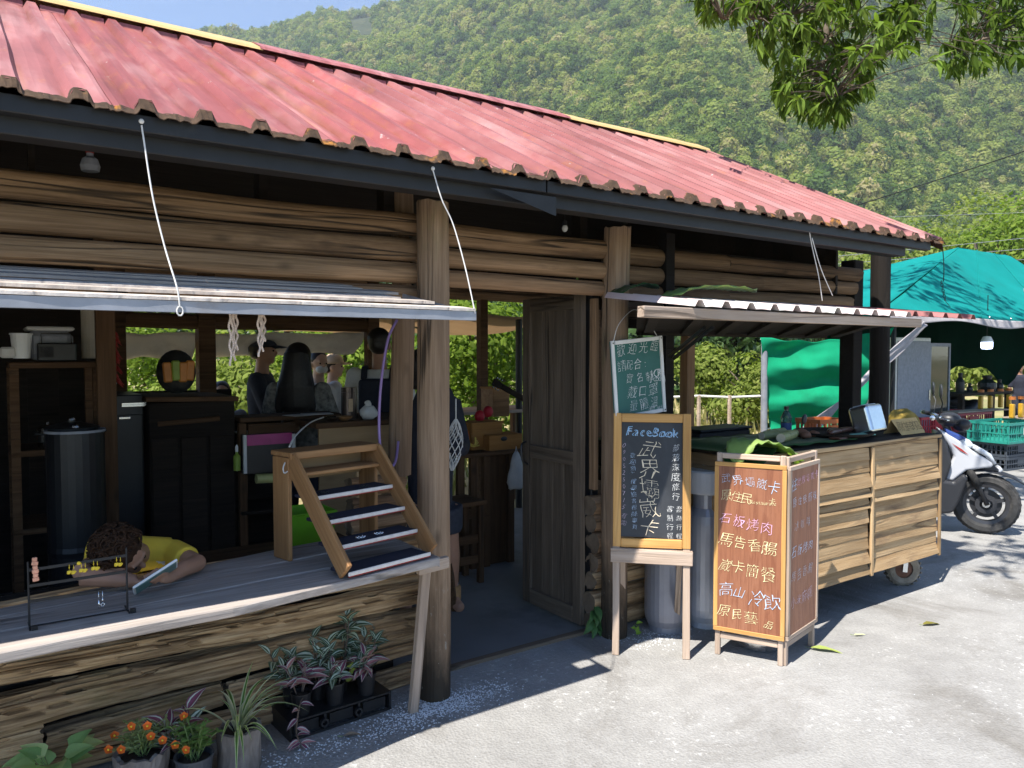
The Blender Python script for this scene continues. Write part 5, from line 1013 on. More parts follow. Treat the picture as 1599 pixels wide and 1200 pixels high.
for q in range(4): a = q*1.5708 + .78; b = MB(); b.bar((hipp.x + .10*math.cos(a), hipp.y + .10*math.sin(a), .555), (hipp.x + .15*math.cos(a), hipp.y + .15*math.sin(a), .012), .03, .03, up=(math.cos(a), math.sin(a), 0)); b.build('leg', M['inner'], sst)
rb = thing('net_bag', 'pale knotted net bag hanging beside the person behind the post', 'bag', (2.4, 3.95, .8)); b = MB(); r = random.Random(8); c0, c1 = onY(712, 655, 3.85), onY(706, 735, 3.85)
for q in range(16):
    a = q*.785; s_ = 1 if q < 8 else -1; pts_ = []
    for i in range(12):
        tt = i/11; w = .045*math.sin(math.pi*min(1, tt*1.02))**.8 + .006; ang = a + s_*tt*3.2; p = c0.lerp(c1, tt); pts_.append(p + V((math.cos(ang)*w, math.sin(ang)*w, 0)))
    b.tube(pts_, .0028, 4)
b.build('netting', M['twine'], rb); b = MB(); b.tube([c0 + V((0,0,.12)), c0], .004, 5); b.build('cord', M['twine'], rb)

# ------------------------------------------------------------------ the child lying on the counter with a tablet
ch = thing('person', 'curly haired child in a yellow and white shirt lying over the counter with a tablet', 'person', (.45, 3.4, 0))
HC = onY(192, 866, 3.09); face = V((.72, -.50, -.42)).normalized(); hup = V((-.30, -.62, .70))
shR = onY(268, 862, 3.27); shL = V((.42, 3.36, .80)); elR = onY(308, 884, 3.10); hnR = onY(262, 903, 2.965); elL = onY(128, 905, 3.06); hnL = V((HC.x + .03, 3.02, .775)); chest = V((.44, 3.36, .80)); hipC = V((.46, 3.62, .50))
b = MB(); R, P = head_blob(b, HC, .80, face, hup); b.tube([HC + V((.02,.06,-.02)), shR.lerp(shL, .45)], [.042,.048], 10)
b.tube([hipC, chest.lerp(hipC, .4), chest, shR.lerp(shL, .5) + V((0,.0,-.02))], [.10,.10,.10,.075], 14); b.tube([shL, shL.lerp(shR, .5), shR], [.05,.065,.05], 10)
b.tube([shR, elR + V((0,0,.012))], [.042,.033], 10); b.ell(elR + V((0,0,.012)), .034); b.tube([elR + V((0,0,.01)), elR.lerp(hnR, .5) + V((0,0,.012)), hnR], [.033,.031,.022], 10)
b.tube([shL, elL + V((0,.02,.02))], [.042,.034], 10); b.tube([elL + V((-.005,0,.012)), elL.lerp(hnL, .6) + V((0,0,.008)), hnL], [.036,.033,.024], 10)
# right hand closed round the tablet's edge: palm, four bent fingers, thumb
TC = onY(243, 901, 2.925); td = (onY(270, 884, 2.93) - onY(219, 917, 2.92)).normalized(); d = (TC - hnR).normalized(); pm = hnR + d*.02
b.tube([hnR, pm, pm + d*.022], [(.022,.018),(.026,.016),(.024,.014)], 10)
for q in range(4):
    o_ = td*(q-1.5)*.0145; b.tube([pm + d*.015 + o_ + V((0,0,-.004)), pm + d*.040 + o_*1.05 + V((-.004,-.012,.004)), pm + d*.050 + o_*1.05 + V((-.012,-.008,.014)), pm + d*(.046-.002*abs(q-1)) + o_ + V((-.02,.0,.02))], [.0085,.0082,.0075,.006], 7)
b.tube([hnR + V((.0,-.012,.0)), pm + V((.004,-.008,.022)), pm + d*.022 + V((-.004,.004,.03))], [.0105,.009,.007], 7)
for q in range(4): b.tube([hnL + V((0,0,-.002)) + V((.0,(q-1.5)*.013,0)), hnL + V((.03,(q-1.5)*.014,.0)), hnL + V((.05-.003*abs(q-1.3),(q-1.5)*.014,-.012))], [.0085,.008,.006], 7)
b.tube([hnL, hnL + V((.012,-.03,.004)), hnL + V((.032,-.038,0))], [.010,.0085,.007], 7)
for s_ in (-1, 1): b.tube([hipC + V((.06*s_,0,0)), hipC + V((.07*s_,-.02,-.26)), hipC + V((.07*s_,.02,-.46)), hipC + V((.07*s_,-.10,-.475))], [.06,.045,.032,.02], 10)
blob('body', b, .0055, [M['skin']], ch, smooth=4)
for s_ in (-1, 1): q = MB(); q.ell(P(.083, .032*s_, .0), .0075, 8, 6); q.build('eye', M['eye'], ch, smooth=True)
b = MB(); sm = shR.lerp(shL, .5); b.tube([hipC, chest.lerp(hipC, .4), chest, sm + V((0,0,-.015))], [.112,.113,.112,.086], 16); b.tube([shL, sm, shR], [.058,.072,.058], 12); b.tube([shR, shR.lerp(elR, .62)], [.054,.056], 12); b.tube([shL, shL.lerp(elL, .55)], [.054,.052], 12)
mid = sm + V((.0,-.03,0)); fn = lambda c: 1 if (c.y < 3.235 and c.x < shR.x - .035 and c.z < shR.z - .02) else 0
blob('shirt', b, .008, [M['yellowc'], M['whitec']], ch, fn, smooth=3)
b = MB(); b.tube([hipC + V((0,0,.06)), hipC + V((0,0,-.04))], [.115,.11], 14)
for s_ in (-1, 1): b.tube([hipC + V((.06*s_,0,0)), hipC + V((.07*s_,-.02,-.2))], [.07,.06], 10)
blob('shorts', b, .01, [M['denim']], ch)
b = MB(); r = random.Random(12)
b.ell(P(-.03, 0, .04), (.088, .076, .076), 18, 12, R); b.ell(P(-.06, 0, -.01), (.06, .07, .068), 14, 10, R)
for q in range(230):
    d = V((r.gauss(-.35,1), r.gauss(0,1), r.gauss(.5,1))).normalized()
    if d.x > .42 and d.z < .62: continue
    c = P(-.028 + d.x*.098, d.y*.094, .032 + d.z*.096); a = r.uniform(0, 6.28); v1 = d.orthogonal(); v1 = R @ v1; v2 = (R @ d).cross(v1); w = r.uniform(.006,.011)
    b.tube([c + (v1*math.cos(a+i*.9) + v2*math.sin(a+i*.9))*w*1.3 + (R @ d)*.004*i for i in range(6)], [.0045,.0055,.0055,.005,.004,.002], 5)
b.build('hair', M['hair_b'], ch, smooth=True)
tb = thing('tablet', 'white edged tablet held up by the child on the counter', 'tablet', (TC.x, TC.y, .75)); vd = (TC - CAM).normalized(); tn = td.cross(vd); tn = (tn if tn.z > 0 else -tn).normalized(); tn = (tn*.975 + vd*.22).normalized(); tn = (tn - tn.dot(td)*td).normalized(); TM = Matrix((td, tn.cross(td), tn)).transposed().to_4x4(); TM.translation = TC
M['screen'] = plain('dark_screen', (.01,.012,.014), .1); M['tealplastic'] = plain('teal_back', (.10,.20,.20), .4)
b = MB(); b.box((0,0,0), (.165, .10, .009)); b.build('case', M['white'], tb, M=TM, bevel=.004, seg=3); b = MB(); b.box((0,0,.005), (.145,.086,.002)); b.build('screen', M['screen'], tb, M=TM); b = MB(); b.box((0,0,-.005), (.15,.09,.002)); b.build('back_cover', M['tealplastic'], tb, M=TM)

# ================================================================== on the counter
def earstand():
    t = thing('earring_stand', 'small black wire earring stand at the left of the counter', 'display stand', (.27, 2.78, .744)); Y0 = 2.785
    A0, A1 = onY(46, 978, Y0), onY(42, 878, Y0); B0, B1 = onY(199, 950, Y0), onY(194, 856, Y0); zt = .749
    A = V((A0.x, Y0, zt)); Bp = V((B0.x, Y0, zt))
    for (p, q) in ((A, A1), (Bp, B1)): b = MB(); b.tube([p, V((p.x, Y0, q.z))], .0032, 6); b.build('upright', M['steel'], t)
    for (ya, yb) in ((891, 868), (916, 893), (940, 918)):
        pa, pb = onY(43, ya, Y0), onY(195, yb, Y0); b = MB(); b.bar((A.x, Y0, pa.z), (Bp.x, Y0, pb.z), .004, .009); b.build('crossbar', M['steel'], t)
    for p in (A, Bp):
        b = MB(); b.tube([p + V((0,.05,-.001)), p + V((0,-.035,-.001))], .003, 6); b.build('foot', M['steel'], t); b = MB(); b.box(p + V((.012,-.03,.003)), (.016,.014,.013)); b.build('rubber_foot', M['black'], t)
    b = MB(); b.tube([A, Bp], .0025, 6); b.build('base_wire', M['steel'], t); return t
earstand()
def earr(name, label, pxs, py, mt, drop, group, shape):
    Y0 = 2.779; p0 = onY(sum(pxs)/len(pxs), py, Y0); t = thing(name, label, 'earrings', p0, 0, group)
    for px in pxs:
        p = onY(px, py, Y0); b = MB(); b.tube([p + V((0,0,.004)), p - V((0,0,drop*.5))], .0009, 5); b.ell(p - V((0,0,drop*.25)), .0022, 6, 4)
        if shape == 'disc': b.ell(p - V((0,0,drop*.8)), (.0075,.003,.005), 10, 6); b.ell(p - V((.002,0.0015,drop*.97)), (.006,.0025,.0035), 8, 6)
        elif shape == 'bar': b.tube([p - V((0,0,drop*.5)), p - V((0,0,drop))], [.0028,.002], 6)
        else:
            c = p - V((0,0,drop*.85))
            for q in range(5):
                a, a2 = q*1.2566, (q+1)*1.2566; b.tube([c + V((.007*math.sin(a),0,.007*math.cos(a))), c + V((.004*math.sin(a+.63),0,.004*math.cos(a+.63))), c + V((.007*math.sin(a2),0,.007*math.cos(a2)))], .0013, 5)
            b.tube([p - V((0,0,drop*.4)), p - V((0,0,drop*.7))], .0018, 5)
        b.build('earring', M[mt], t, smooth=True)
for k, pxs in enumerate(((108,115),(127,133),(146,152),(182,188))): earr('earring_pair', ('yellow drop earrings, leftmost pair on the top bar', 'yellow drop earrings under the yellow pin on the top bar', 'yellow drop earrings, third pair from the left', 'yellow drop earrings hanging beside the right upright')[k], pxs, 884 - k*3.0 - (3 if k == 3 else 0), 'gold', .024, 'yellow earrings on the stand', 'disc')
earr('earring_pair', 'silver bead and star earrings hanging from the lowest bar', (154,), 926, 'silver', .05, None, 'bar'); earr('earring_pair', 'silver star earring hanging beside the bead one', (160,), 925, 'silver', .048, None, 'star')
b = MB(); p = onY(123, 880, 2.778); b.ell(p, (.006,.003,.006)); b.build('yellow_pin', M['gold'], smooth=True, label='round yellow pin on the top bar of the earring stand', cat='pin')
b = MB(); p0, p1 = onY(54, 874, 2.776), onY(56, 905, 2.776); 
for q in range(6):
    tt = q/5; b.box(p0.lerp(p1, tt), (.014 + .004*(q % 2), .006, .013), (0, .2*math.sin(q*2), 0))
b.build('copper_pendant', M['copper'], bevel=.002, label='copper coloured woven pendant hanging at the left end of the stand', cat='pendant')

# the stepped display rack
rk = thing('step_rack', 'wooden stepped display rack like a little staircase standing on the counter', 'display rack', (1.34, 2.95, .744))
FL, FRp = V((1.13, 2.688, .748)), V((1.545, 2.778, .748)); rx = (FRp-FL).normalized(); rb_ = V((-rx.y, rx.x, 0)); W = (FRp-FL).length
zt = onY(480, 708, 3.07).z; D = .385
Pk = lambda a, d, z: FL + rx*a + rb_*d + V((0,0,z-.748))
for a in (.0, W): plank('stringer', Pk(a, .0, .775), Pk(a, D-.01, zt-.02), .085, .018, M['rack'], rk, up=rx, seed=int(a*10), wob=.001)
for a in (-.004, W+.004): plank('rack_side', Pk(a, D+.05, .748), Pk(a, D+.05, zt-.012), .12, .018, M['rack'], rk, up=rx, seed=3+int(a*10), wob=.001)
plank('rack_top', Pk(-.012, D+.05, zt), Pk(W+.012, D+.05, zt), .15, .02, M['rack'], rk, seed=6, wob=.001); plank('rack_edge', Pk(-.012, D-.022, zt-.004), Pk(W+.012, D-.022, zt-.004), .02, .03, M['rack'], rk, seed=8, wob=.001)
plank('rack_back', Pk(.0, D+.10, zt-.07), Pk(W, D+.10, zt-.07), .11, .012, M['ply'], rk, up=rb_*-1, wob=.001)
M['felt'] = plain('navy_felt', (.018,.018,.032), .95, 0, .2, 40, .1); M['trim'] = plain('white_trim', (.66,.60,.55), .8, 0, .12, 40, .1)
for q, (tt, bare) in enumerate(((.0, 0), (.245, 0), (.49, 0), (.735, 0), (.985, 1))):
    d0 = tt*(D-.05); z = .764 + (zt-.075-.764)*tt; plank('tread', Pk(.01, d0+.06, z), Pk(W-.01, d0+.06, z), .12, .014, M['rack'] if bare else M['felt'], rk, seed=q, wob=.001)
    if not bare:
        plank('tread_trim', Pk(.008, d0-.003, z+.001), Pk(W-.008, d0-.003, z+.001), .006, .016, M['trim'], rk, wob=.001); plank('tread_lining', Pk(.009, d0-.001, z-.009), Pk(W-.009, d0-.001, z-.009), .008, .004, M['redc'], rk, wob=.0005)
b = MB(); b.tube(curve([Pk(-.02, D-.0, zt-.03), Pk(-.035, D-.01, zt-.05), Pk(-.03, D-.01, zt-.07), Pk(-.015, D-.01, zt-.065)], 4), .003, 5); b.build('hook', M['twine'], rk)
G5 = 'small jewellery on the step rack'
for k, (a, tt, lb) in enumerate(((.10, .735, 'dark coil bracelet at the left of the upper felt step'), (.16, .245, 'shiny glass earrings at the left of the second felt step'), (.25, .245, 'shiny glass earrings in the middle of the second felt step'), (.30, .735, 'dark string of beads on the upper felt step'), (.06, .49, 'tiny black brooch on the middle felt step'))):
    c = Pk(a, tt*(D-.05)+.045, .764 + (zt-.075-.764)*tt + .011); b = MB()
    for q in range(7): an = q*.9; b.ell(c + V((.018*math.cos(an), .010*math.sin(an), 0)), .0045, 8, 5)
    b.tube([c + V((.018*math.cos(q*.45), .010*math.sin(q*.45), -.001)) for q in range(15)], .0018, 5); b.build('trinket', M['silver'] if k in (1, 2) else M['black'], smooth=True, label=lb, cat='jewellery', group=G5)
cu = onY(452, 698, 3.1); wire(curve([cu, onY(462, 680, 3.3), onY(485, 660, 3.8), onY(505, 652, 4.3)]), .004, 'grey_cable', None); o = bpy.data.objects['grey_cable']; tag(o, 'thin grey cable arching from the step rack to the bar', 'cable')
o = wire(curve([onY(620, 500, 3.27), onY(606, 530, 3.25), onY(596, 590, 3.22), onY(592, 650, 3.2), onY(594, 700, 3.18), onY(604, 731, 3.16), onY(617, 722, 3.2), onY(622, 690, 3.26)]), .0065, 'purple_hose', None, 'purple'); tag(o, 'purple hose hanging in a loop beside the inner post', 'hose')
def beads(label, px, y0, y1, Y, wd):
    t = thing('bead_necklace', label, 'necklace', onY(px, y0, Y), 0, 'bead necklaces hanging under the awning'); r = random.Random(px)
    for q in range(4):
        n_ = 26; a, b_ = onY(px-wd + q*wd*.66, y0, Y + .01*q), onY(px-wd*.6 + q*wd*.5, y1 - 12*(q % 2) - 4*q, Y + .01*q); b = MB()
        for i in range(n_):
            p = a.lerp(b_, i/(n_-1)) + V((.003*math.sin(i*.7+q), 0, 0)); b.ell(p, (.0042,.0042,.0048), 6, 4)
        b.tube([a + V((0,0,.02)), b_], .0008, 4); b.build('bead_strand', M['bead'], t, smooth=True)
beads('longer shell bead necklace hanging left under the awning', 364, 488, 570, 2.6, 6); beads('shorter shell bead necklace hanging in front of the capped man', 408, 488, 556, 2.6, 5)
# ================================================================== inside the shop
def cloth_sheet(name, label, cat, P, nu, nv, mat, amp=.02, fq=5, seed=0, thick=.002, group=None, extra=None):
    """P: four corners (top left, top right, bottom right, bottom left); hangs with soft folds"""
    a, b_, c, d = [V(p) for p in P]; n = (b_-a).cross(d-a).normalized(); b = MB()
    def fn(u, v):
        p = a.lerp(b_, u).lerp(d.lerp(c, u), v); w = amp*(N3((u*fq, v*fq*.6, 0), 1, seed) + .5*math.sin(u*fq*2.2 + v*3 + seed))
        q = p + n*w
        if extra: q = extra(q, u, v)
        return q
    b.grid(nu, nv, fn); return b.build(name, M[mat], None, smooth=True, solid=thick, label=label, cat=cat, group=group)
def onbox(name, label, cat, pxl, pxr, pyt, pyb, Y, depth, mat, group=None, bevel=.006):
    p, q = onY(pxl, pyt, Y), onY(pxr, pyb, Y); t = thing(name, label, cat, ((p.x+q.x)/2, Y, q.z), 0, group); b = MB(); b.bx(p.x, q.x, Y, Y+depth, q.z, p.z); b.build('body', M[mat], t, bevel=bevel); return t, p, q
G6 = 'cream blinds at the back openings'
cloth_sheet('cloth_blind', 'cream cloth blind hanging over the left back opening', 'blind', [onY(172, 520, 6.12), onY(312, 520, 6.12), onY(300, 560, 6.35), onY(178, 560, 6.35)], 24, 8, 'cream', .018, 4, 1, group=G6)
cloth_sheet('cloth_blind', 'long cream cloth blind above the people at the back', 'blind', [onY(330, 522, 6.12), onY(574, 520, 6.12), onY(552, 552, 6.4), onY(330, 558, 6.4)], 40, 8, 'cream', .02, 6, 2, group=G6)
cn = thing('canopy', 'tan cloth canopy stretched behind the back door', 'canopy', (4.6, 7.4, 0)); b = MB(); b.grid(20, 10, lambda u, v: V((2.85 + 2.0*u + .9*v*u, 6.2 + 2.6*v, 1.955 - .12*v - .035*math.sin(math.pi*v)*(1 + math.sin(u*9)) + .01*math.sin(u*14)))); b.build('canopy_cloth', M['tan'], cn, smooth=True, solid=.002)
for x, y in ((4.55, 6.35), (4.9, 8.7), (3.0, 8.8)): b = MB(); b.tube([(x, y, 0), (x, y, 1.95)], .035, 10); b.build('canopy_pole', M['steel'], cn)
b = MB(); b.tube([(2.9, 6.3, 1.94), (4.9, 8.75, 1.86)], .02, 6); b.build('canopy_rope', M['steel'], cn)

# kitchen corner at the left
sh_ = thing('kitchen_shelf', 'wooden kitchen shelf loaded with pots and boxes in the dark left corner', 'shelf', (.42, 4.75, 0)); zs = onY(100, 566, 4.6).z; x0, x1 = onY(14, 566, 4.6).x, onY(158, 566, 4.6).x
for z in (zs, zs-.45, zs-.85): b = MB(); b.bx(x0, x1, 4.6, 5.0, z-.03, z); b.build('shelf_board', M['inner'], sh_, bevel=.003)
for x in (x0+.02, x1-.02):
    for y in (4.62, 4.98): b = MB(); b.bx(x-.02, x+.02, y-.02, y+.02, 0, zs-.03); b.build('leg', M['inner'], sh_)
t, p, q = onbox('rice_cooker', 'pale grey lidded cooker box on top of the kitchen shelf', 'cooker', 42, 116, 516, 562, 4.66, .25, 'greyc', bevel=.03); b = MB(); b.bx(p.x-.005, q.x+.005, 4.655, 4.915, p.z, p.z+.02); b.build('lid', M['whitec'], t, bevel=.008)
t, p, q = onbox('radio', 'black box shaped radio in front of the pale cooker', 'radio', 58, 120, 536, 564, 4.61, .06, 'black'); b = MB(); b.bx(p.x+.01, p.x+.07, 4.604, 4.609, q.z+.02, p.z-.02); b.build('speaker_grille', M['blackm'], t); b = MB(); b.tube([(p.x+.02,4.64,p.z), (p.x+.02,4.66,p.z+.05), (q.x-.02,4.66,p.z+.05), (q.x-.02,4.64,p.z)], .004, 5); b.build('carry_handle', M['chrome'], t)
t = thing('paper_cups', 'white bucket with a stack of white cups beside the cooker', 'bucket', onY(34, 560, 4.65)); p = onY(34, 560, 4.65); b = MB(); b.lathe([(.0,0),(.038,0),(.048,.12),(.052,.12),(.052,.128),(0,.128)], 18, p, caps=False); b.build('bucket', M['white'], t, smooth=40); b = MB(); b.box(p + V((-.06,-.01,.03)), (.07,.06,.055)); b.build('napkin_pack', M['whitec'], t, bevel=.01)
t = thing('roller_cloth', 'pale paper roll standing behind the cooker by the post', 'paper roll', onY(142, 520, 4.8)); p, q = onY(142, 560, 4.8), onY(142, 470, 4.8); b = MB(); b.lathe([(0,0),(.045,0),(.045,q.z-p.z),(0,q.z-p.z)], 18, p, caps=False); b.build('roll', M['cream'], t, smooth=40); b = MB(); b.lathe([(.02,0),(.02,.03)], 10, q); b.build('core', M['card'], t)
for k, (px, py, rr_, h_, mt, lb) in enumerate(((75, 685, .05, .10, 'chrome', 'small steel kettle on the middle kitchen shelf'), (122, 660, .055, .09, 'whitec', 'white bowl stack on the middle kitchen shelf'), (112, 680, .12, .14, 'steel', 'large dark stockpot under the kitchen shelf'))):
    p = onY(px, py, 4.75 if k < 2 else 4.45); p.z = (zs-.45 if k < 2 else p.z - .1); t = thing('cooking_pot', lb, 'pot', p); b = MB(); b.lathe([(0,0),(rr_*.9,0),(rr_,h_*.3),(rr_,h_),(rr_*1.06,h_*1.01),(rr_*.95,h_*1.06),(rr_*.3,h_*1.2),(0,h_*1.22)], 22, p, caps=False); b.build('body', M[mt], t, smooth=40); b = MB(); b.ell(p + V((0,0,h_*1.26)), rr_*.15, 8, 6); b.build('knob', M['chrome'], t)
    for s_ in (-1, 1): b = MB(); b.tube([p + V((s_*rr_,-.02,h_*.8)), p + V((s_*rr_*1.3,0,h_*.82)), p + V((s_*rr_,.02,h_*.8))], .005, 5); b.build('handle', M['steel'], t)
dr_ = thing('metal_drum', 'black drum with a pale rim standing on the floor of the kitchen corner', 'drum', onY(120, 760, 4.35) * V((1,1,0))); p = V((onY(118, 700, 4.35).x, 4.35, 0)); zt_ = onY(118, 676, 4.3).z; b = MB(); b.lathe([(0,.012),(.13,.012),(.13,zt_*.5),(.134,zt_*.52),(.13,zt_*.54),(.13,zt_),(0,zt_)], 26, p, caps=False); b.build('drum_body', M['black'], dr_, smooth=40); b = MB(); b.lathe([(.12,zt_),(.135,zt_),(.135,zt_+.012),(.12,zt_+.012)], 26, p, caps=False); b.build('rim', M['greyc'], dr_); b = MB(); b.ell(p + V((0,-.0,zt_+.02)), .02, 8, 6); b.build('lid_knob', M['chrome'], dr_)
# refrigerator-like black box and cabinet under the back opening
t, p, q = onbox('black_fridge', 'black fridge with two chrome grilles under the left back opening', 'fridge', 174, 230, 618, 930, 5.2, .5, 'black')
for z in (631, 634): b = MB(); a_, c_ = onY(190, z-1, 5.19), onY(229, z+.3, 5.19); b.bx(a_.x, c_.x, 5.185, 5.2, c_.z, a_.z); b.build('grille_bar', M['chrome'], t)
b = MB(); a_, c_ = onY(186, 652, 5.19), onY(203, 654, 5.19); b.bx(a_.x, c_.x, 5.18, 5.2, c_.z, a_.z); b.build('handle', M['chrome'], t)
b = MB(); b.bx(p.x+.01, q.x-.01, 5.188, 5.199, p.z-.9, p.z-.12); b.build('door', M['black'], t, bevel=.004)
cb = thing('wooden_cabinet', 'long dark brown cabinet topped by boards in the middle of the shop', 'cabinet', (1.08, 5.3, 0)); p, q = onY(232, 620, 5.1), onY(366, 630, 5.1); b = MB(); b.bx(p.x, q.x, 5.1, 5.7, .012, p.z-.04); b.build('carcass', M['dkwood'], cb, bevel=.003)
plank('cabinet_top', (p.x-.02, 5.4, p.z-.015), (q.x+.02, 5.4, p.z-.03), .66, .03, M['inner'], cb); plank('top_board', (p.x+.05, 5.12, p.z-.17), (q.x-.1, 5.08, p.z-.15), .05, .03, M['inner'], cb)
for k in range(3): b = MB(); w = (q.x-p.x)/3; b.bx(p.x+w*k+.01, p.x+w*(k+1)-.01, 5.085, 5.1, .08, p.z-.26); b.build('cabinet_door', M['dkwood'], cb, bevel=.003)
bg_ = thing('snack_bag', 'black bag stuffed with orange and green packets on the cabinet', 'bag', onY(275, 612, 5.35)); p, q = onY(246, 606, 5.35), onY(306, 565, 5.35); b = MB(); b.ell(((p.x+q.x)/2+.01, 5.42, p.z+.10), ((q.x-p.x)*.52, .1, .145), 18, 12); b.build('bag', M['blackm'], bg_, smooth=True)
M['orangep'] = plain('orange_packet', (.55,.20,.03), .4); M['greenp'] = plain('green_packet', (.25,.35,.05), .4)
for k, (fx, mt) in enumerate(((.22, 'orangep'), (.44, 'greenp'), (.62, 'orangep'), (.8, 'orangep'))): x = p.x + (q.x-p.x)*fx; b = MB(); b.box((x, 5.31, p.z+.10 + .01*(k % 2)), (.052, .03, .13), (0, .05*(k-1.5), 0)); b.build('packet', M[mt], bg_, bevel=.008)
M['chilli'] = plain('dried_chilli', (.30,.02,.015), .4, 0, .3)
cs = thing('chilli_string', 'string of dried red chillies hanging beside the kitchen post', 'chillies', onY(178, 520, 4.55)); r = random.Random(4); b = MB(); b.tube([onY(177, 505, 4.55), onY(182, 600, 4.55)], .002, 5); b.build('string', M['twine'], cs)
for k in range(34):
    p = onY(177 + 5*k/34, 515 + 82*k/34, 4.55); a = r.uniform(0, 6.28); d = V((math.cos(a), math.sin(a)*.6, -.9)).normalized(); b = MB(); b.tube([p, p + d*.02 + V((0,0,.003)), p + d*.045 + V((math.cos(a+1)*.006,0,-.004))], [.006,.0065,.001], 6); b.build('chilli', M['chilli'], cs, smooth=True)
# the bar: post, long top, plywood end
br = thing('bar_counter', 'wooden bar counter with a plywood end panel in front of the customers', 'bar counter', (1.9, 4.9, 0)); z1 = onY(560, 658, 4.7).z
pA, pB = onY(498, 664, 4.7), onY(622, 660, 4.7); b = MB(); b.bx(pA.x, pB.x, 4.70, 4.72, .012, z1-.035); b.build('end_panel', M['ply'], br)
plank('bar_top', (pA.x-.03, 4.98, z1-.015), (pB.x+.25, 4.98, z1-.015), .62, .035, M['inner'], br); p = onY(356, 642, 5.35); plank('bar_top', (p.x, 5.2, z1+.012), (pA.x+.3, 5.2, z1+.012), .28, .03, M['inner'], br)
plank('bar_post', (p.x+.02, 5.1, .012), (p.x+.02, 5.1, z1-.01), .05, .05, M['inner'], br, up=(0,-1,0)); plank('bar_apron', (p.x+.05, 5.07, z1-.06), (pA.x, 5.07, z1-.06), .09, .02, M['inner'], br, up=(0,-1,0))
for z in (.25, .55, .85): plank('bar_shelf', (p.x, 5.25, z), (pA.x-.02, 5.25, z), .4, .02, M['dkwood'], br)
b = MB(); b.bx(p.x, pA.x, 5.45, 5.47, .012, z1-.02); b.build('back_panel', M['dkwood'], br)
c_ = V((onY(545, 640, 4.85).x, 4.85, z1+.003)); t = thing('tea_tin', 'tall dark metal tin standing on the bar', 'tin', c_); b = MB(); h_ = onY(545, 605, 4.85).z - c_.z; b.lathe([(0,0),(.052,0),(.052,h_*.84),(.049,h_*.845),(.052,h_*.85),(.052,h_),(0,h_)], 22, c_, caps=False); b.build('tin_body', plain('dark_tin', (.09,.07,.065), .28, .7), t, smooth=40); b = MB(); b.box(c_ + V((-.01,-.052,h_*.45)), (.03,.004,h_*.4)); b.build('paper_label', M['beigec'], t)
c_ = V((onY(576, 650, 4.78).x, 4.78, z1+.002)); b = MB(); b.ell(c_ + V((0,0,.045)), (.058,.05,.052), 18, 12); b.ell(c_ + V((-.005,0,.10)), (.02,.02,.03), 10, 8)
for p in b.v: p += V((N3(p, 30, 1), N3(p, 30, 4), N3(p, 30, 8)))*.010
b.build('plastic_bag', M['white'], smooth=True, label='knotted white plastic bag on the right end of the bar', cat='bag')
for k, (px, lb) in enumerate(((518, 'small steel bowl at the front edge of the bar'), (538, 'shallow brown dish beside the steel bowl on the bar'))):
    c_ = V((onY(px, 655, 4.76).x, 4.76, z1+.003)); b = MB(); b.lathe([(.02,0),(.045,.015),(.055,.03),(.052,.03),(.04,.014),(0,.006)], 18, c_, caps=False); b.build('bowl', M['chrome'] if k == 0 else M['rack'], smooth=40, label=lb, cat='bowl')
for k in range(2): p = V((onY(470 + 25*k, 650, 5.05).x, 5.05, z1+.03 + .003*k)); b = MB(); b.box(p, (.20, .14, .002), (0, 0, .3 - .5*k)); b.build('menu_sheet', M['whitec'], label=('open paper menu lying on the bar in front of the woman', 'second paper menu lying on the bar beside the tin')[k], cat='menu')
# things under the bar
M['magenta'] = plain('magenta_plastic', (.38,.03,.17), .4)
t, p, q = onbox('drawer_unit', 'pink and white plastic shelf rack under the bar', 'rack', 380, 462, 680, 735, 5.02, .3, 'black'); 
for (a0, a1, z0_, z1_, mt) in ((380, 386, 680, 740, 'whitec'), (456, 462, 678, 738, 'whitec'), (386, 456, 680, 692, 'magenta')): a_, c2 = onY(a0, z0_, 5.0), onY(a1, z1_, 5.0); b = MB(); b.bx(a_.x, c2.x, 5.0, 5.02, c2.z, a_.z); b.build('rack_rim' if mt == 'magenta' else 'rack_leg', M[mt], t)
sb = onY(370, 735, 5.0); t = thing('spray_bottle', 'small yellow green spray bottle with white cap under the bar', 'bottle', sb); b = MB(); b.lathe([(0,0),(.022,0),(.022,.09),(.009,.11),(.009,.125)], 12, sb); b.build('bottle_body', M['greenp'], t, smooth=40); b = MB(); b.lathe([(.010,.12),(.010,.15),(.004,.165)], 10, sb); b.build('cap', M['white'], t)
p, q = onY(400, 748, 4.5), onY(446, 746, 4.5); b = MB(); b.tube([p, q], .028, 14); b.build('rolled_mat', M['bambu'], smooth=40, label='rolled green mat lying left of the step rack', cat='mat')
p = onY(480, 832, 3.75); M['limebox'] = plain('lime_plastic', (.16,.42,.02), .4, 0, .05); b = MB(); pz = .62; b.add([(p.x-.09,3.72,pz),(p.x+.12,3.72,pz),(p.x+.12,3.92,pz),(p.x-.09,3.92,pz),(p.x-.105,3.70,pz+.17),(p.x+.135,3.70,pz+.17),(p.x+.135,3.94,pz+.17),(p.x-.105,3.94,pz+.17)], [(0,3,2,1),(0,1,5,4),(1,2,6,5),(2,3,7,6),(3,0,4,7)]); t = thing('lime_basket', 'lime green plastic basket behind the step rack', 'basket', (p.x, 3.82, pz)); b.build('basket_body', M['limebox'], t, solid=.004, bevel=.004); b = MB(); b.tube([(p.x-.105,3.70,pz+.17),(p.x+.135,3.70,pz+.17),(p.x+.135,3.94,pz+.17),(p.x-.105,3.94,pz+.17),(p.x-.105,3.70,pz+.17)], .006, 6); b.build('basket_rim', M['limebox'], t)
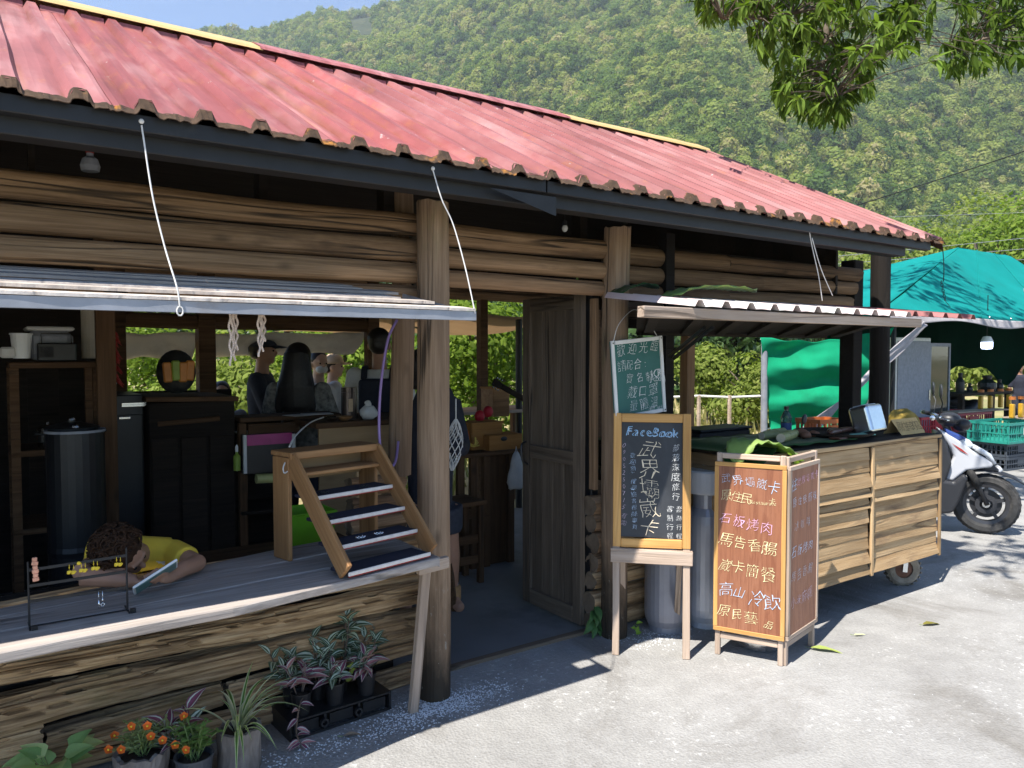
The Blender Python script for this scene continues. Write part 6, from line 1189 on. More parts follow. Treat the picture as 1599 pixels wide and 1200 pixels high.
bn = thing('wooden_bench', 'low wooden bench just inside the counter under the lime basket', 'bench', (1.2, 3.8, 0)); plank('bench_top', (.75, 3.8, .60), (1.62, 3.8, .60), .32, .03, M['inner'], bn)
for x in (.8, 1.57):
    for y in (3.68, 3.92): plank('leg', (x, y, .012), (x, y, .585), .04, .04, M['inner'], bn, up=(0,-1,0))
plank('ply_cupboard_side', (onY(575, 760, 4.2).x, 4.2, .012), (onY(575, 760, 4.2).x, 4.2, 1.0), .16, .02, M['ply'], br, up=(0,-1,0))

# ------------------------------------------------------------------ seen through the doorway
tbl = thing('work_table', 'wooden work table with boxes seen through the doorway', 'table', (2.95, 5.0, 0)); Yt = 4.7; zt2 = onY(760, 706, Yt).z; xa, xb = onY(712, 706, Yt).x, onY(850, 706, Yt).x
plank('table_top', (xa, Yt+.25, zt2-.015), (xb, Yt+.25, zt2-.015), .55, .03, M['inner'], tbl)
for px in (722, 742, 762, 800, 838):
    x = onY(px, 760, Yt).x; plank('leg', (x, Yt+.03, .012), (x, Yt+.03, zt2-.03), .055, .04, M['inner'], tbl, up=(0,-1,0))
plank('table_rail', (xa+.02, Yt+.02, .42), (onY(765, 700, Yt).x, Yt+.02, .42), .07, .02, M['inner'], tbl, up=(0,-1,0)); plank('table_side', (onY(785, 760, Yt).x, Yt+.06, .012), (onY(785, 760, Yt).x, Yt+.06, zt2-.03), .20, .02, M['inner'], tbl, up=(0,-1,0))
st = thing('stool', 'wooden stool with slatted front in the doorway shadow', 'stool', (2.62, 4.5, 0)); xs0, xs1 = onY(707, 790, 4.4).x, onY(758, 790, 4.4).x; zst = onY(730, 788, 4.4).z
plank('seat', (xs0, 4.52, zst), (xs1, 4.52, zst), .28, .03, M['inner'], st)
for x in (xs0+.03, xs1-.03):
    for y in (4.42, 4.62): plank('leg', (x, y, .012), (x, y, zst-.015), .04, .04, M['inner'], st, up=(0,-1,0))
for z in (.18, .32): plank('stretcher', (xs0+.05, 4.42, z), (xs1-.05, 4.42, z), .06, .02, M['inner'], st, up=(0,-1,0))
M['amber'] = wood('amber_box_wood', [(0.3,(0.28,0.12,0.03)),(0.7,(0.42,0.2,0.06))], crack=.1, knots=.1, tone=.12)
G7 = 'wooden boxes on the work table'
for k, (x0_, x1_, y0_, y1_, Yd, lb) in enumerate(((737, 785, 662, 700, 4.80, 'open amber wooden box at the left of the work table'), (764, 816, 681, 705, 4.72, 'low amber wooden box with an oval hand hole at the front of the table'), (770, 796, 606, 650, 5.6, 'tall dark brown box standing on the rear plank table'))):
    t, p, q = onbox('wooden_box', lb, 'box', x0_, x1_, y0_, y1_, Yd, .2, 'amber' if k < 2 else 'rack', G7)
    b = MB(); b.ell(((p.x+q.x)/2 - .02, Yd-.001, p.z-.03), (.03, .004, .018), 14, 6) if k == 1 else b.bx(p.x-.006, q.x+.006, Yd-.006, Yd+.206, p.z-.012, p.z+.004); b.build('hand_hole' if k == 1 else 'lid', M['black'] if k == 1 else M['amber'], t)
M['redball'] = plain('red_velvet', (.42,.01,.025), .6, 0, .1); M['pumpkin'] = plain('orange_pumpkin', (.45,.10,.015), .5, 0, .15)
for k, (px, py) in enumerate(((749, 650), (762, 643))): c_ = onY(px, py, 4.95); b = MB(); b.ell(c_, (.042,.035,.045), 14, 10); b.build('red_pincushion', M['redball'], smooth=True, label=('dark red ball on the boxes, lower left of the two', 'dark red ball on the boxes, upper right of the two')[k], cat='ball', group='red balls in the doorway')
c_ = onY(731, 682, 4.9); b = MB()
for k in range(9): a = k*.698; b.ell(c_ + V((.035*math.cos(a), .035*math.sin(a), 0)), (.042,.042,.058), 12, 8)
t = thing('pumpkin', 'orange pumpkin at the left end of the work table', 'pumpkin', c_); blob('pumpkin_flesh', b, .008, [M['pumpkin']], t); b = MB(); b.tube([c_ + V((0,0,.05)), c_ + V((.01,0,.085))], [.012,.008], 8); b.build('stalk', M['bambu'], t)
c_ = onY(732, 698, 4.68); b = MB(); t = thing('yellow_straps', 'bundle of yellow straps lying on the front edge of the work table', 'straps', c_)
for k in range(4): b = MB(); b.tube(curve([c_ + V((-.09+.02*k, .01*k, .004*k)), c_ + V((-.03, .02, .015+.008*k)), c_ + V((.04, -.01, .004)), c_ + V((.10-.01*k, .02, .02*k))], 5), [(.003,.012)]*16, 6); b.build('strap', plain('yellow_webbing', (.52,.36,.06), .8) if k == 0 else bpy.data.materials['yellow_webbing'], t)
pb = thing('white_bag', 'white plastic bag hanging from the work table in the doorway', 'bag', onY(806, 730, 4.62)); b = MB(); p0 = onY(806, 706, 4.62)
vs = []
for i in range(13):
    tt = i/12; w = .012 + .075*tt**.6 if tt < .9 else .07; z = -.27*tt
    for k in range(14): a = k*.4488; vs.append(p0 + V((math.cos(a)*w*(1 + .18*N3((k,tt*4,0),1,3)), math.sin(a)*w*.45, z + .008*math.sin(k*2.1))))
b.add(vs, [(i*14+k, i*14+(k+1) % 14, (i+1)*14+(k+1) % 14, (i+1)*14+k) for i in range(12) for k in range(14)] + [tuple(12*14+k for k in range(14))]); b.build('bag_body', M['whitec'], pb, smooth=True); b = MB(); b.tube([p0 + V((-.01,0,-.01)), p0 + V((0,0,.04)), p0 + V((.01,0,-.01))], .004, 5); b.build('bag_handle', M['whitec'], pb)
gt = thing('guitar', 'dark acoustic guitar leaning with its headstock pointing up left in the doorway', 'guitar', onY(830, 640, 5.2)); g0, g1 = onY(770, 596, 5.15), onY(826, 628, 5.15); d = (g1-g0).normalized(); u_ = d.cross(V((0,1,0))).normalized()
GMx = Matrix((d, u_, d.cross(u_))).transposed().to_4x4(); GMx.translation = g0
b = MB(); b.prism([(0,-.028),(.015,-.034),(.09,-.024),(.09,.024),(.015,.034),(0,.028)], .016, GMx); b.build('headstock', M['dkwood'], gt, bevel=.003)
for k in range(3):
    for s_ in (-1, 1): b = MB(); b.ell(GMx @ V((.02+.026*k, .042*s_, 0)), .008, 8, 6); b.build('tuning_peg', M['chrome'], gt)
b = MB(); b.bar(GMx @ V((.09,0,0)), GMx @ V((.46,0,0)), .045, .022, up=(0,1,0)); b.build('neck', M['dkwood'], gt, bevel=.004)
out = [(.44+.245*(1-math.cos(a)), (.125+.035*math.cos(a*2) - .03*math.cos(a))*math.sin(a)*1.15) for a in [k*math.pi/16 for k in range(17)]]; poly = out + [(x, -y) for x, y in reversed(out[1:-1])]
b = MB(); b.prism(poly, .09, GMx); b.build('body', M['rack'], gt, bevel=.006); b = MB(); b.lathe([(0,0),(.045,0),(.045,.004),(0,.004)], 18, GMx @ Matrix.Translation(V((.58,0,.045))), caps=False); b.build('sound_hole', M['black'], gt)
rt = thing('plank_table', 'grey plank table outside the back door', 'table', (3.9, 6.6, 0)); zz_ = onY(760, 640, 6.4).z
for k in range(4): plank('table_plank', (2.9, 6.35+.15*k, zz_-.02), (4.9, 6.35+.15*k, zz_-.02), .142, .03, M['greywood'], rt, seed=k)
for x in (3.0, 4.8):
    for y in (6.35, 6.8): plank('leg', (x, y, 0), (x, y, zz_-.04), .06, .06, M['inner'], rt, up=(0,-1,0))
# ceiling bits between logs and eave
for k, (px, py, lb) in enumerate(((141, 268, 'white and red bottle standing on the top log'), (882, 357, 'small white bulb hanging above the doorway logs'))):
    c_ = onY(px, py, 3.24); t = thing('glass_bottle' if k == 0 else 'light_bulb', lb, 'bottle' if k == 0 else 'bulb', c_); b = MB()
    if k == 0: b.lathe([(0,0),(.03,0),(.034,.02),(.026,.045),(.012,.055),(.012,.07)], 14, c_); b.build('bottle_body', M['greyc'], t, smooth=40); b = MB(); b.lathe([(.014,.066),(.014,.09)], 10, c_); b.build('cap', M['redc'], t)
    else: b.ell(c_ + V((0,0,.0)), (.016,.016,.02), 12, 8); b.build('glass', M['white'], t, smooth=True); b = MB(); b.lathe([(.012,.015),(.012,.04)], 10, c_); b.build('socket', M['black'], t); b = MB(); b.tube([c_ + V((0,0,.04)), c_ + V((0,.02,.25))], .003, 5); b.build('flex', M['black'], t)
# ================================================================== the tent stall at the right, scooter, crates
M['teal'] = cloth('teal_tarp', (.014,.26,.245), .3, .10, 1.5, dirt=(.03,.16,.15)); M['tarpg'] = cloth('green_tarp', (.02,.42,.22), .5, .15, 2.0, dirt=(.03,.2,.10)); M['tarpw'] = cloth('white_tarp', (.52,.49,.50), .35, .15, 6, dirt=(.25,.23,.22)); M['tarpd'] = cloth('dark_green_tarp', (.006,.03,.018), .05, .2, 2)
te = thing('tarp_tent', 'turquoise peaked tarp tent at the right beyond the cart', 'tent', (11.5, 6.5, 0))
Ye = 4.9; eL, eR = onY(1368, 508, Ye), onY(1640, 489, Ye); zf_ = (eL.z+eR.z)/2; A = onY(1497, 387, 6.7); YB = 8.6; ex = (eL.x, 16.5)
def sag(u, v, k=.05): return -k*math.sin(math.pi*v)*(.5 + .5*math.sin(math.pi*u)) + .016*N3((u*8, v*5, 0), 1, 4)
def tent_fn(u, v):
    y = Ye + (A.y-Ye)*v; xl = ex[0] + (A.x-ex[0])*v; return V((xl + (ex[1]-xl)*u, y, zf_ + (A.z-zf_)*v + sag(u, v)))
b = MB(); b.grid(40, 20, tent_fn); b.build('roof_tarp', M['teal'], te, smooth=True, solid=.002)
b = MB(); b.grid(16, 16, lambda u, v: V((ex[0] + (A.x-ex[0])*v, Ye + (A.y-Ye)*v + (YB-Ye)*(1-v)*u, zf_ + (A.z-zf_)*v + sag(u, v, .03)*(1 if 0 < u < 1 else .0)))); b.build('roof_tarp', M['teal'], te, smooth=True, solid=.002)
b = MB(); b.grid(20, 12, lambda u, v: V((ex[0] + (A.x-ex[0])*v + (ex[1] - ex[0] - (A.x-ex[0])*v)*u, YB + (A.y-YB)*v, zf_ + (A.z-zf_)*v))); b.build('roof_tarp', M['teal'], te, smooth=True, solid=.002)
b = MB(); b.grid(60, 5, lambda u, v: tent_fn(u, 0) + V((0, -.01 - .03*v, -.12*v*(.45 + .55*math.sin(u*9+1)**2)))); b.build('valance', M['tarpw'], te, smooth=True, solid=.002)
for x in (ex[0]+.10, 15.3):
    for y in (5.0, 8.5): b = MB(); b.tube([(x, y, 0), (x, y, 2.0)], .03, 8); b.build('tent_pole', M['steel'], te)
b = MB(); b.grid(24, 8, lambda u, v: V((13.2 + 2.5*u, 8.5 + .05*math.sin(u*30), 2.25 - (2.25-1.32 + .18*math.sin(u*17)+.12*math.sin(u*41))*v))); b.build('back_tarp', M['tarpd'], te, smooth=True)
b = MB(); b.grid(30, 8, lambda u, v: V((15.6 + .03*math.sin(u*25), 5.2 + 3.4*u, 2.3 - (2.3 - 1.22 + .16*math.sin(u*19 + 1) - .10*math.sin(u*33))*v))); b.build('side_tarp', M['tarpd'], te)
for x in (9.8, 11.6, 13.4): b = MB(); b.add([tent_fn((x-ex[0])/(ex[1]-ex[0]), 0) + V((0,-.012,-.005)), tent_fn((x+.02-ex[0])/(ex[1]-ex[0]), 0) + V((0,-.012,-.005)), V((x+.30, Ye-.62, .02)), V((x+.285, Ye-.62, .02))], [(0,1,2,3)]) if False else None
for u in (.33, .66):
    b = MB(); b.tube([tent_fn(u, k/10) + V((0,-.004,.006)) for k in range(11)], .008, 5); b.build('tarp_seam', M['teal'], te)
for k in range(12):
    p = tent_fn(.02 + k*.085, .02) + V((0,-.012,.006)); b = MB(); b.ell(p, .014, 8, 5); b.build('eyelet', M['chrome'], te)
# patch
b = MB(); b.add([tent_fn(.62, .42) + V((0,-.012,.012)), tent_fn(.70, .40) + V((0,-.012,.012)), tent_fn(.72, .50) + V((0,-.012,.012)), tent_fn(.64, .47) + V((0,-.012,.012))], [(0,1,2,3)]); b.build('patch', M['greyc'], te)
# green tarp screen with drooping folds and its pole
gs = thing('green_tarp_screen', 'bright green tarp screen with drooping folds hung between poles behind the cart', 'tarp', (8, 6, 0)); Yg0 = 5.2
gA, gB, gC, gD = onY(1187, 527, 6.0), onY(1395, 512, 5.0), onY(1330, 690, 5.3), onY(1203, 672, 6.0)
def gfn(u, v):
    p = gA.lerp(gB, u).lerp(gD.lerp(gC, u), v); sag = math.sin(math.pi*u)
    q = math.sin((v + .16*sag*(1-v) + .10*u)*19 + .8*N3((u*3, v*3, 0), 1, 2)); fold = (.075*q + .03*N3((u*4, v*12 + sag, 0), 1, 6))*(.35 + .65*sag)
    return p + V((CF.x*-1, CF.y*-1, 0))*fold + V((0,0,-.10*sag*(1-v) + .012*math.sin(u*26)*(1-v)))
b = MB(); b.grid(60, 70, gfn); b.build('screen_cloth', M['tarpg'], gs, smooth=True, solid=.002)
b = MB(); p = onY(1194, 670, 6.0); b.tube([(p.x, 6.0, 0), (p.x-.03, 6.0, gA.z+.04)], .04, 10); b.build('pole', M['galv'], gs)
b = MB(); p2 = gB; b.tube([(p2.x+.1, 5.05, 0), (p2.x+.1, 5.05, gB.z+.05)], .03, 8); b.build('pole', M['steel'], gs)
for v in (.02, .45, .98): q = gfn(0, v); b = MB(); b.tube([q, V((p.x-.015, 6.0, q.z))], .006, 5); b.build('tie', M['redc'] if v == .45 else M['twine'], gs)
# white tarp edge sweeping down across it
wt = MB(); wp = curve([onY(1312, 528, 4.82), onY(1290, 590, 4.85), onY(1255, 650, 4.95), onY(1218, 700, 5.0)], 8); vs = []
wt = MB(); wp = curve([onY(1445, 506, 4.7), onY(1385, 560, 4.75), onY(1325, 618, 4.8), onY(1265, 668, 4.9), onY(1225, 700, 5.0)], 8); n_ = len(wp); vs = []
for i, p in enumerate(wp):
    w = .05 + .05*math.sin(i*.35)
    for k in range(6): vs.append(p + V((w*(k-2.5)/2.5*.9, -.03*math.sin(k*2.2+i*.4), -.03*(k-2.5)/2.5)))
wt.add(vs, [(i*6+k, i*6+k+1, (i+1)*6+k+1, (i+1)*6+k) for i in range(n_-1) for k in range(5)]); wt.build('white_tarp', M['tarpw'], smooth=True, solid=.003, label='crumpled white tarp strip sweeping down beside the dark posts', cat='tarp')

# inside the tent: cabinet, drinks fridge, lamp, table, bottles
cab = thing('metal_cabinet', 'tall pale grey metal cabinet inside the tent', 'cabinet', (8.9, 5.8, 0)); p, q = onY(1400, 527, 5.7), onY(1450, 700, 5.7); b = MB(); b.bx(p.x, q.x, 5.7, 6.2, 0, p.z); b.build('carcass', M['whitec'], cab, bevel=.01); b = MB(); b.bx(p.x+.03, q.x-.03, 5.685, 5.699, .1, p.z-.05); b.build('door', M['greyc'], cab, bevel=.004); b = MB(); b.bx(q.x-.08, q.x-.06, 5.665, 5.685, .9, 1.05); b.build('handle', M['chrome'], cab)
fr = thing('drinks_fridge', 'narrow glass door drinks fridge beside the pale cabinet in the tent', 'fridge', (9.4, 5.9, 0)); p, q = onY(1452, 536, 5.75), onY(1480, 700, 5.75); b = MB(); b.bx(p.x, q.x, 5.77, 6.2, 0, p.z); b.build('carcass', M['black'], fr)
for (x0_, x1_, z0_, z1_) in ((p.x, p.x+.035, .1, p.z), (q.x-.035, q.x, .1, p.z), (p.x+.035, q.x-.035, p.z-.05, p.z)): b = MB(); b.bx(x0_, x1_, 5.74, 5.77, z0_, z1_); b.build('door_frame', M['greyc'], fr)
b = MB(); b.bx(p.x+.035, q.x-.035, 5.752, 5.76, .15, p.z-.05); b.build('glass_door', plain('fridge_glass', (.03,.035,.035), .05), fr)
M['lamp'] = plain('lit_bulb', (.8,.85,.9), .4, emit=(.62,.72,1.0,3.2))
c_ = onD(1541, 538, 11.0); lp = thing('hanging_lamp', 'lit white bulb lantern hanging under the turquoise tent', 'lamp', c_); b = MB(); b.lathe([(0,-.07),(.065,-.065),(.075,-.04),(.075,.05),(.05,.075),(0,.08)], 18, c_, caps=False); b.build('bulb', M['lamp'], lp, smooth=40); b = MB(); b.lathe([(.0,.12),(.05,.11),(.078,.05),(.078,.03)], 18, c_, caps=False); b.build('cap', M['white'], lp, smooth=40); b = MB(); b.tube([c_ + V((0,0,.11)), c_ + V((0,0,.7))], .006, 5); b.build('cord', M['black'], lp)
tb2 = thing('stall_table', 'dark rail table with bottles at the back of the tent', 'table', (14, 6.3, 0)); p, q = onY(1478, 614, 6.35), onY(1590, 614, 5.85); q.x = 15.3; b = MB(); b.bx(p.x, q.x, 6.1, 6.5, p.z-.05, p.z); b.build('table_top', M['dkwood'], tb2)
for x in (p.x+.1, p.x+1.2, q.x-.1): b = MB(); b.bx(x-.04, x+.04, 6.12, 6.2, 0, p.z-.05); b.build('leg', M['dkwood'], tb2)
G8 = 'dark jars on the stall table'
for k, (px, rr_, h_, lb) in enumerate(((1499, .07, .30, 'dark bottle shaped jar at the left of the stall table'), (1514, .05, .12, 'small dark cup beside the bottle jar on the stall table'), (1541, .15, .24, 'wide dark pot on the stall table under the lamp'), (1560, .07, .16, 'dark jar right of the wide pot on the stall table'))):
    c_ = V((onY(px, 612, 6.3).x, 6.3, p.z+.002)); t = thing('jar', lb, 'jar', c_, 0, G8); b = MB(); b.lathe([(0,0),(rr_*.9,0),(rr_,h_*.3),(rr_*.95,h_*.6),(rr_*.45,h_*.85),(rr_*.5,h_),(0,h_)], 16, c_, caps=False); b.build('jar_body', M['black'], t, smooth=40); b = MB(); b.lathe([(rr_*.52,h_),(rr_*.52,h_+.03),(0,h_+.035)], 12, c_, caps=False); b.build('lid', M['steel'], t)
b = MB(); c_ = onY(1500, 640, 6.45); 
for k in range(6): b.ell(c_ + V((.35*math.sin(k*2.2), .1*math.cos(k*3), .08*(k % 3))), (.17,.12,.11), 10, 8)
blob('sack_heap', b, .04, [M['black']], None); o = bpy.data.objects['sack_heap']; tag(o, 'heap of dark sacks under the stall table', 'sacks')
p = onY(1592, 612, 7.2); person('dark figure bending at the right edge inside the tent', p.x, p.y, 1.35, math.pi + .6, top='navy', hair='short')
def crate(x, y, z, w, d, h, mat, label, rz=.0, group='plastic crates beside the scooter'):
    t = thing('plastic_crate', label, 'crate', (x, y, z), rz, group); T = Matrix.Translation(V((x, y, z))) @ Matrix.Rotation(rz, 4, 'Z')
    def bb(x0, x1, y0, y1, z0, z1): q = MB(); q.bx(x0, x1, y0, y1, z0, z1); q.v[:] = [T @ p for p in q.v]; return q
    b = bb(-w/2+.02, w/2-.02, -d/2+.02, d/2-.02, .0, .015); b.build('crate_floor', M[mat], t)
    for (x0, x1, y0, y1) in ((-w/2,w/2,-d/2,-d/2+.018), (-w/2,w/2,d/2-.018,d/2), (-w/2,-w/2+.018,-d/2+.018,d/2-.018), (w/2-.018,w/2,-d/2+.018,d/2-.018)):
        b = MB(); lx = x1-x0 > y1-y0; L = (x1-x0) if lx else (y1-y0); nb = max(6, int(L/.055))
        for (za, zb) in ((0, .03), (h*.45, h*.5), (h-.035, h)): b.bx(x0-.004, x1+.004, y0-.004, y1+.004, za, zb)
        for k in range(nb+1):
            s_ = k/nb*(L-.016)
            if lx: b.bx(x0+s_, x0+s_+.016, y0+.003, y1-.003, .03, h-.035)
            else: b.bx(x0+.003, x1-.003, y0+s_, y0+s_+.016, .03, h-.035)
        if lx: b.bx(x0+L*.36, x0+L*.64, y0+.001, y1-.001, h*.30, h*.8)
        b.v[:] = [T @ p for p in b.v]; b.build('crate_wall', M[mat], t)
    return t
M['cr_red'] = plain('red_crate_plastic', (.36,.02,.035), .45, 0, .1, 10, 0, dirt=(.25,.05,.05), dirt_at=(.6,.8)); M['cr_teal'] = plain('teal_crate_plastic', (.02,.24,.19), .45, 0, .1, 10, 0); M['cr_grey'] = plain('dark_grey_crate', (.05,.06,.075), .5, 0, .15, 10, 0); M['cr_blue'] = plain('blue_grey_crate', (.10,.13,.19), .5, 0, .15, 10, 0); M['cr_or'] = plain('orange_crate', (.50,.13,.03), .5, 0, .1, 10, 0)
rz = -.10; cxx, cyy, zc = 11.72, 4.80, .185
for k in range(2): crate(cxx, cyy, zc*k, .74, .52, .18, 'cr_grey', ('dark grey crate at the bottom of the stack under the teal crate', 'dark grey crate in the middle of the stack under the teal crate')[k], rz)
crate(cxx-.03, cyy-.03, 2*zc, .80, .56, .28, 'cr_teal', 'teal crate with a pale tag on top of two dark crates', rz); b = MB(); b.box((cxx-.08, cyy-.318, 2*zc+.16), (.10, .006, .09), (0,0,rz)); b.build('tag_plate', M['whitec'], bpy.data.objects['plastic_crate.002'])
for k in range(2): crate(cxx+.98, cyy-.1, zc*k, .74, .52, .18, 'black', ('black crate on the ground at the right edge', 'black crate stacked at the right edge')[k], rz)
crate(cxx+.96, cyy-.1, 2*zc, .80, .56, .28, 'cr_teal', 'teal crate at the right edge of the photo', rz)
for k in range(2): crate(11.3, 5.72, .215*k, .74, .52, .21, ('cr_grey', 'cr_blue')[k], ('dark crate on the ground below the front red crate', 'blue grey crate just below the front red crate')[k], rz)
crate(11.3, 5.72, .435, .90, .60, .25, 'cr_red', 'red crate nearest the scooter handlebar', rz)
for k in range(2): crate(12.4, 5.75, .215*k, .74, .52, .21, 'cr_grey', ('dark crate on the ground below the rear red crate', 'dark crate just below the rear red crate')[k], rz)
crate(12.4, 5.75, .435, .90, .60, .25, 'cr_red', 'red crate behind the yellow bottles', rz)
o1 = onY(1284, 672, 4.2); crate(o1.x, 4.2, .72, .36, .30, .26, 'cr_or', 'orange crate behind the steel box on the cart', -.2, 'crates behind the cart'); crate(o1.x, 4.2, .42, .36, .30, .29, 'cr_grey', 'dark crate under the orange crate behind the cart', -.2, 'crates behind the cart'); crate(o1.x, 4.2, .0, .36, .30, .41, 'cr_grey', 'lowest dark crate behind the cart', -.2, 'crates behind the cart')
M['oil'] = plain('yellow_oil_bottle', (.50,.27,.02), .3, 0, .15); M['oilcap'] = plain('orange_cap', (.45,.14,.03), .5)
G9 = 'yellow bottles on the crates'
plank_t = thing('crate_board', 'wooden board laid over the crates under the yellow bottles', 'board', (12.4, 5.5, .69)); plank('board', (11.95, 5.62, .70), (13.3, 5.48, .70), .26, .02, M['greywood'], plank_t); plank('board', (12.05, 4.78, .665), (13.2, 4.66, .665), .35, .02, M['greywood'], plank_t)
for k, (px, py, Yb) in enumerate(((1531, 641, 5.6), (1546, 640, 5.58), (1562, 638, 5.56), (1575, 636, 5.54), (1580, 657, 4.74), (1594, 656, 4.72))):
    z_ = .712 if k < 4 else .677; c_ = V((onY(px, py, Yb).x, Yb, z_)); t = thing('oil_bottle', ('yellow bottle at the left end of the back row on the red crates', 'second yellow bottle from the left in the back row', 'third yellow bottle from the left in the back row', 'yellow bottle at the right end of the back row', 'yellow bottle standing alone left on the teal crate', 'yellow bottle at the right edge on the teal crate')[k], 'bottle', c_, 0, G9); b = MB(); b.box(c_ + V((0,0,.10)), (.075,.06,.20)); b.build('bottle_body', M['oil'], t, bevel=.015, seg=2); b = MB(); b.lathe([(.045,.26),(.045,.30),(0,.302)], 12, c_, caps=False); b.build('cap', M['oilcap'], t)

# ------------------------------------------------------------------ the scooter
M['scw'] = plain('white_scooter_paint', (.45,.46,.49), .22, 0, .03, 6, 0, spec=.6); M['scb'] = plain('black_scooter_plastic', (.022,.023,.027), .42, 0, .1, 20, 0); M['alu'] = plain('dark_alloy', (.055,.055,.06), .4, .5, .1, 10, 0); M['rubber'] = plain('scooter_tyre', (.03,.03,.03), .8, 0, .3, 12, .2, dirt=(.14,.13,.12), dirt_at=(.5,.75)); M['lens'] = plain('clear_lens', (.55,.58,.62), .08, 0, .05, 10, 0, spec=.8); M['blueb'] = plain('blue_panel', (.03,.06,.22), .3)
hd = ray(1540, 550); haz = math.atan2(hd.y, hd.x) - math.pi/2 + .16
fw = onZ(1538, 833); SX = Matrix.Translation(V((fw.x, fw.y, 0))) @ Matrix.Rotation(haz, 4, 'Z')      # local x forward, front wheel contact at the origin
sc = thing('scooter', 'white and black motor scooter parked behind the cart with its front wheel towards the road', 'scooter', M=SX)
def S(b, name, mt, par=None, bev=0, sm=False, seg=1): b.v[:] = [SX @ p for p in b.v]; return b.build(name, M[mt], par or sc, bevel=bev, smooth=sm, seg=seg)
RW = .265; YW = Matrix.Rotation(math.pi/2, 4, 'X')
def wheel(x, steer=0):
    w = place('wheel', None, SX @ Matrix.Translation(V((x, 0, RW))), sc); T = Matrix.Translation(V((x, 0, RW))) @ Matrix.Rotation(steer, 4, 'Z') @ YW
    def T2(b, name, mt, sm=40): return S(b, name, mt, w, 0, sm)
    b = MB(); b.lathe([(.175,-.038),(.20,-.056),(.235,-.058),(.258,-.036),(.265,0),(.258,.036),(.235,.058),(.20,.056),(.175,.038)], 44, T, caps=False); T2(b, 'tyre', 'rubber')
    b = MB()
    for q in range(30):
        a = q*2*math.pi/30
        for s_ in (-1, 1): b.add([T @ V((rr_*math.cos(a+e), rr_*math.sin(a+e), zz*s_)) for rr_, e, zz in ((.267,0,.004),(.267,.07,.004),(.250,.13,.05),(.250,.05,.05))], [(0,1,2,3)])
    T2(b, 'tread', 'blackm'); b = MB(); b.lathe([(.15,-.035),(.178,-.04),(.182,-.03),(.165,-.015),(.165,.015),(.182,.03),(.178,.04),(.15,.035),(.145,0)], 40, T, caps=False); T2(b, 'rim', 'alu')
    for q in range(5):
        a = q*2*math.pi/5 + .3; b = MB(); b.bar(T @ V((.03*math.cos(a), .03*math.sin(a), 0)), T @ V((.155*math.cos(a), .155*math.sin(a), 0)), .03, .028, up=T.to_3x3() @ V((0,0,1))); T2(b, 'spoke', 'alu', False)
    b = MB(); b.lathe([(0,-.05),(.03,-.05),(.042,-.02),(.042,.02),(.03,.05),(0,.05)], 18, T, caps=False); T2(b, 'axle_hub', 'chrome')
    b = MB(); b.lathe([(0,-.03),(.125,-.03),(.125,-.012),(0,-.012)], 28, T, caps=False); T2(b, 'dark_wheel_disc', 'scb')  # dark disc added so the wheel reads dark between the spokes
    b = MB(); b.lathe([(.05,.042),(.085,.042),(.085,.046),(.05,.046),(.05,.042)], 28, T, caps=False)
    T2(b, 'brake_disc', 'alu'); return w
wheel(0, -.10); wheel(-1.27)
for s_ in (-1, 1):
    b = MB(); b.tube([(0, .075*s_, RW), (-.09, .075*s_, .46), (-.16, .07*s_, .60)], [.02,.021,.026], 12); S(b, 'fork_leg', 'scb', sm=True)
    b = MB(); b.tube([(-.07, .075*s_, .42), (-.15, .072*s_, .58)], .033, 12); S(b, 'fork_boot', 'blackm', sm=True)
def strip(pts, w, th, name, mt, bev=.006, taper=None):
    b = MB(); n = len(pts); vs = []
    for i, (x, z) in enumerate(pts):
        ww = w if taper is None else w*taper[i]; a = pts[max(i-1,0)]; c = pts[min(i+1,n-1)]; d = V((c[0]-a[0], 0, c[1]-a[1])).normalized(); nn = V((-d.z, 0, d.x))
        for k in range(7): f = (k-3)/3; vs.append(V((x, ww/2*f, z)) - nn*(.35*ww/2*f*f))
    b.add(vs, [(i*7+k, i*7+k+1, (i+1)*7+k+1, (i+1)*7+k) for i in range(n-1) for k in range(6)]); b.v[:] = [SX @ p for p in b.v]; return b.build(name, M[mt], sc, smooth=True, solid=th)
strip([(-.20,.52),(-.12,.575),(-.02,.585),(.09,.565),(.20,.525),(.29,.46)], .15, .006, 'front_fender', 'scb', taper=[.8,1,1,1,.85,.5])
def side(poly, w, name, mt, bev=.02, y=0, seg=3, par=None):
    b = MB(); b.prism(poly, w, Matrix.Translation(V((0, y, 0))) @ Matrix.Rotation(math.pi/2, 4, 'X')); return S(b, name, mt, par, bev, 30, seg)
side([(-.40,.93),(-.25,.84),(-.10,.72),(.035,.645),(.03,.60),(-.05,.585),(-.17,.56),(-.27,.46),(-.33,.47),(-.30,.60),(-.27,.68),(-.32,.79)], .22, 'front_shield', 'scw', .05, seg=4)
side([(-.36,.88),(-.31,.74),(-.29,.62),(-.33,.47),(-.27,.46),(-.19,.54),(-.16,.50),(-.23,.28),(-.27,.19),(-.42,.16),(-.46,.18),(-.40,.45),(-.40,.70),(-.42,.90)], .34, 'leg_shield', 'scb', .03, seg=3)
side([(.0,.665),(.06,.60),(.09,.575),(.07,.55),(-.03,.565),(-.05,.62),(-.08,.70),(-.05,.72)], .14, 'nose_panel', 'scb', .025); side([(.085,.615),(.12,.575),(.10,.545),(.05,.55)], .10, 'nose_tip', 'scw', .015)
side([(-.26,.875),(-.14,.825),(-.10,.77),(-.16,.745),(-.25,.80)], .16, 'headlight', 'lens', .03); side([(-.34,.925),(-.20,.86),(-.17,.84),(-.25,.81),(-.33,.86)], .20, 'blue_trim', 'blueb', .03)
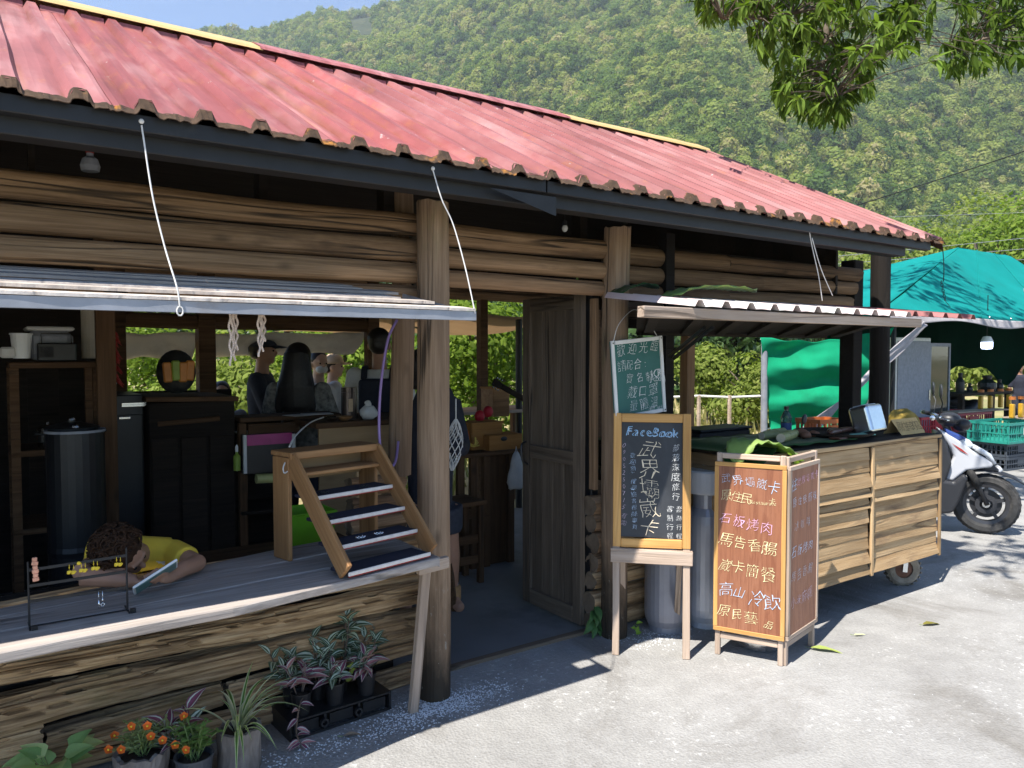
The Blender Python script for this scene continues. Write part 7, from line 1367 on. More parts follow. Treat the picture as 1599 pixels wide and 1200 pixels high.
for s_ in (-1, 1):
    b = MB(); b.add([V((-.29,.116*s_,.80)), V((-.21,.118*s_,.75)), V((-.155,.118*s_,.70)), V((-.22,.118*s_,.735))], [(0,1,2,3)]); S(b, 'red_stripe', 'redc')
    b = MB(); b.tube([(-.10,.10*s_,.76), (.0,.102*s_,.70), (.045,.10*s_,.63)], [.02,.022,.012], 8); S(b, 'turn_signal', 'lens', sm=True)
    b = MB(); b.tube([(-.36, .04*s_, 1.0), (-.39, .18*s_, 1.03), (-.43, .24*s_, 1.03)], .013, 8); S(b, 'handlebar', 'chrome', sm=True); b = MB(); b.tube([(-.42,.23*s_,1.03), (-.47,.35*s_,1.035)], .019, 10); S(b, 'grip', 'black', sm=True); b = MB(); b.lathe([(0,0),(.02,0),(.022,.02),(0,.025)], 10, Matrix.Translation(V((-.47,.35*s_,1.035))) @ Matrix.Rotation(-math.pi/2*s_, 4, 'X'), caps=False); S(b, 'bar_end', 'chrome')
    b = MB(); b.tube([(-.40,.2*s_,1.04), (-.38,.24*s_,1.15), (-.40,.27*s_,1.21)], .006, 6); S(b, 'mirror_stem', 'black'); b = MB(); b.ell((-.40,.275*s_,1.26), (.014,.045,.065), 16, 10); S(b, 'mirror', 'scb', sm=True)
    b = MB(); b.tube([(-.40,.19*s_,1.02), (-.33,.26*s_,1.01), (-.36,.33*s_,1.015)], .006, 6); S(b, 'brake_lever', 'chrome')
b = MB(); b.ell((-.30, 0, 1.0), (.10,.10,.065), 18, 12); S(b, 'instrument_cowl', 'scb', sm=True); b = MB(); b.ell((-.20, .0, .955), (.075,.075,.06), 16, 12); S(b, 'top_lamp', 'black', sm=True); b = MB(); b.tube([(-.34,0,.98), (-.18,0,.60)], .03, 10); S(b, 'steering_column', 'scb')
side([(-.40,.20),(-.85,.20),(-.85,.30),(-.45,.26)], .30, 'floorboard', 'scb', .02); side([(-.80,.24),(-.78,.62),(-.90,.70),(-1.55,.74),(-1.68,.80),(-1.66,.70),(-1.45,.52),(-1.0,.40),(-.95,.22)], .30, 'rear_body', 'scw', .05, seg=3); side([(-.74,.68),(-.80,.74),(-1.1,.76),(-1.5,.82),(-1.56,.78),(-1.1,.70)], .27, 'seat', 'black', .03)
side([(-1.0,.42),(-.95,.22),(-1.2,.20),(-1.4,.28),(-1.38,.40)], .22, 'engine_case', 'alu', .03); b = MB(); b.tube([(-.9,-.17,.18), (-1.3,-.19,.24), (-1.62,-.19,.34)], [.02,.05,.045], 12); S(b, 'exhaust', 'chrome', sm=True); b = MB(); b.tube([(-.95,.14,.16), (-.9,.2,.0)], .012, 6); S(b, 'side_stand', 'steel')
b = MB(); b.tube(curve([(-.33,.1,.98), (-.20,.13,.75), (-.16,.12,.5), (-.1,.1,.36), (-.02,.08,.30)], 5), .005, 5); S(b, 'brake_hose', 'black')
# a mirror of another bike and the yellow sack behind the cart
bk = onY(1256, 655, 3.9); t = thing('loose_mirror', 'round black mirror on a stem sticking up behind the cart', 'mirror', bk); b = MB(); b.ell(bk, (.035,.012,.045), 16, 10, Matrix.Rotation(.5, 3, 'Y')); b.build('mirror_head', M['scb'], t, smooth=True); b = MB(); b.tube([bk - V((.02,0,.04)), bk - V((.07,0,.16)), bk - V((.07,0,.4))], .006, 6); b.build('stem', M['black'], t)
ys = onY(1410, 650, 4.3); b = MB(); b.ell(ys + V((0,0,-.12)), (.20,.15,.20), 18, 12); 
for p in b.v: p += V((N3(p, 9, 1), N3(p, 9, 4), N3(p, 9, 8)))*.03
b.build('yellow_sack', plain('olive_sack', (.22,.15,.02), .8, 0, .3, 8, .2), smooth=True, label='yellow brown sack behind the cardboard sign', cat='sack'); b = MB(); b.bx(ys.x-.25, ys.x+.25, 4.15, 4.5, 0, ys.z-.30); b.build('low_crate', M['dkwood'], bevel=.01, label='dark wooden crate carrying the yellow brown sack', cat='crate')
# hanging chain from the roof end, power lines
e = onY(1472, 386, 2.62); o = wire(curve([e, onY(1474, 420, 2.66), onY(1473, 440, 2.68)], 6) , .003, 'hanging_wire', cabin, 'steel')
ch_ = thing('hanging_chain', 'short dark chain hanging from the right end of the roof', 'chain', e)
for k in range(7):
    p = onY(1470 + .9*k, 441 + 4.4*k, 2.68); b = MB(); rot = k % 2; b.tube([p + V((.008*math.cos(a)*(1-rot), .008*math.cos(a)*rot, .012*math.sin(a))) for a in [i*.785 for i in range(9)]], .0022, 5); b.build('chain_link', M['steel'], ch_)
b = MB(); b.tube([onY(1476, 470, 2.68), onY(1484, 480, 2.68)], .002, 5); b.build('chain_tail', M['steel'], ch_)
G10 = 'wires crossing behind the roof'
for k, (a, c, lb) in enumerate((((1330, 322, 24), (1640, 226, 20), 'dark power line rising to the upper right above the tent'), ((1300, 400, 34), (1680, 366, 30), 'thin wire just above the teal tent peak'), ((1300, 412, 34), (1680, 384, 30), 'second thin wire crossing behind the tent peak'), ((1300, 423, 34), (1680, 402, 30), 'lowest thin wire crossing behind the tent'), ((1330, 340, 40), (1700, 330, 40), 'faint wire in front of the yellow trees'))):
    p, q = onD(*a), onD(*c); far1 = p + (p-q)*3; far2 = q + (q-p)*2; b = MB(); n_ = 40; b.tube([far1.lerp(far2, i/n_) - V((0,0,.6*math.sin(math.pi*i/n_) - .6*math.sin(math.pi*.6))) for i in range(n_+1)], .016 if k == 0 else .010, 5); b.build('power_line', M['black'] if k == 0 else M['greyc'], smooth=True, label=lb, cat='power line', group=G10)
# ================================================================== plants in front of the counter
def leaf_mesh(name, L, Wd, mats, cols=6, fold=.18, curl=.25, nseg=5, mi=None, tip=.5, base=.25, wave=0.0):
    """a leaf along local +x, upper side +z; the material index runs across the blade"""
    b = MB(); vs = []
    for i in range(nseg+1):
        t = i/nseg; w = Wd/2*max(.03, min(1, (t/base)**.7 if t < base else 1)*(1 if t < tip else max(0.02, ((1-t)/(1-tip))**.85)))
        ang = -curl*t; x = L*t*math.cos(ang*.6); z = -L*t*math.sin(-ang)*.6*t
        for k in range(cols+1):
            f = k/cols*2-1; vs.append(V((x, f*w, z + abs(f)*w*fold*2 + wave*math.sin(i*2+k))))
    for i in range(nseg):
        for k in range(cols):
            n_ = cols+1; b.add([], []); b.f.append([i*n_+k, (i+1)*n_+k, (i+1)*n_+k+1, i*n_+k+1]); b.m.append(mi[k] if mi else 0)
    b.v = vs; return b.mesh(name, mats, None, True)
def lmat(nm, c, trans=.25, gloss=.12): return leafmat(nm, [(0, tuple(x*.7 for x in c)), (.5, c), (1, tuple(min(1, x*1.3) for x in c))], trans=trans, scale=20, gloss=gloss, tone=.18)
ZG, ZS, ZP, ZR = lmat('inch_plant_green', (.08,.13,.075)), lmat('inch_plant_silver', (.50,.57,.48)), lmat('inch_plant_purple', (.20,.06,.11)), lmat('inch_plant_rose', (.45,.19,.20))
zeb = [leaf_mesh('leaf', 1, .42, [ZG, ZS], 8, .16, .5, 5, (0,0,1,0,0,1,0,0) if k == 0 else (0,1,1,0,0,1,1,0)) for k in range(2)] + [leaf_mesh('leaf', 1, .40, [ZP, ZS], 8, .2, .6, 5, (0,1,0,0,0,0,1,0)), leaf_mesh('leaf', 1, .40, [ZR, ZS, ZP], 8, .22, .4, 5, (2,1,0,0,0,0,1,2))]
def leaf_at(parent, mesh, p, d, up, s_, name='leaf'):
    x = V(d).normalized(); z = (V(up) - V(up).dot(x)*x).normalized(); y = z.cross(x); Mx = Matrix((x, y, z)).transposed().to_4x4() @ Matrix.Scale(s_, 4); Mx.translation = V(p); return place(name, mesh, Mx, parent)
stemm = lmat('plant_stem', (.16,.11,.08), .1); stemg = lmat('green_stem', (.16,.22,.07), .1)
r = random.Random(21)
tray = thing('planter_tray', 'black plastic planting tray standing on the ground below the counter', 'tray', (1.27, 3.09, 0)); TA, TB = onZ(452, 1160, 0), onZ(611, 1108, 0); tu = (TB-TA).normalized(); tn_ = V((-tu.y, tu.x, 0)); TL_ = (TB-TA).length
def tp(u, d, z): return TA + tu*u + tn_*d + V((0,0,z))
b = MB()
for (u0, u1, d0, d1, z0, z1) in ((0,TL_,0,.006,.0,.012), (0,TL_,0,.20,.075,.083), (0,TL_,.194,.20,0,.08)):
    c = tp((u0+u1)/2, (d0+d1)/2, (z0+z1)/2); b.box(c, (u1-u0, d1-d0, z1-z0), Matrix((tu, tn_, V((0,0,1)))).transposed())
b.build('tray_deck', M['black'], tray)
for k in range(4): b = MB(); u = TL_*k/3; u = min(max(u, .006), TL_-.006); b.box(tp(u, .1, .04), (.010, .20, .078), Matrix((tu, tn_, V((0,0,1)))).transposed()); b.build('tray_rib', M['black'], tray)
for k in range(3):
    u = TL_*(k+.5)/3; b = MB(); b.box(tp(u, .012, .042), (TL_/3-.05, .006, .045), Matrix((tu, tn_, V((0,0,1)))).transposed()); b.build('tray_panel', M['black'], tray)
    if k < 2: b = MB(); Rr = Matrix((tu, V((0,0,1)), -tn_)).transposed().to_4x4(); Rr.translation = tp(TL_*(k+.95)/3, -.004, .042); b.lathe([(.010,-.004),(.018,-.004),(.018,.012),(.010,.012),(.010,-.004)], 16, Rr, caps=False); b.build('tray_ring', M['steel'], tray)
M['soil'] = plain('potting_soil', (.035,.025,.018), 1, 0, .4, 40, .5)
def pot(c, r0, r1, h, mt='black', name='pot', parent=None):
    b = MB(); b.lathe([(0,.003),(r0,.0),(r1,h),(r1*1.06,h),(r1*1.06,h+.006),(r1*.94,h+.004),(r1*.92,h*.86),(0,h*.86)], 24, c, caps=False); o = b.build(name, M[mt], parent, smooth=40); b = MB(); b.lathe([(r1*.91,h*.87),(0,h*.89)], 20, c, caps=False); b.build('soil', M['soil'], parent); return o
def inch_plant(c, n, hmin, hmax, spread, label, kinds=(0,0,1), lean=(0,0), potr=.042):
    t = thing('inch_plant', label, 'potted plant', c, 0, 'striped inch plants in the black tray'); pot(V(c), potr*.8, potr, .085, parent=t)
    for k in range(n):
        a = r.uniform(0, 6.28); q = r.uniform(.1, 1)*spread; h = r.uniform(hmin, hmax); base = V(c) + V((math.cos(a)*.02, math.sin(a)*.02, .08)); top = V(c) + V((math.cos(a)*q + lean[0]*h, math.sin(a)*q*.6 + lean[1]*h, .08 + h)); pts_ = curve([base, base.lerp(top, .5) + V((r.uniform(-.01,.01), 0, .01)), top], 5)
        b = MB(); b.tube(pts_, .0028, 5); b.build('stem', stemm, t, smooth=True); nl = max(5, int(h/.026))
        for i in range(nl):
            f = .30 + .70*i/(nl-1); p = pts_[min(len(pts_)-1, int(f*(len(pts_)-1)))]; aa = a + i*2.45 + r.uniform(-.4,.4); el = .25 if i < nl-2 else .95
            leaf_at(t, zeb[r.choice(kinds)], p, (math.cos(aa)*math.cos(el), math.sin(aa)*math.cos(el), math.sin(el)), (-.1,-.45,1), r.uniform(.070,.102)*(1 if i < nl-2 else .75))
    return t
def onu(f, d, z=.083): return tuple(tp(TL_*f, d, z))
inch_plant(onu(.16, .055), 4, .06, .13, .06, 'reddish striped plant in the left front pot of the tray', (2,3,3)); inch_plant(onu(.48, .055), 4, .03, .09, .05, 'mixed striped plant in the middle front pot of the tray', (0,2,1)); inch_plant(onu(.80, .055), 6, .05, .12, .07, 'pink flushed striped plant in the right front pot of the tray', (2,3,0))
inch_plant(onu(.16, .15), 6, .10, .17, .09, 'silver striped plant at the left back of the tray', (0,0,1), (-.18,0)); inch_plant(onu(.40, .15), 6, .12, .21, .10, 'dense silver striped plant at the middle back of the tray', (0,1,0), (-.05,0)); inch_plant(onu(.62, .15), 5, .18, .27, .08, 'tallest silver striped plant behind the tray', (0,0,1), (.05,0)); inch_plant(onu(.88, .15), 5, .10, .17, .09, 'silver striped plant at the right back of the tray', (0,0,1), (.12,0))
YL = [leaf_mesh('leaf', 1, .6, [lmat('yellow_succulent', (.40,.45,.10), .3)], 4, .1, .2, 4)]
sp_ = thing('yellow_sprout', 'yellow green succulent sprouts in the middle front pot', 'plant', onu(.60, .05, .17))
for k in range(9): a = k*2.3; leaf_at(sp_, YL[0], V(onu(.585 + .008*k, .045, .165 + .008*k)), (math.cos(a), math.sin(a)*.6-.3, .6), (0,-.4,1), .034)
fl = thing('trailing_shoot', 'wilted striped shoot trailing over the left corner of the tray', 'plant', onu(.02, -.02, .1)); b = MB(); pts_ = curve([V(onu(.14,.02,.16)), V(onu(.06,-.03,.14)), V(onu(.02,-.05,.06)), V(onu(.04,-.07,.02))], 5); b.tube(pts_, .003, 5); b.build('stem', stemm, fl)
for k in range(9): a = k*1.9; leaf_at(fl, zeb[2 + k % 2], pts_[min(len(pts_)-1, 3 + k*2)], (math.cos(a)*.8, -.3, .25*math.sin(a) - .05), (0,-.6,1), .06)

# spider plant and its bark pot
SPc, SPe = lmat('spider_green', (.10,.20,.035)), lmat('spider_cream', (.50,.52,.30))
spl = [leaf_mesh('leaf', 1, .055, [SPc, SPe], 4, .35, c, 10, (1,0,0,1), tip=.55, base=.12) for c in (.9, 1.5, .5)]
def barkpot(x, y, rr_, h, label, seed, name='bark_pot'):
    t = thing(name, label, 'plant pot', (x, y, 0), 0, 'hollow log plant pots'); b = MB(); vs = []; n = 36; lv = [(0,1),(.25,1.02),(.5,.99),(.75,1.03),(1,1.06),(1,.86),(.8,.8)]
    for (z, k) in lv:
        for q in range(n):
            a = 2*math.pi*q/n; f = 1 + .10*N3((math.cos(a)*2, math.sin(a)*2, z*2.0), 1, seed) + .07*N3((math.cos(a)*7, math.sin(a)*7, z*2), 1, seed+5); vs.append(V((x + rr_*k*f*math.cos(a), y + rr_*k*f*math.sin(a), z*h + (.015*N3((a*3,z,0),1,seed) if z > .9 else 0))))
    b.add(vs, [(i*n+q, i*n+(q+1) % n, (i+1)*n+(q+1) % n, (i+1)*n+q) for i in range(len(lv)-1) for q in range(n)] + [tuple(range((len(lv)-1)*n, len(lv)*n))]); b.build('log_shell', M['barkgrey'], t, smooth=40)
    b = MB(); b.lathe([(rr_*.84, h*.86), (0, h*.88)], 20, (x, y, 0), caps=False); b.build('soil', M['soil'], t); return t
M['barkgrey'] = wood('grey_bark', [(0.25,(.05,.042,.038)),(0.5,(.14,.12,.105)),(0.75,(.27,.24,.215))], grain=(5,5,1.3), crack=.9, knots=0, tone=.1)
c1 = onZ(368, 1195, .0); p = onY(375, 1195, 2.88); q = onZ(373, 1134, .17); bx_, by_ = q.x, q.y
barkpot(bx_, by_, .078, .17, 'hollow log pot holding the spider plant', 2)
sp = thing('spider_plant', 'spider plant with long arching white edged leaves', 'potted plant', (bx_, by_, .15)); C0 = V((bx_-.005, by_, .15))
for k in range(30):
    a = r.uniform(-3.1, 3.1); a = a if r.random() < .6 else r.uniform(-2.2, -.2); el = r.uniform(.55, 1.35); leaf_at(sp, spl[k % 3], C0 + V((math.cos(a)*.015, math.sin(a)*.015, 0)), (math.cos(a)*math.cos(el), math.sin(a)*math.cos(el), math.sin(el)), (-math.cos(a)*.5, -math.sin(a)*.5, 1), r.uniform(.18, .31))
# moss rose with orange flowers in a hollow log, and in a grey pot
PM = leaf_mesh('leaf', 1, .42, [lmat('moss_rose_green', (.14,.23,.06), .3)], 2, .2, .3, 3); PM2 = leaf_mesh('leaf', 1, .42, [lmat('pale_moss_rose', (.25,.30,.13), .3)], 2, .2, .3, 3); PET = leaf_mesh('petal', 1, .9, [lmat('orange_petal', (.75,.16,.03), .3, .05)], 3, .12, -.3, 3, tip=.75)
def moss_rose(x, y, z, n, spread, hmax, flowers, label, lm, straggle=1.0):
    t = thing('moss_rose', label, 'potted plant', (x, y, z), 0, 'orange flowering moss roses')
    tips = []
    for k in range(n):
        a = r.uniform(0, 6.28); h = r.uniform(.25, 1)*hmax; q = r.uniform(.4, 1)*spread; base = V((x + r.uniform(-.02,.02), y + r.uniform(-.02,.02), z)); top = V((x + math.cos(a)*q, y + math.sin(a)*q*.7, z + h)); pts_ = curve([base, base.lerp(top, .5) + V((0,0,.02*straggle)), top], 5)
        b = MB(); b.tube(pts_, .002, 5); b.build('stem', stemg, t, smooth=True); tips.append(top)
        for i in range(7): aa = i*2.4 + a; p = pts_[min(len(pts_)-1, 3+i)]; leaf_at(t, lm, p, (math.cos(aa), math.sin(aa), .4), (0,-.3,1), r.uniform(.024,.040))
    for k in range(flowers):
        p = tips[k % len(tips)] + V((0,-.008,.008)); fw_ = V((r.uniform(-.4,.4), -.8, .6)).normalized(); u = fw_.orthogonal().normalized(); w = fw_.cross(u)
        for q in range(5): a = q*1.2566; dd = u*math.cos(a) + w*math.sin(a); leaf_at(t, PET, p, dd + fw_*.25, fw_, .018, 'petal')
        b = MB(); b.ell(p + fw_*.004, .004, 8, 5); b.build('flower_centre', M['gold'], t, smooth=True)
q = onZ(220, 1172, .16); mx, my = q.x, q.y; barkpot(mx, my, .088, .16, 'wide hollow log pot holding the orange flowered moss rose', 7); moss_rose(mx, my, .145, 22, .12, .15, 7, 'straggly moss rose with orange flowers in the wide log pot', PM2)
q = onZ(303, 1180, .125); gx_, gy_ = q.x, q.y; t = thing('grey_pot', 'dark grey plastic pot between the two log pots', 'plant pot', (gx_, gy_, 0)); M['greyp'] = plain('grey_pot_plastic', (.055,.06,.07), .4, 0, .15); pot(V((gx_, gy_, 0)), .052, .066, .125, 'greyp', 'pot_shell', t); moss_rose(gx_, gy_, .11, 24, .09, .15, 3, 'bushy bright green moss rose in the dark grey pot', PM)
ip_ = thing('inch_plant', 'dark purple inch plant behind the moss rose against the logs', 'potted plant', (gx_-.02, gy_+.07, 0)); pot(V((gx_-.03, gy_+.09, 0)), .04, .05, .10, parent=ip_)
for k in range(6):
    h = r.uniform(.08,.17); a = r.uniform(0, 6.28); base = V((gx_-.03, gy_+.09, .09)); top = base + V((math.cos(a)*.06 - .02, math.sin(a)*.03, h)); b = MB(); b.tube([base, base.lerp(top,.5), top], .003, 5); b.build('stem', stemm, ip_)
    for i in range(6): aa = a + i*2.4; leaf_at(ip_, zeb[(2,0,1,2)[k % 4]], base.lerp(top, .4 + .12*i), (math.cos(aa)*.7, math.sin(aa)*.7, .35 + .12*i), (0,-.5,1), r.uniform(.07,.10))
# pothos at the bottom left corner
PO = [leaf_mesh('leaf', 1, .72, [lmat('pothos_'+n_, c, .35, .1)], 6, .10, .35, 6, tip=.32, base=.18) for n_, c in (('a', (.34,.50,.20)), ('b', (.52,.62,.28)), ('c', (.24,.40,.15)))]
q = onZ(82, 1205, .11); px_, py_ = q.x, q.y; po = thing('pothos', 'pale green pothos with broad leaves at the bottom left corner', 'potted plant', (px_, py_, 0)); pot(V((px_, py_, 0)), .05, .06, .09, parent=po)
for k in range(26):
    a = r.uniform(0, 6.28); q = r.uniform(.02,.085); p = V((px_ + math.cos(a)*q*1.25, py_ + math.sin(a)*q, .095 + r.uniform(.0,.075))); b = MB(); b.tube([V((px_, py_, .08)), p], .002, 5); b.build('stem', stemg, po); leaf_at(po, PO[k % 3], p, (math.cos(a), math.sin(a)*.8 - .15, r.uniform(-.1,.7)), (0,-.35,1), r.uniform(.07,.105))
# weeds at the door jamb and by the post
WL = leaf_mesh('leaf', 1, .5, [lmat('weed_green', (.07,.16,.05), .3)], 4, .15, .7, 5); WY = leaf_mesh('leaf', 1, .6, [lmat('lime_weed', (.26,.42,.06), .35)], 4, .15, .5, 4)
wd_ = thing('weed', 'green drooping weed growing at the foot of the door jamb', 'plant', (2.87, 3.26, 0)); 
for k in range(11): a = -2.6 + .25*k; h = .03 + .14*r.random(); p0 = V((2.85, 3.27, .01)); p = p0 + V((-.02 + .01*k*.4, -.03, h)); b = MB(); b.tube([p0, p], .002, 5); b.build('stem', stemg, wd_); leaf_at(wd_, WL, p, (math.cos(a)*.6, math.sin(a)*.6, -.45), (0,-1,.5), r.uniform(.07,.11))
q = onZ(997, 998, 0); wd2 = thing('weed', 'small lime green weed at the foot of the post behind the easel', 'plant', (q.x, q.y, 0))
for k in range(6): a = k*1.1; p = V((q.x, q.y+.02, .02 + .012*k)); leaf_at(wd2, WY, p, (math.cos(a), math.sin(a)*.5-.4, .5), (0,-.6,1), .04)
# fallen leaves
FLm = [leaf_mesh('leaf_blade', 1, .26, [lmat('fallen_'+n_, c, .1, .05)], 4, .22, w, 6, wave=.012) for n_, c, w in (('olive', (.16,.14,.03), .3), ('green', (.22,.26,.07), .2), ('pale', (.50,.52,.25), .1), ('brown', (.30,.22,.15), .5))]
for (px, py, k, a, s_, lb) in ((1440, 976, 0, .25, .14, 'curled olive leaf lying alone on the sunlit concrete'), (1263, 1012, 1, -.35, .17, 'long green leaf lying at the foot of the brown menu stand'), (1333, 992, 2, .1, .07, 'small pale leaf flat on the concrete right of the menu stand'), (535, 1150, 3, .35, .10, 'dry brown leaf on the ground in front of the plant tray')):
    p = onZ(px, py, .008); t = thing('fallen_leaf', lb, 'leaf', p, 0, 'fallen leaves on the concrete'); az = RIGHT + a; leaf_at(t, FLm[k], p, (math.cos(az), math.sin(az), .06), (0,0,1), s_, 'leaf_blade'); b = MB(); d = V((math.cos(az), math.sin(az), 0)); b.tube([p, p - d*.02 + V((0,0,.004))], .0016, 5); b.build('leaf_stalk', stemg, t)
# chips of white gravel round the post foot and along the wall
M['gravel'] = plain('white_gravel', (.56,.57,.58), .9, 0, .25, 30, 0, tone=0); b = MB(); rg = random.Random(77)
def chip(x, y, s_):
    a = rg.uniform(0, 3.14); c, s2 = math.cos(a)*s_, math.sin(a)*s_; h = s_*rg.uniform(.3,.7); b.add([(x+c,y+s2,0),(x-s2*.8,y+c*.8,0),(x-c,y-s2,0),(x+s2*.7,y-c*.7,0),(x+c*.2,y+s2*.3,h)], [(0,1,4),(1,2,4),(2,3,4),(3,0,4)])
for k in range(2600):
    if k < 1700: x, y = rg.gauss(1.72, .17), rg.gauss(2.98, .06)
    elif k < 2200: x, y = rg.uniform(.9, 1.6), rg.gauss(2.93, .05)
    else: x, y = rg.gauss(3.12, .12), rg.gauss(3.02, .06)
    if y > 3.2: continue
    chip(x, y, rg.uniform(.002,.0065))
for k in range(150):
    x, y = rg.uniform(.9, 6), rg.uniform(.8, 3.0); chip(x, y, rg.uniform(.0015,.004))
b.build('gravel', M['gravel'], kind='stuff', label='white gravel chips scattered round the foot of the front post', cat='gravel')

# ================================================================== the big tree whose boughs hang into the picture at the upper right
M['lf_mango'] = leafmat('long_tree_leaves', [(0,(.05,.085,.016)),(.4,(.10,.16,.03)),(.75,(.16,.22,.045)),(1,(.24,.27,.07))], trans=.42, tone=.35, scale=3, gloss=0)
tr = thing('leafy_tree', 'tall tree with long narrow leaves whose boughs hang into the upper right', 'tree', (9.2, .3, 0))
def limb(pts_, r0, r1, name='branch'):
    c = curve(pts_, 6); n_ = len(c); b = MB(); b.tube(c, [r0 + (r1-r0)*i/(n_-1) for i in range(n_)], 8); b.build(name, M['bark'], tr, smooth=True); return c
limb([(9.2,.3,-.1),(9.15,.4,1.6),(8.9,.7,3.2),(8.6,1.2,4.8)], .24, .14, 'trunk')
main = []
kA = [onD(1330, -160, 6.6), onD(1300, -40, 6.3), onD(1290, 60, 6.1), onD(1310, 150, 6.0)]; kB = [onD(1470, -160, 6.6), onD(1400, -40, 6.3), onD(1240, 20, 6.0), onD(1130, 30, 5.9)]; kC = [onD(1700, -120, 7.2), onD(1620, 0, 7.0), onD(1540, 60, 6.9), onD(1480, 75, 6.8)]; kD = [onD(1450, -120, 6.6), onD(1420, 0, 6.3), onD(1415, 60, 6.2)]
j = V((8.2, 1.7, 5.6)); main = [limb([V((8.6,1.2,4.8)), j, kA[0]] + kA[1:], .09, .008), limb([j, kB[0]] + kB[1:], .05, .006), limb([V((8.6,1.2,4.8)), V((8.9,2.0,5.6)), kC[0]] + kC[1:], .07, .008), limb([j, kD[0]] + kD[1:], .04, .006)]
lvs = [leaf_mesh('leaf', 1, .20 + .02*k, [M['lf_mango']], 2, .16, (.3,.6,.1,.45)[k], 5, tip=.45, base=.3) for k in range(4)]
rt_ = random.Random(31); spots = []
import bisect
def inside(x, y):                                    # outline of the hanging boughs against the hill
    if y < 0: return True
    polyA = [(1075,0),(1085,42),(1130,48),(1165,60),(1190,105),(1200,150),(1215,192),(1250,198),(1315,208),(1330,195),(1340,170),(1372,150),(1365,115),(1400,95),(1440,88),(1462,50),(1475,0)]
    polyB = [(1480,0),(1500,35),(1480,60),(1455,90),(1470,120),(1490,128),(1520,122),(1560,115),(1600,118),(1700,140),(1700,0)]
    for P_ in (polyA, polyB):
        c = False; n_ = len(P_)
        for i in range(n_):
            (xa, ya), (xb, yb) = P_[i], P_[(i+1) % n_]
            if (ya > y) != (yb > y) and x < (xb-xa)*(y-ya)/(yb-ya) + xa: c = not c
        if c: return True
    return False
tw = []
while len(tw) < 430:
    px, py, d = rt_.uniform(1075, 1640), rt_.uniform(-60, 205), rt_.gauss(6.2, .35) + (.7 if 0 else 0)
    if inside(px, py + 16) and inside(px, py): tw.append(onD(px, py, d + (.6 if px > 1478 else 0)))
allpts = [p for c in main for p in c[8:]]
sp_leaf = MB(); cnt = 0; tpl = [([v.co.copy() for v in m_.vertices], [tuple(p.vertices) for p in m_.polygons]) for m_ in lvs]
btw = MB()
def whorl(p, dirv, n_, obj):
    global cnt
    for i in range(n_):
        a = i*2.4 + rt_.uniform(-.3,.3); sd = dirv.orthogonal().normalized(); sd.rotate(Matrix.Rotation(a, 3, dirv)); d = (dirv*rt_.uniform(.1,.9) + sd*rt_.uniform(.5,1) + V((0,0,-rt_.uniform(.3,1.1)))).normalized(); L = rt_.uniform(.10,.175); q = p - dirv*rt_.uniform(0,.08); up = V((rt_.gauss(0,.4), rt_.gauss(0,.4), 1))
        x_, y_, dd = proj(q + d*L)
        if 0 < x_ < 1599 and y_ > 0 and not inside(x_, y_ - 7): continue
        k = rt_.randrange(4)
        if obj and cnt < 300: leaf_at(tr, lvs[k], q, d, up, L); cnt += 1
        else:
            x = d; z = (up - up.dot(x)*x).normalized(); y = z.cross(x); vs, fs = tpl[k]; sp_leaf.add([q + (x*v.x + y*v.y + z*v.z)*L for v in vs], fs)
order = sorted(range(len(tw)), key=lambda i: (tw[i]-CAM).length)
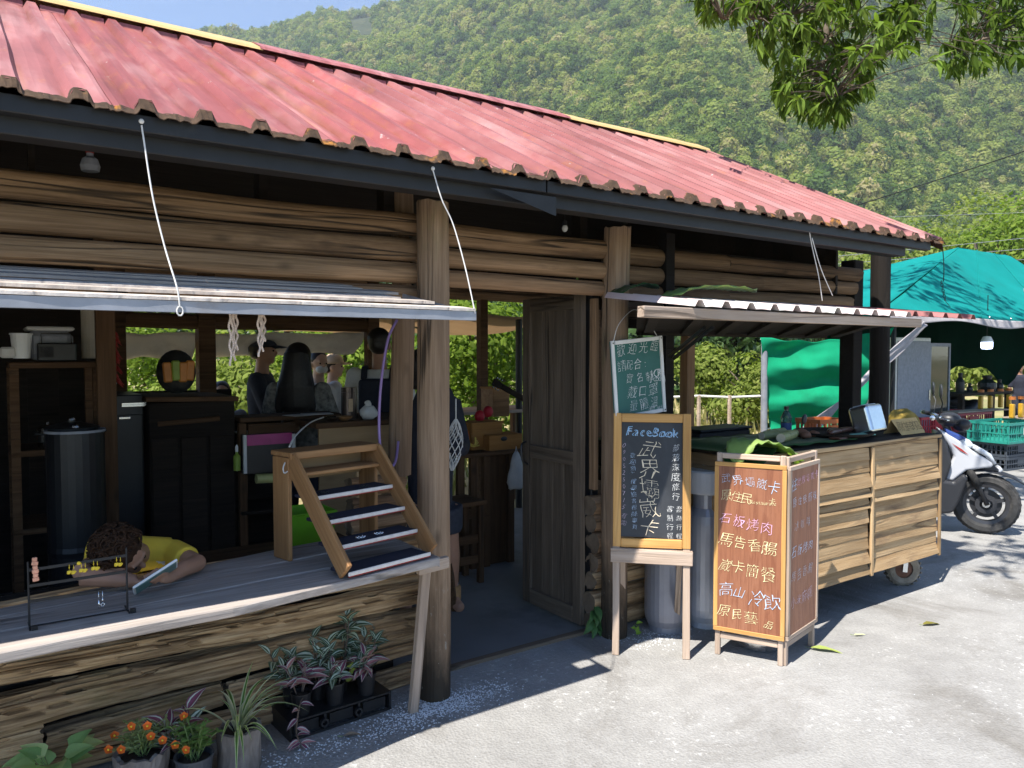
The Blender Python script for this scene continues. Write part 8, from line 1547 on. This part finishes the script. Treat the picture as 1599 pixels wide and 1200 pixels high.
for i in order:
    p = tw[i]; a = min(allpts, key=lambda q: (q-p).length); dv = (p-a).normalized() if (p-a).length > .02 else V((0,0,-1)); dv = (dv + V((0,0,-.35))).normalized(); mid_ = a.lerp(p, .5) + V((0,0,.03)); btw.tube([a, mid_, p], [.006,.004,.002], 5, caps=False); vis = proj(p); whorl(p, dv, rt_.randint(9, 13), 0 < vis[0] < 1599 and vis[1] > 5)
# the rest of the crown above and right of the picture
k = 0
while k < 620:
    p = V((rt_.uniform(4.6, 12.5), rt_.uniform(-2.5, 5.2), rt_.uniform(3.9, 7.6))); e = ((p.x-8.4)/4.0)**2 + ((p.y-1.6)/3.6)**2 + ((p.z-5.7)/2.0)**2
    if e > 1 or e < .25 or p.x < 8.0: continue
    x_, y_, d_ = proj(p + V((0,0,-.3)))
    if d_ < .5 or (-80 < x_ < 1680 and y_ > -40): continue
    k += 1; whorl(p, V((rt_.gauss(0,1), rt_.gauss(0,1), -.3)).normalized(), 10, False)
lm_ = limb([j, V((6.6,1.5,6.2)), V((5.2,1.5,5.7)), V((3.9,1.6,5.1))], .05, .008)
k = 0
while k < 85:
    p = V((rt_.uniform(3.2, 5.4), rt_.uniform(.9, 2.3), rt_.uniform(4.4, 5.6))); x_, y_, d_ = proj(p + V((0,0,-.35)))
    if d_ > .3 and y_ > -40 and -80 < x_ < 1680: continue
    k += 1; whorl(p, V((rt_.gauss(0,1), rt_.gauss(0,1), -.3)).normalized(), 9, False); a = min(lm_, key=lambda q: (q-p).length); btw.tube([a, a.lerp(p,.5) + V((0,0,.04)), p], [.008,.005,.002], 5, caps=False)
l2 = limb([j, V((8.3,2.9,7.0)), V((8.6,4.2,7.5)), V((9.0,5.2,7.7))], .05, .008)
k = 0
while k < 150:
    p = V((rt_.uniform(7.4, 10.6), rt_.uniform(3.8, 5.8), rt_.uniform(6.9, 8.0))); x_, y_, d_ = proj(p + V((0,0,-.35)))
    if y_ > -40 and -80 < x_ < 1680: continue
    k += 1; whorl(p, V((rt_.gauss(0,1), rt_.gauss(0,1), -.3)).normalized(), 9, False); a = min(l2, key=lambda q: (q-p).length); btw.tube([a, a.lerp(p,.5) + V((0,0,.04)), p], [.008,.005,.002], 5, caps=False)
btw.build('twig', M['bark'], tr, kind='stuff'); sp_leaf.build('foliage', M['lf_mango'], tr, smooth=True, kind='stuff')
